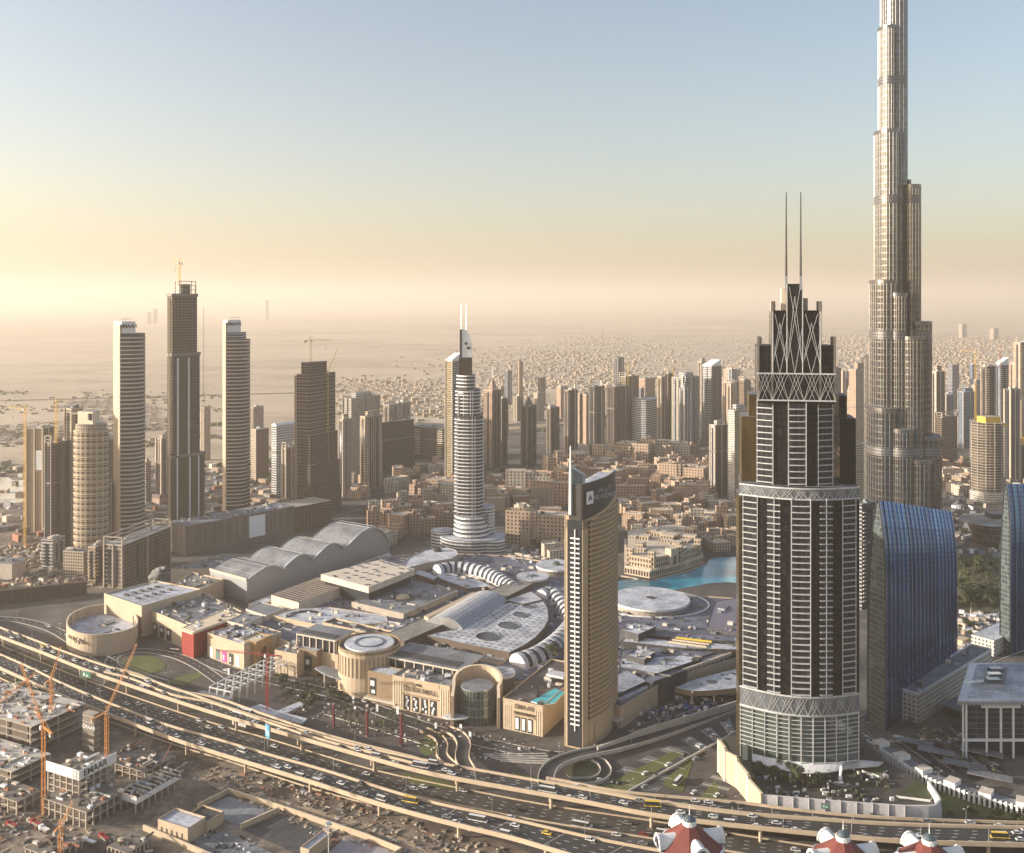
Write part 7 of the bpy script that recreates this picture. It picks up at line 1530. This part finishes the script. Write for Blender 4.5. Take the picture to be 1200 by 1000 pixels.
def along_road(px, w, n, lab, seed):
    r = random.Random(seed); P = resample(smooth(pxs(px), 2), 60); by = {}
    for i in range(n):
        j = r.randrange(2, 58); d = (Vector(P[j + 1]) - Vector(P[j])).normalized(); s = r.choice([-1, 1]); p = Vector(P[j]) + Vector((d.y, -d.x)) * s * w; c = r.choice(['white', 'white', 'silver', 'dark']); by.setdefault(c, []).append((put(CARS[c], p.x, p.y, .22, math.atan2(d.y, d.x) + (math.pi if s > 0 else 0), 1.1, 'cars on the ' + lab), p.x, p.y))
    for c, L in by.items(): numbered(L, f'{c} car on the {lab}')
along_road([(215, 758), (260, 785), (330, 800), (400, 815), (470, 843), (530, 862), (590, 876), (650, 888), (705, 886), (760, 858), (880, 812)], 3, 22, 'mall road', 1)
along_road([(1000, 862), (1030, 878), (1075, 905), (1130, 930), (1200, 948)], 4, 8, 'boulevard below the arcade', 2); along_road([(0, 722), (60, 735), (90, 755), (125, 775), (150, 787)], 2, 6, 'ring road at the left', 3)
for k_, x, y, z, lab in (('ybus', 481, 940, ZD, 'yellow bus on the near flyover'), ('bus', 681, 969, .2, 'long white coach on the ground level highway'), ('bus', 493, 899, ZD, 'white bus on the far flyover'), ('ybus', 765, 945, ZD, 'yellow minibus on the far flyover before the garden deck'), ('ybus', 1172, 982, ZD, 'yellow bus on the far flyover near the right edge'), ('bus', 560, 962, ZD, 'white bus following the yellow bus on the near flyover'), ('bus', 642, 928, ZD, 'white bus at the middle of the far flyover'), ('bus', 795, 917, .3, 'white bus standing in the small car park'), ('bus', 205, 765, .3, 'white bus by the lawn near the left drum')):
    p = U(x, y, z); rz = math.atan2(-.446, .895) + .12 if x < 700 else -.1; put(BUS[k_], p[0], p[1], z + .03, rz if 'car park' not in lab else 1.0, 1.0, None, lab)

# ------------------------------------------------------------------ street furniture
def make_lamp(h=11, double=True):
    t = thing('street_lamp', 'lamp', 'street lamp', (0, 0, -700)); k = MB(); k.tube((0, 0, 0), (0, 0, h), .16, 'metal', 6, .09); k.build('pole', t); k = MB(); [k.tube((0, 0, h - .2), (s * 1.8, 0, h + .3), .07, 'metal', 4) for s in (-1, 1)]; k.build('arm', t)
    for s in (-1, 1): q = MB(); q.box(s * 2.1, 0, h + .2, h + .42, 1.0, .35, 0, 'white'); q.build('lamp_head', t)
    KIDS[t.name] = list(t.children); return t
LAMP = make_lamp()
L = []
for i in range(4, 98, 5):
    f_, g_ = dkA[0][i], dkA[1][i]
    if -5 < PX(*f_, ZD)[0] < 1205: L.append((put(LAMP, f_[0], f_[1], ZD, .6, 1, 'street lamps'), *f_))
numbered(L, 'slim street lamp on the far parapet of the far flyover'); L = []
for i in range(3, 88, 5):
    f_ = dkB[0][i]
    if -5 < PX(*f_, ZD)[0] < 900: L.append((put(LAMP, f_[0], f_[1], ZD, .6, 1, 'street lamps'), *f_))
numbered(L, 'slim street lamp on the far parapet of the near flyover'); L = []
for x, y in ((260, 790), (300, 803), (345, 812), (390, 822), (440, 842), (490, 858), (540, 872), (600, 888), (655, 893), (700, 893), (740, 875), (780, 858), (830, 838), (1020, 880), (1060, 905), (1100, 925), (1150, 945), (20, 730), (70, 745), (110, 775)): p = U(x, y); L.append((put(LAMP, p[0], p[1], 0, rnd.random() * 3, 1, 'street lamps'), *p))
numbered(L, 'street lamp standing along the ground level roads before the mall')
plain('banner_red', (.10, .012, .018), .6)
for i, (x, y, h) in enumerate(((391, 853, 17), (430, 863, 18), (470, 874, 22))):
    p = U(x, y); k = MB(); k.box(p[0], p[1], 0, h, 1.6, 1.6, TH, 'banner_red'); o = tag(thing('banner_pylon', f'{["left", "middle", "right"][i]} one of the three dark red pylons on the mall forecourt', 'pylon', (0, 0, 0), 0, 'dark red pylons'), f'{["leftmost", "middle", "rightmost"][i]} of the three dark red pylons on the mall forecourt', 'pylon', 'dark red pylons'); k.build('banner', o)
    k = MB(); k.box(p[0], p[1], h, h + .6, 2, 2, TH, 'concrete_dark'); k.box(p[0], p[1], 0, .8, 2.4, 2.4, TH, 'concrete_dark'); k.build('cap', o)
numb = [(438, 838), (457, 838)]
L = []
for x, y in ((442, 835), (466, 838), (414, 826), (511, 857), (551, 868), (268, 792), (540, 859)): p = U(x, y); k = MB(); k.box(p[0], p[1], .8, 6, 1.8, .5, TH, 'white'); k.box(p[0], p[1], 0, .8, 1, .4, TH, 'metal'); L.append((tag(k.build('totem_sign'), '', 'sign', 'white totem signs'), *p))
numbered(L, 'slim white totem sign on the mall forecourt')
def billboard(label, x, y, z0, w, h, m, rot, txt=None):
    p = U(x, y, 0); t = thing('billboard', label, 'billboard', (p[0], p[1], 0), rot); k = MB(); k.tube((0, 0, 0), (0, 0, z0), .6, 'metal', 8); k.build('post', t); k = MB(); k.box(0, 0, z0, z0 + h, w, .8, 0, 'metal'); k.build('frame', t); k = MB(); k.box(0, -.45, z0 + .3, z0 + h - .3, w - .6, .12, 0, m); k.build('panel', t)
    k = MB(); k.box(-w * .18, -.55, z0 + h * .3, z0 + h * .75, w * .2, .08, 0, 'white'); k.box(w * .15, -.55, z0 + h * .25, z0 + h * .5, w * .25, .08, 0, 'white'); k.build('emblem', t); return t
plain('sign_blue', (.08, .33, .62), .5)
billboard('light blue billboard standing between the two flyovers', 314, 880, 9, 7, 9, 'sign_blue', -.9)
billboard('green road sign over the ground level highway at the left', 101, 803, 6, 9, 5, 'green', -.35)
billboard('small green sign on the far flyover before the garden deck', 967, 972, 12, 5, 3, 'green', -.1)
# tall light mast bottom centre
p = U(385, 1040); t = thing('light_mast', 'tall thin light mast at the bottom edge of the picture', 'light mast', (p[0], p[1], 0)); k = MB(); k.tube((0, 0, 0), (0, 0, 33), .35, 'steel_white', 8, .2); k.build('pole', t); k = MB(); k.cyl(0, 0, 33, 33.6, 1.6, 'metal', n=10); [k.box(1.5 * math.cos(a), 1.5 * math.sin(a), 32.4, 33.2, .7, .5, a, 'white') for a in [i * 1.05 for i in range(6)]]; k.build('lamp_ring', t)
# smoke plume
def plume():
    m = bpy.data.materials.new('steam'); m.use_nodes = True; n = m.node_tree.nodes; l = m.node_tree.links; n.clear(); o = n.new('ShaderNodeOutputMaterial'); v = n.new('ShaderNodeVolumePrincipled'); v.inputs['Color'].default_value = (1, .96, .9, 1); v.inputs['Anisotropy'].default_value = 0
    tc = n.new('ShaderNodeTexCoord'); x = n.new('ShaderNodeTexNoise'); x.inputs['Scale'].default_value = .22; x.inputs['Detail'].default_value = 4; l.new(tc.outputs['Object'], x.inputs['Vector']); l.new(mth(n, l, 'MULTIPLY', mth(n, l, 'MAXIMUM', mth(n, l, 'SUBTRACT', x.outputs['Fac'], .42), 0), 1.6), v.inputs['Density']); l.new(v.outputs[0], o.inputs['Volume']); M['steam'] = m
    p = U(178, 687, 27); k = MB(); pts = [(0, 0, 27, 2), (0, 1, 31, 3.5), (1, 1, 36, 5), (4, 2, 41, 5.5), (9, 3, 45, 4)]
    for a, b in zip(pts, pts[1:]): k.loft([(a[0] + a[3] * math.cos(q), a[1] + a[3] * math.sin(q)) for q in [i * .5236 for i in range(12)]], a[2] - 27, [(b[0] + b[3] * math.cos(q), b[1] + b[3] * math.sin(q)) for q in [i * .5236 for i in range(12)]], b[2] - 27, 'steam')
    k.prism(ellipse(0, 0, 2, 2, 12), -.01, 0, 'steam'); k.face([(9 + 4 * math.cos(q), 3 + 4 * math.sin(q), 18) for q in [i * .5236 for i in range(12)]], 'steam'); o = k.build('steam'); o.location = (p[0], p[1], 27.2); stuff(o, 'white steam drifting up from the roof of the left mall block', 'steam')
plume()

# ------------------------------------------------------------------ construction site, bottom left
def frame_building(label, N, z, xl, xr, fh, seed, deck='light_concrete', bays=7, name='unfinished_building'):
    P, A, a, b = gpoly(N, z, xl, xr); T = thing(name, label, 'building site'); nf = max(1, int(z / fh)); k = MB()
    for i in range(1, nf + 1): k.prism(P, z * i / nf - .6, z * i / nf, 'concrete', deck if i == nf else 'concrete', bot=True)
    k.build('floor_slab', T); k = MB()
    for i in range(bays + 1):
        for j in range(int(bays * b / a) + 2):
            u, v = i / bays, j / (int(bays * b / a) + 1)
            if 0 < i < bays and 0 < j < int(bays * b / a) + 1 and (i + j) % 2: continue
            q = Vector(A).lerp(Vector(P[1]), .01 + u * .98).lerp(Vector(P[3]).lerp(Vector(P[2]), .01 + u * .98), .01 + v * .98); k.box(q.x, q.y, 0, z - .3, .9, .9, TH, 'concrete')
    k.build('column', T); k = MB(); k.prism(offset(P, -6), 0, z - .7, 'brown_dark'); k.build('core_wall', T)
    clutter(offset(P, -1.5), z, int(a * b / 26), seed, T, ('concrete', 'white', 'brown_dark', 'pale_wall', 'rust', 'dark_roof', 'light_concrete'), .6, 4.5, 2.0, 'building_material'); return T, P
frame_building('large unfinished car park frame at the left edge below the near flyover', (37, 852), 20, -140, 101, 4.6, 51)
frame_building('lower unfinished wing in front of the large car park frame', (14, 905), 12, -120, 60, 4, 52)
def site():
    for N_, z_, xl_, xr_, lab_, sd_ in (((60, 1005), 6, 30, 96, 'low raw frame at the bottom left corner behind the orange mast', 71), ((150, 1000), 5, 126, 178, 'dusty single storey frame at the bottom beside the red lorry', 72), ((20, 940), 8, -30, 48, 'grey half built block between the lorries and the large car park frame', 73)): frame_building(lab_, N_, z_, xl_, xr_, 3.4, sd_, 'concrete_dark', 5)
    frame_building('wide lower storeys of raw frame below the name banner building', (101, 952), 10, 50, 150, 3.4, 56, 'concrete_dark', 7)
    T, P = frame_building('unfinished frame carrying a white name banner round its top', (93, 914), 20, 56, 134, 3.4, 53, 'concrete_dark', bays=5)
    Q = offset(P, 1.2); Q = Q if area(Q) > 0 else Q[::-1]; A_, B_, C_ = Vector(Q[0]), Vector(Q[1]), Vector(Q[2]); B2 = tag(MB().wall([A_, B_, C_], 20, 26, .5, 'white').build('name_banner'), 'long white banner wrapped round the corner of the unfinished frame', 'banner')
    d = (C_ - B_).normalized(); c = B_.lerp(C_, .42) + Vector((d.y, -d.x)) * .35; letters('lettering', 'EMAAR', 5.4, (*c, 23), d, 'black', B2, .12); k = MB()
    T = thing('concrete_core', 'square grey concrete stair core with white lettering beside the near flyover', 'concrete core'); P, A, a, b = gpoly((110, 838), 26, 97, 117); k = MB(); k.prism(P, 0, 26, 'concrete_dark', 'concrete'); k.build('wall', T); k = MB(); [k.wall(offset(P, .3) + [offset(P, .3)[0]], z, z + .5, .5, 'concrete') for z in range(4, 27, 4)]; k.build('form_line', T); letters('lettering', 'EMAAR', 3.6, (*along(A, E1, a * .6, .4), 17), E1, 'white', T, .2)
    T = thing('trestle_building', 'long low unfinished block with a white side band right of the banner frame', 'building site'); P, A, a, b = gpoly((160, 936), 9, 140, 212); k = MB(); k.prism(P, 5.5, 9, 'white', 'dark_roof', bot=True); k.build('roof', T); k = MB()
    for i in range(8):
        for s in (.05, .95): q = Vector(A).lerp(Vector(P[1]), s).lerp(Vector(P[3]).lerp(Vector(P[2]), s), i / 7); k.box(q.x, q.y, 0, 5.6, .8, .8, TH, 'concrete')
    k.build('column', T); k = MB(); [k.beam((*Vector(A).lerp(Vector(P[3]), i / 9), 9.6), (*Vector(P[1]).lerp(Vector(P[2]), i / 9), 9.6), .5, 1.0, 'pale_wall') for i in range(10)]; k.build('beam', T); clutter(offset(P, -1), 9, 30, 61, T, smax=3)
    frame_building('low dark unfinished slab between the banner frame and the near flyover', (170, 905), 7, 118, 205, 3.5, 54, 'dark_roof', 6)
site()
for lab, x, yb_, zt, jib, an, luff in (('orange tower crane standing left of the banner frame', 51, 955, 52, 48, 2.35, .62), ('orange tower crane behind the banner frame with a steep jib', 125, 892, 32, 46, 1.15, .95), ('orange crane mast rising at the bottom edge of the picture', 71, 1012, 19, 14, 1.2, .9), ('short orange crane standing on the large car park frame', 60, 868, 42, 22, 1.35, 1.1), ('orange crane at the far left edge on the car park frame', -6, 900, 40, 30, .6, .6)):
    p = U(x, yb_); tcrane(lab, p[0], p[1], 0, zt, jib, an, 'orange', luff, .8)
p = U(313, 838); tcrane('thin red tower crane in front of the arch gate', p[0], p[1], 0, 44, 42, math.pi - .25, 'red', .0, .8)
for lab, x, y, an in (('small red mobile crane with a raised dark jib by the near flyover', 190, 905, 1.2), ('second mobile crane with a thin jib near the trestle block', 172, 895, .9)):
    p = U(x, y); t = thing('mobile_crane', lab, 'crane', (p[0], p[1], 0), .4); k = MB(); k.box(0, 0, .9, 2.4, 8, 2.6, 0, 'red'); k.build('body', t)
    for s in (-3, 0, 3):
        for q in (-1.2, 1.2): w = MB(); w.tube((s, q - .2, .6), (s, q + .2, .6), .6, 'black', 8); w.build('wheel', t)
    k = MB(); k.tube((-2, 0, 2.4), (6 * an, 0, 20), .35, 'rust', 5, .15); k.build('jib', t); k = MB(); k.box(2.6, .6, 2.4, 3.8, 1.8, 1.3, 0, 'white'); k.build('cab', t)
def lorry(lab, x, y, rz, m):
    p = U(x, y); t = thing('lorry', lab, 'lorry', (p[0], p[1], .1), rz); k = MB(); k.box(3.4, 0, .8, 3, 2, 2.4, 0, m); k.build('cab', t); k = MB(); k.box(-1, 0, 1, 2.4, 6.5, 2.5, 0, 'concrete_dark', m); k.build('cargo_bed', t); k = MB(); k.box(4.45, 0, 1.8, 2.7, .1, 2, 0, 'black'); k.build('windscreen', t)
    for s in (-3, -1.8, 3.2):
        for q in (-1.1, 1.1): w = MB(); w.tube((s, q - .2, .5), (s, q + .2, .5), .5, 'black', 8); w.build('wheel', t)
for a_ in (('red lorry parked at the left edge below the orange crane', 14, 970, 2.6, 'red'), ('dark red lorry next to the mixer trucks at the bottom left', 42, 968, 2.5, 'red'), ('white lorry next to the dark red lorry', 52, 975, 2.5, 'white'), ('red lorry among stacks at the bottom of the building site', 122, 985, 2.4, 'red'), ('white lorry right of the red lorry at the bottom', 105, 990, 2.7, 'white')): lorry(*a_)
# sandstone compound at the bottom
plain('lilac_yard', (.30, .27, .30), .8)
def compound():
    T, P, A, a, b = block('small sandstone building with a flat white roof at the bottom edge', (220, 973), 8, 185, 241, 'beige', 'white_roof'); [wallpanel(k, A, E1, a * (.1 + .17 * i), a * (.16 + .17 * i), 2, 5, 'brown_dark', .1) or k.build('window', T) for i in range(5) for k in [MB()]]
    block('dark roofed annex behind the small sandstone building', (243, 965), 6, 218, 262, 'beige', 'dark_roof'); block('cream hut with a white roof beside the light mast', (362, 998), 6, 352, 388, 'beige', 'white_roof')
    T = thing('compound_wall', 'sand coloured boundary wall around the flat grey yards at the bottom', 'wall')
    for L in ([(168, 973), (250, 1008), (330, 1040)], [(232, 948), (268, 930), (330, 950), (430, 984), (470, 1000), (420, 1030)], [(282, 972), (327, 952)]): k = MB(); k.wall([U(*q) for q in L], 0, 3.2, .9, 'beige', 'cream'); k.build('wall', T)
    for L, m, z in (([(235, 950), (268, 934), (322, 952), (282, 970)], 'grey_roof', .35), ([(284, 973), (328, 955), (398, 978), (370, 1002), (345, 1000)], 'dark_roof', .35), ([(385, 1000), (405, 982), (460, 998), (430, 1025)], 'lilac_yard', .3), ([(225, 985), (262, 975), (330, 1005), (300, 1040)], 'grey_roof', .3)): sheet('yard', pxs(L), z, m)
    scatter('building_material', 'small vents and boxes on the grey yards at the bottom', 'boxes', [(225, 980), (262, 972), (330, 1002), (290, 1030)], 60, 12, ['white', 'grey_roof', 'black'], .6, 2.5, 1.5)
    surface_road('site_road', [(235, 905), (262, 925), (330, 943), (400, 962), (470, 985), (520, 1020)], 8, .3, 'dirt', False, 1, False)
compound()
# frame pavilion under construction and low bus station in front of the mall
def station():
    T = thing('station_pavilion', 'open steel frame pavilion under construction before the arch gate', 'building site'); P, A, a, b = gpoly((262, 822), 7, 226, 345); k = MB(); k.prism([tuple(A), tuple(P[1]), tuple(A + (P[3] - A) * .35 if False else Vector(P[1]) + E2 * 10), tuple(A + E2 * 10)], 0, 6.5, 'pale_wall', 'grey_roof'); k.build('wall', T)
    k = MB()
    for i in range(4):
        for j in range(11): q = Vector(P[1]) - E1 * (a * .7 * i / 3) + E2 * (8 + 88 * j / 10); k = MB(); k.tube((q.x, q.y, 0), (q.x, q.y, 11), .35, 'steel_white', 5); k.build('column', T)
    k = MB()
    for j in range(11): p = Vector(P[1]) + E2 * (8 + 88 * j / 10); q = p - E1 * a * .7; k.beam((*p, 11), (*q, 11), .6, .8, 'steel_white')
    for i in range(4): p = Vector(P[1]) - E1 * (a * .7 * i / 3) + E2 * 8; q = p + E2 * 88; k.beam((*p, 11.6), (*q, 11.6), .6, .6, 'steel_white')
    k.build('roof_frame', T)
    T, P2, A2, a2, b2 = block('small white plant building beside the far flyover', (288, 838), 9, 272, 296, 'white_wall', 'concrete')
    block('dark louvred plant box beside the white plant building', (271, 830), 7, 249, 277, 'concrete_dark', 'grey_roof')
    T = thing('walkway_roof', 'white flat walkway roof bent like a boomerang on the forecourt', 'canopy'); k = MB(); k.prism([U(x, y, 4) for x, y in ((293, 829), (305, 825), (325, 833), (360, 842), (354, 848), (325, 840))], 3.4, 4, 'white', 'white_roof', bot=True); k.build('roof', T); k = MB(); k.prism([U(x, y, 4) for x, y in ((322, 834), (352, 822), (357, 825), (330, 838))], 3.45, 4.05, 'white', 'white_roof', bot=True); k.build('roof', T); k = MB(); [k.tube((*U(x, y, 4), 0), (*U(x, y, 4), 3.5), .25, 'metal', 5) for x, y in ((300, 828), (325, 837), (352, 844), (345, 826))]; k.build('post', T)
station()
# domed pavilions with red roofs, bottom right
def red_roof(lab, x, ya, yb_, letter=None):
    D = F * H / (yb_ - YH); c = ((x - 600) * D / F, D); za = ZA(ya, D); ze = za - 11.5; r = 16; T = thing('domed_pavilion', lab, 'pavilion', (c[0], c[1], 0), .2); o8 = lambda rr: ellipse(0, 0, rr, rr, 8, R(22.5)); k = MB(); k.prism(o8(14), 0, ze, 'f_old2', 'cream'); k.build('wall', T); k = MB(); k.loft(o8(16.5), ze - .4, o8(3.2), za - 1.5, 'tile_red'); k.build('roof', T); k = MB(); L = o8(16.6); k.wall(L + [L[0]], ze - 1.3, ze - .1, .7, 'white'); k.build('eaves', T)
    for i in range(4):
        a_ = math.pi / 2 * i + .0; d = Vector((math.cos(a_), math.sin(a_))); s = Vector((-d.y, d.x)); k = MB(); pr = [(-4 * math.cos(math.pi * j / 10), ze + 1 + 5.4 * math.sin(math.pi * j / 10)) for j in range(11)]
        for p, q in zip(pr, pr[1:]):
            f0, f1 = d * 15.8, d * 6; k.face([(*(f0 + s * q[0]), q[1]), (*(f0 + s * p[0]), p[1]), (*(f1 + s * p[0]), p[1]), (*(f1 + s * q[0]), q[1])], 'white'); f2 = f0 + d * .5; k.beam((*(f2 + s * p[0]), p[1]), (*(f2 + s * q[0]), q[1]), 1.0, 1.3, 'white')
        k.build('dormer', T); g = MB(); g.face([(*(d * 15.7 + s * p[0]), p[1]) for p in pr], 'dark_glass'); g.face([(*(d * 15.7 + s * w_), z_) for w_, z_ in ((-4, ze - 1), (4, ze - 1), (4, ze + 1), (-4, ze + 1))], 'dark_glass'); g.build('dormer_window', T)
    k = MB(); k.cyl(0, 0, za - 2.5, za, 3.4, 'white', n=12); k.dome(0, 0, za, 3.0, 3.0, 'tint_glass', 14, 5); L = ellipse(0, 0, 3.2, 3.2, 14); k.wall(L + [L[0]], za, za + .5, .4, 'white'); k.tube((0, 0, za + 2.9), (0, 0, za + 8), .3, 'white', 5, .08); k.build('cupola', T)
red_roof('leftmost red roofed domed pavilion at the bottom edge', 808, 962, 1085); red_roof('middle red roofed domed pavilion at the bottom edge', 988, 980, 1100); red_roof('rightmost red roofed domed pavilion at the bottom edge', 1089, 984, 1100)
# small blue globe tent
p = U(1166, 758); k = MB(); k.dome(p[0], p[1], 3, 7, 7, 'blue', 14, 6); k.cyl(p[0], p[1], 0, 3, 6.9, 'blue', n=14); tag(k.build('globe_tent'), 'bright blue round tent between the two blue towers', 'tent')
# pieces that belong to a part hang under that part
NEST = {'roof_unit': ['roof', 'deck'], 'roof_equipment': ['roof', 'wall'], 'parapet': ['roof', 'deck'], 'hook': ['jib'], 'tie_bar': ['jib'], 'lamp_head': ['arm'], 'emblem': ['panel', 'blade'], 'advert_figure': ['advert'], 'dormer_window': ['dormer'], 'lane_marking': ['deck'], 'cab': ['mast'], 'wind_tower': ['wall'],
        'poster': ['poster_frame'], 'sign_band': ['wall'], 'roof_vent': ['roof'], 'skylight': ['roof'], 'roof_hatch': ['roof'], 'building_material': ['floor_slab']}
for root in [o for o in bpy.data.objects if o.parent is None and o.children and o.location.z > -400]:
    by = {}
    for c in root.children: by.setdefault(c.name.split('.')[0], []).append(c)
    for kid, hosts in NEST.items():
        for h_ in hosts:
            if kid in by and h_ in by and not any(tuple(x.location) != (0, 0, 0) for x in by[h_]):
                for i, c in enumerate(by[kid]): c.parent = by[h_][min(i, len(by[h_]) - 1)] if kid in ('dormer_window', 'advert_figure', 'poster') else by[h_][-1 if kid == 'building_material' else 0]
                break
for o in list(bpy.data.objects):          # a prototype that was never placed leaves the scene
    if o.location.z < -400 and o.parent is None:
        for c in list(o.children): bpy.data.objects.remove(c)
        bpy.data.objects.remove(o)
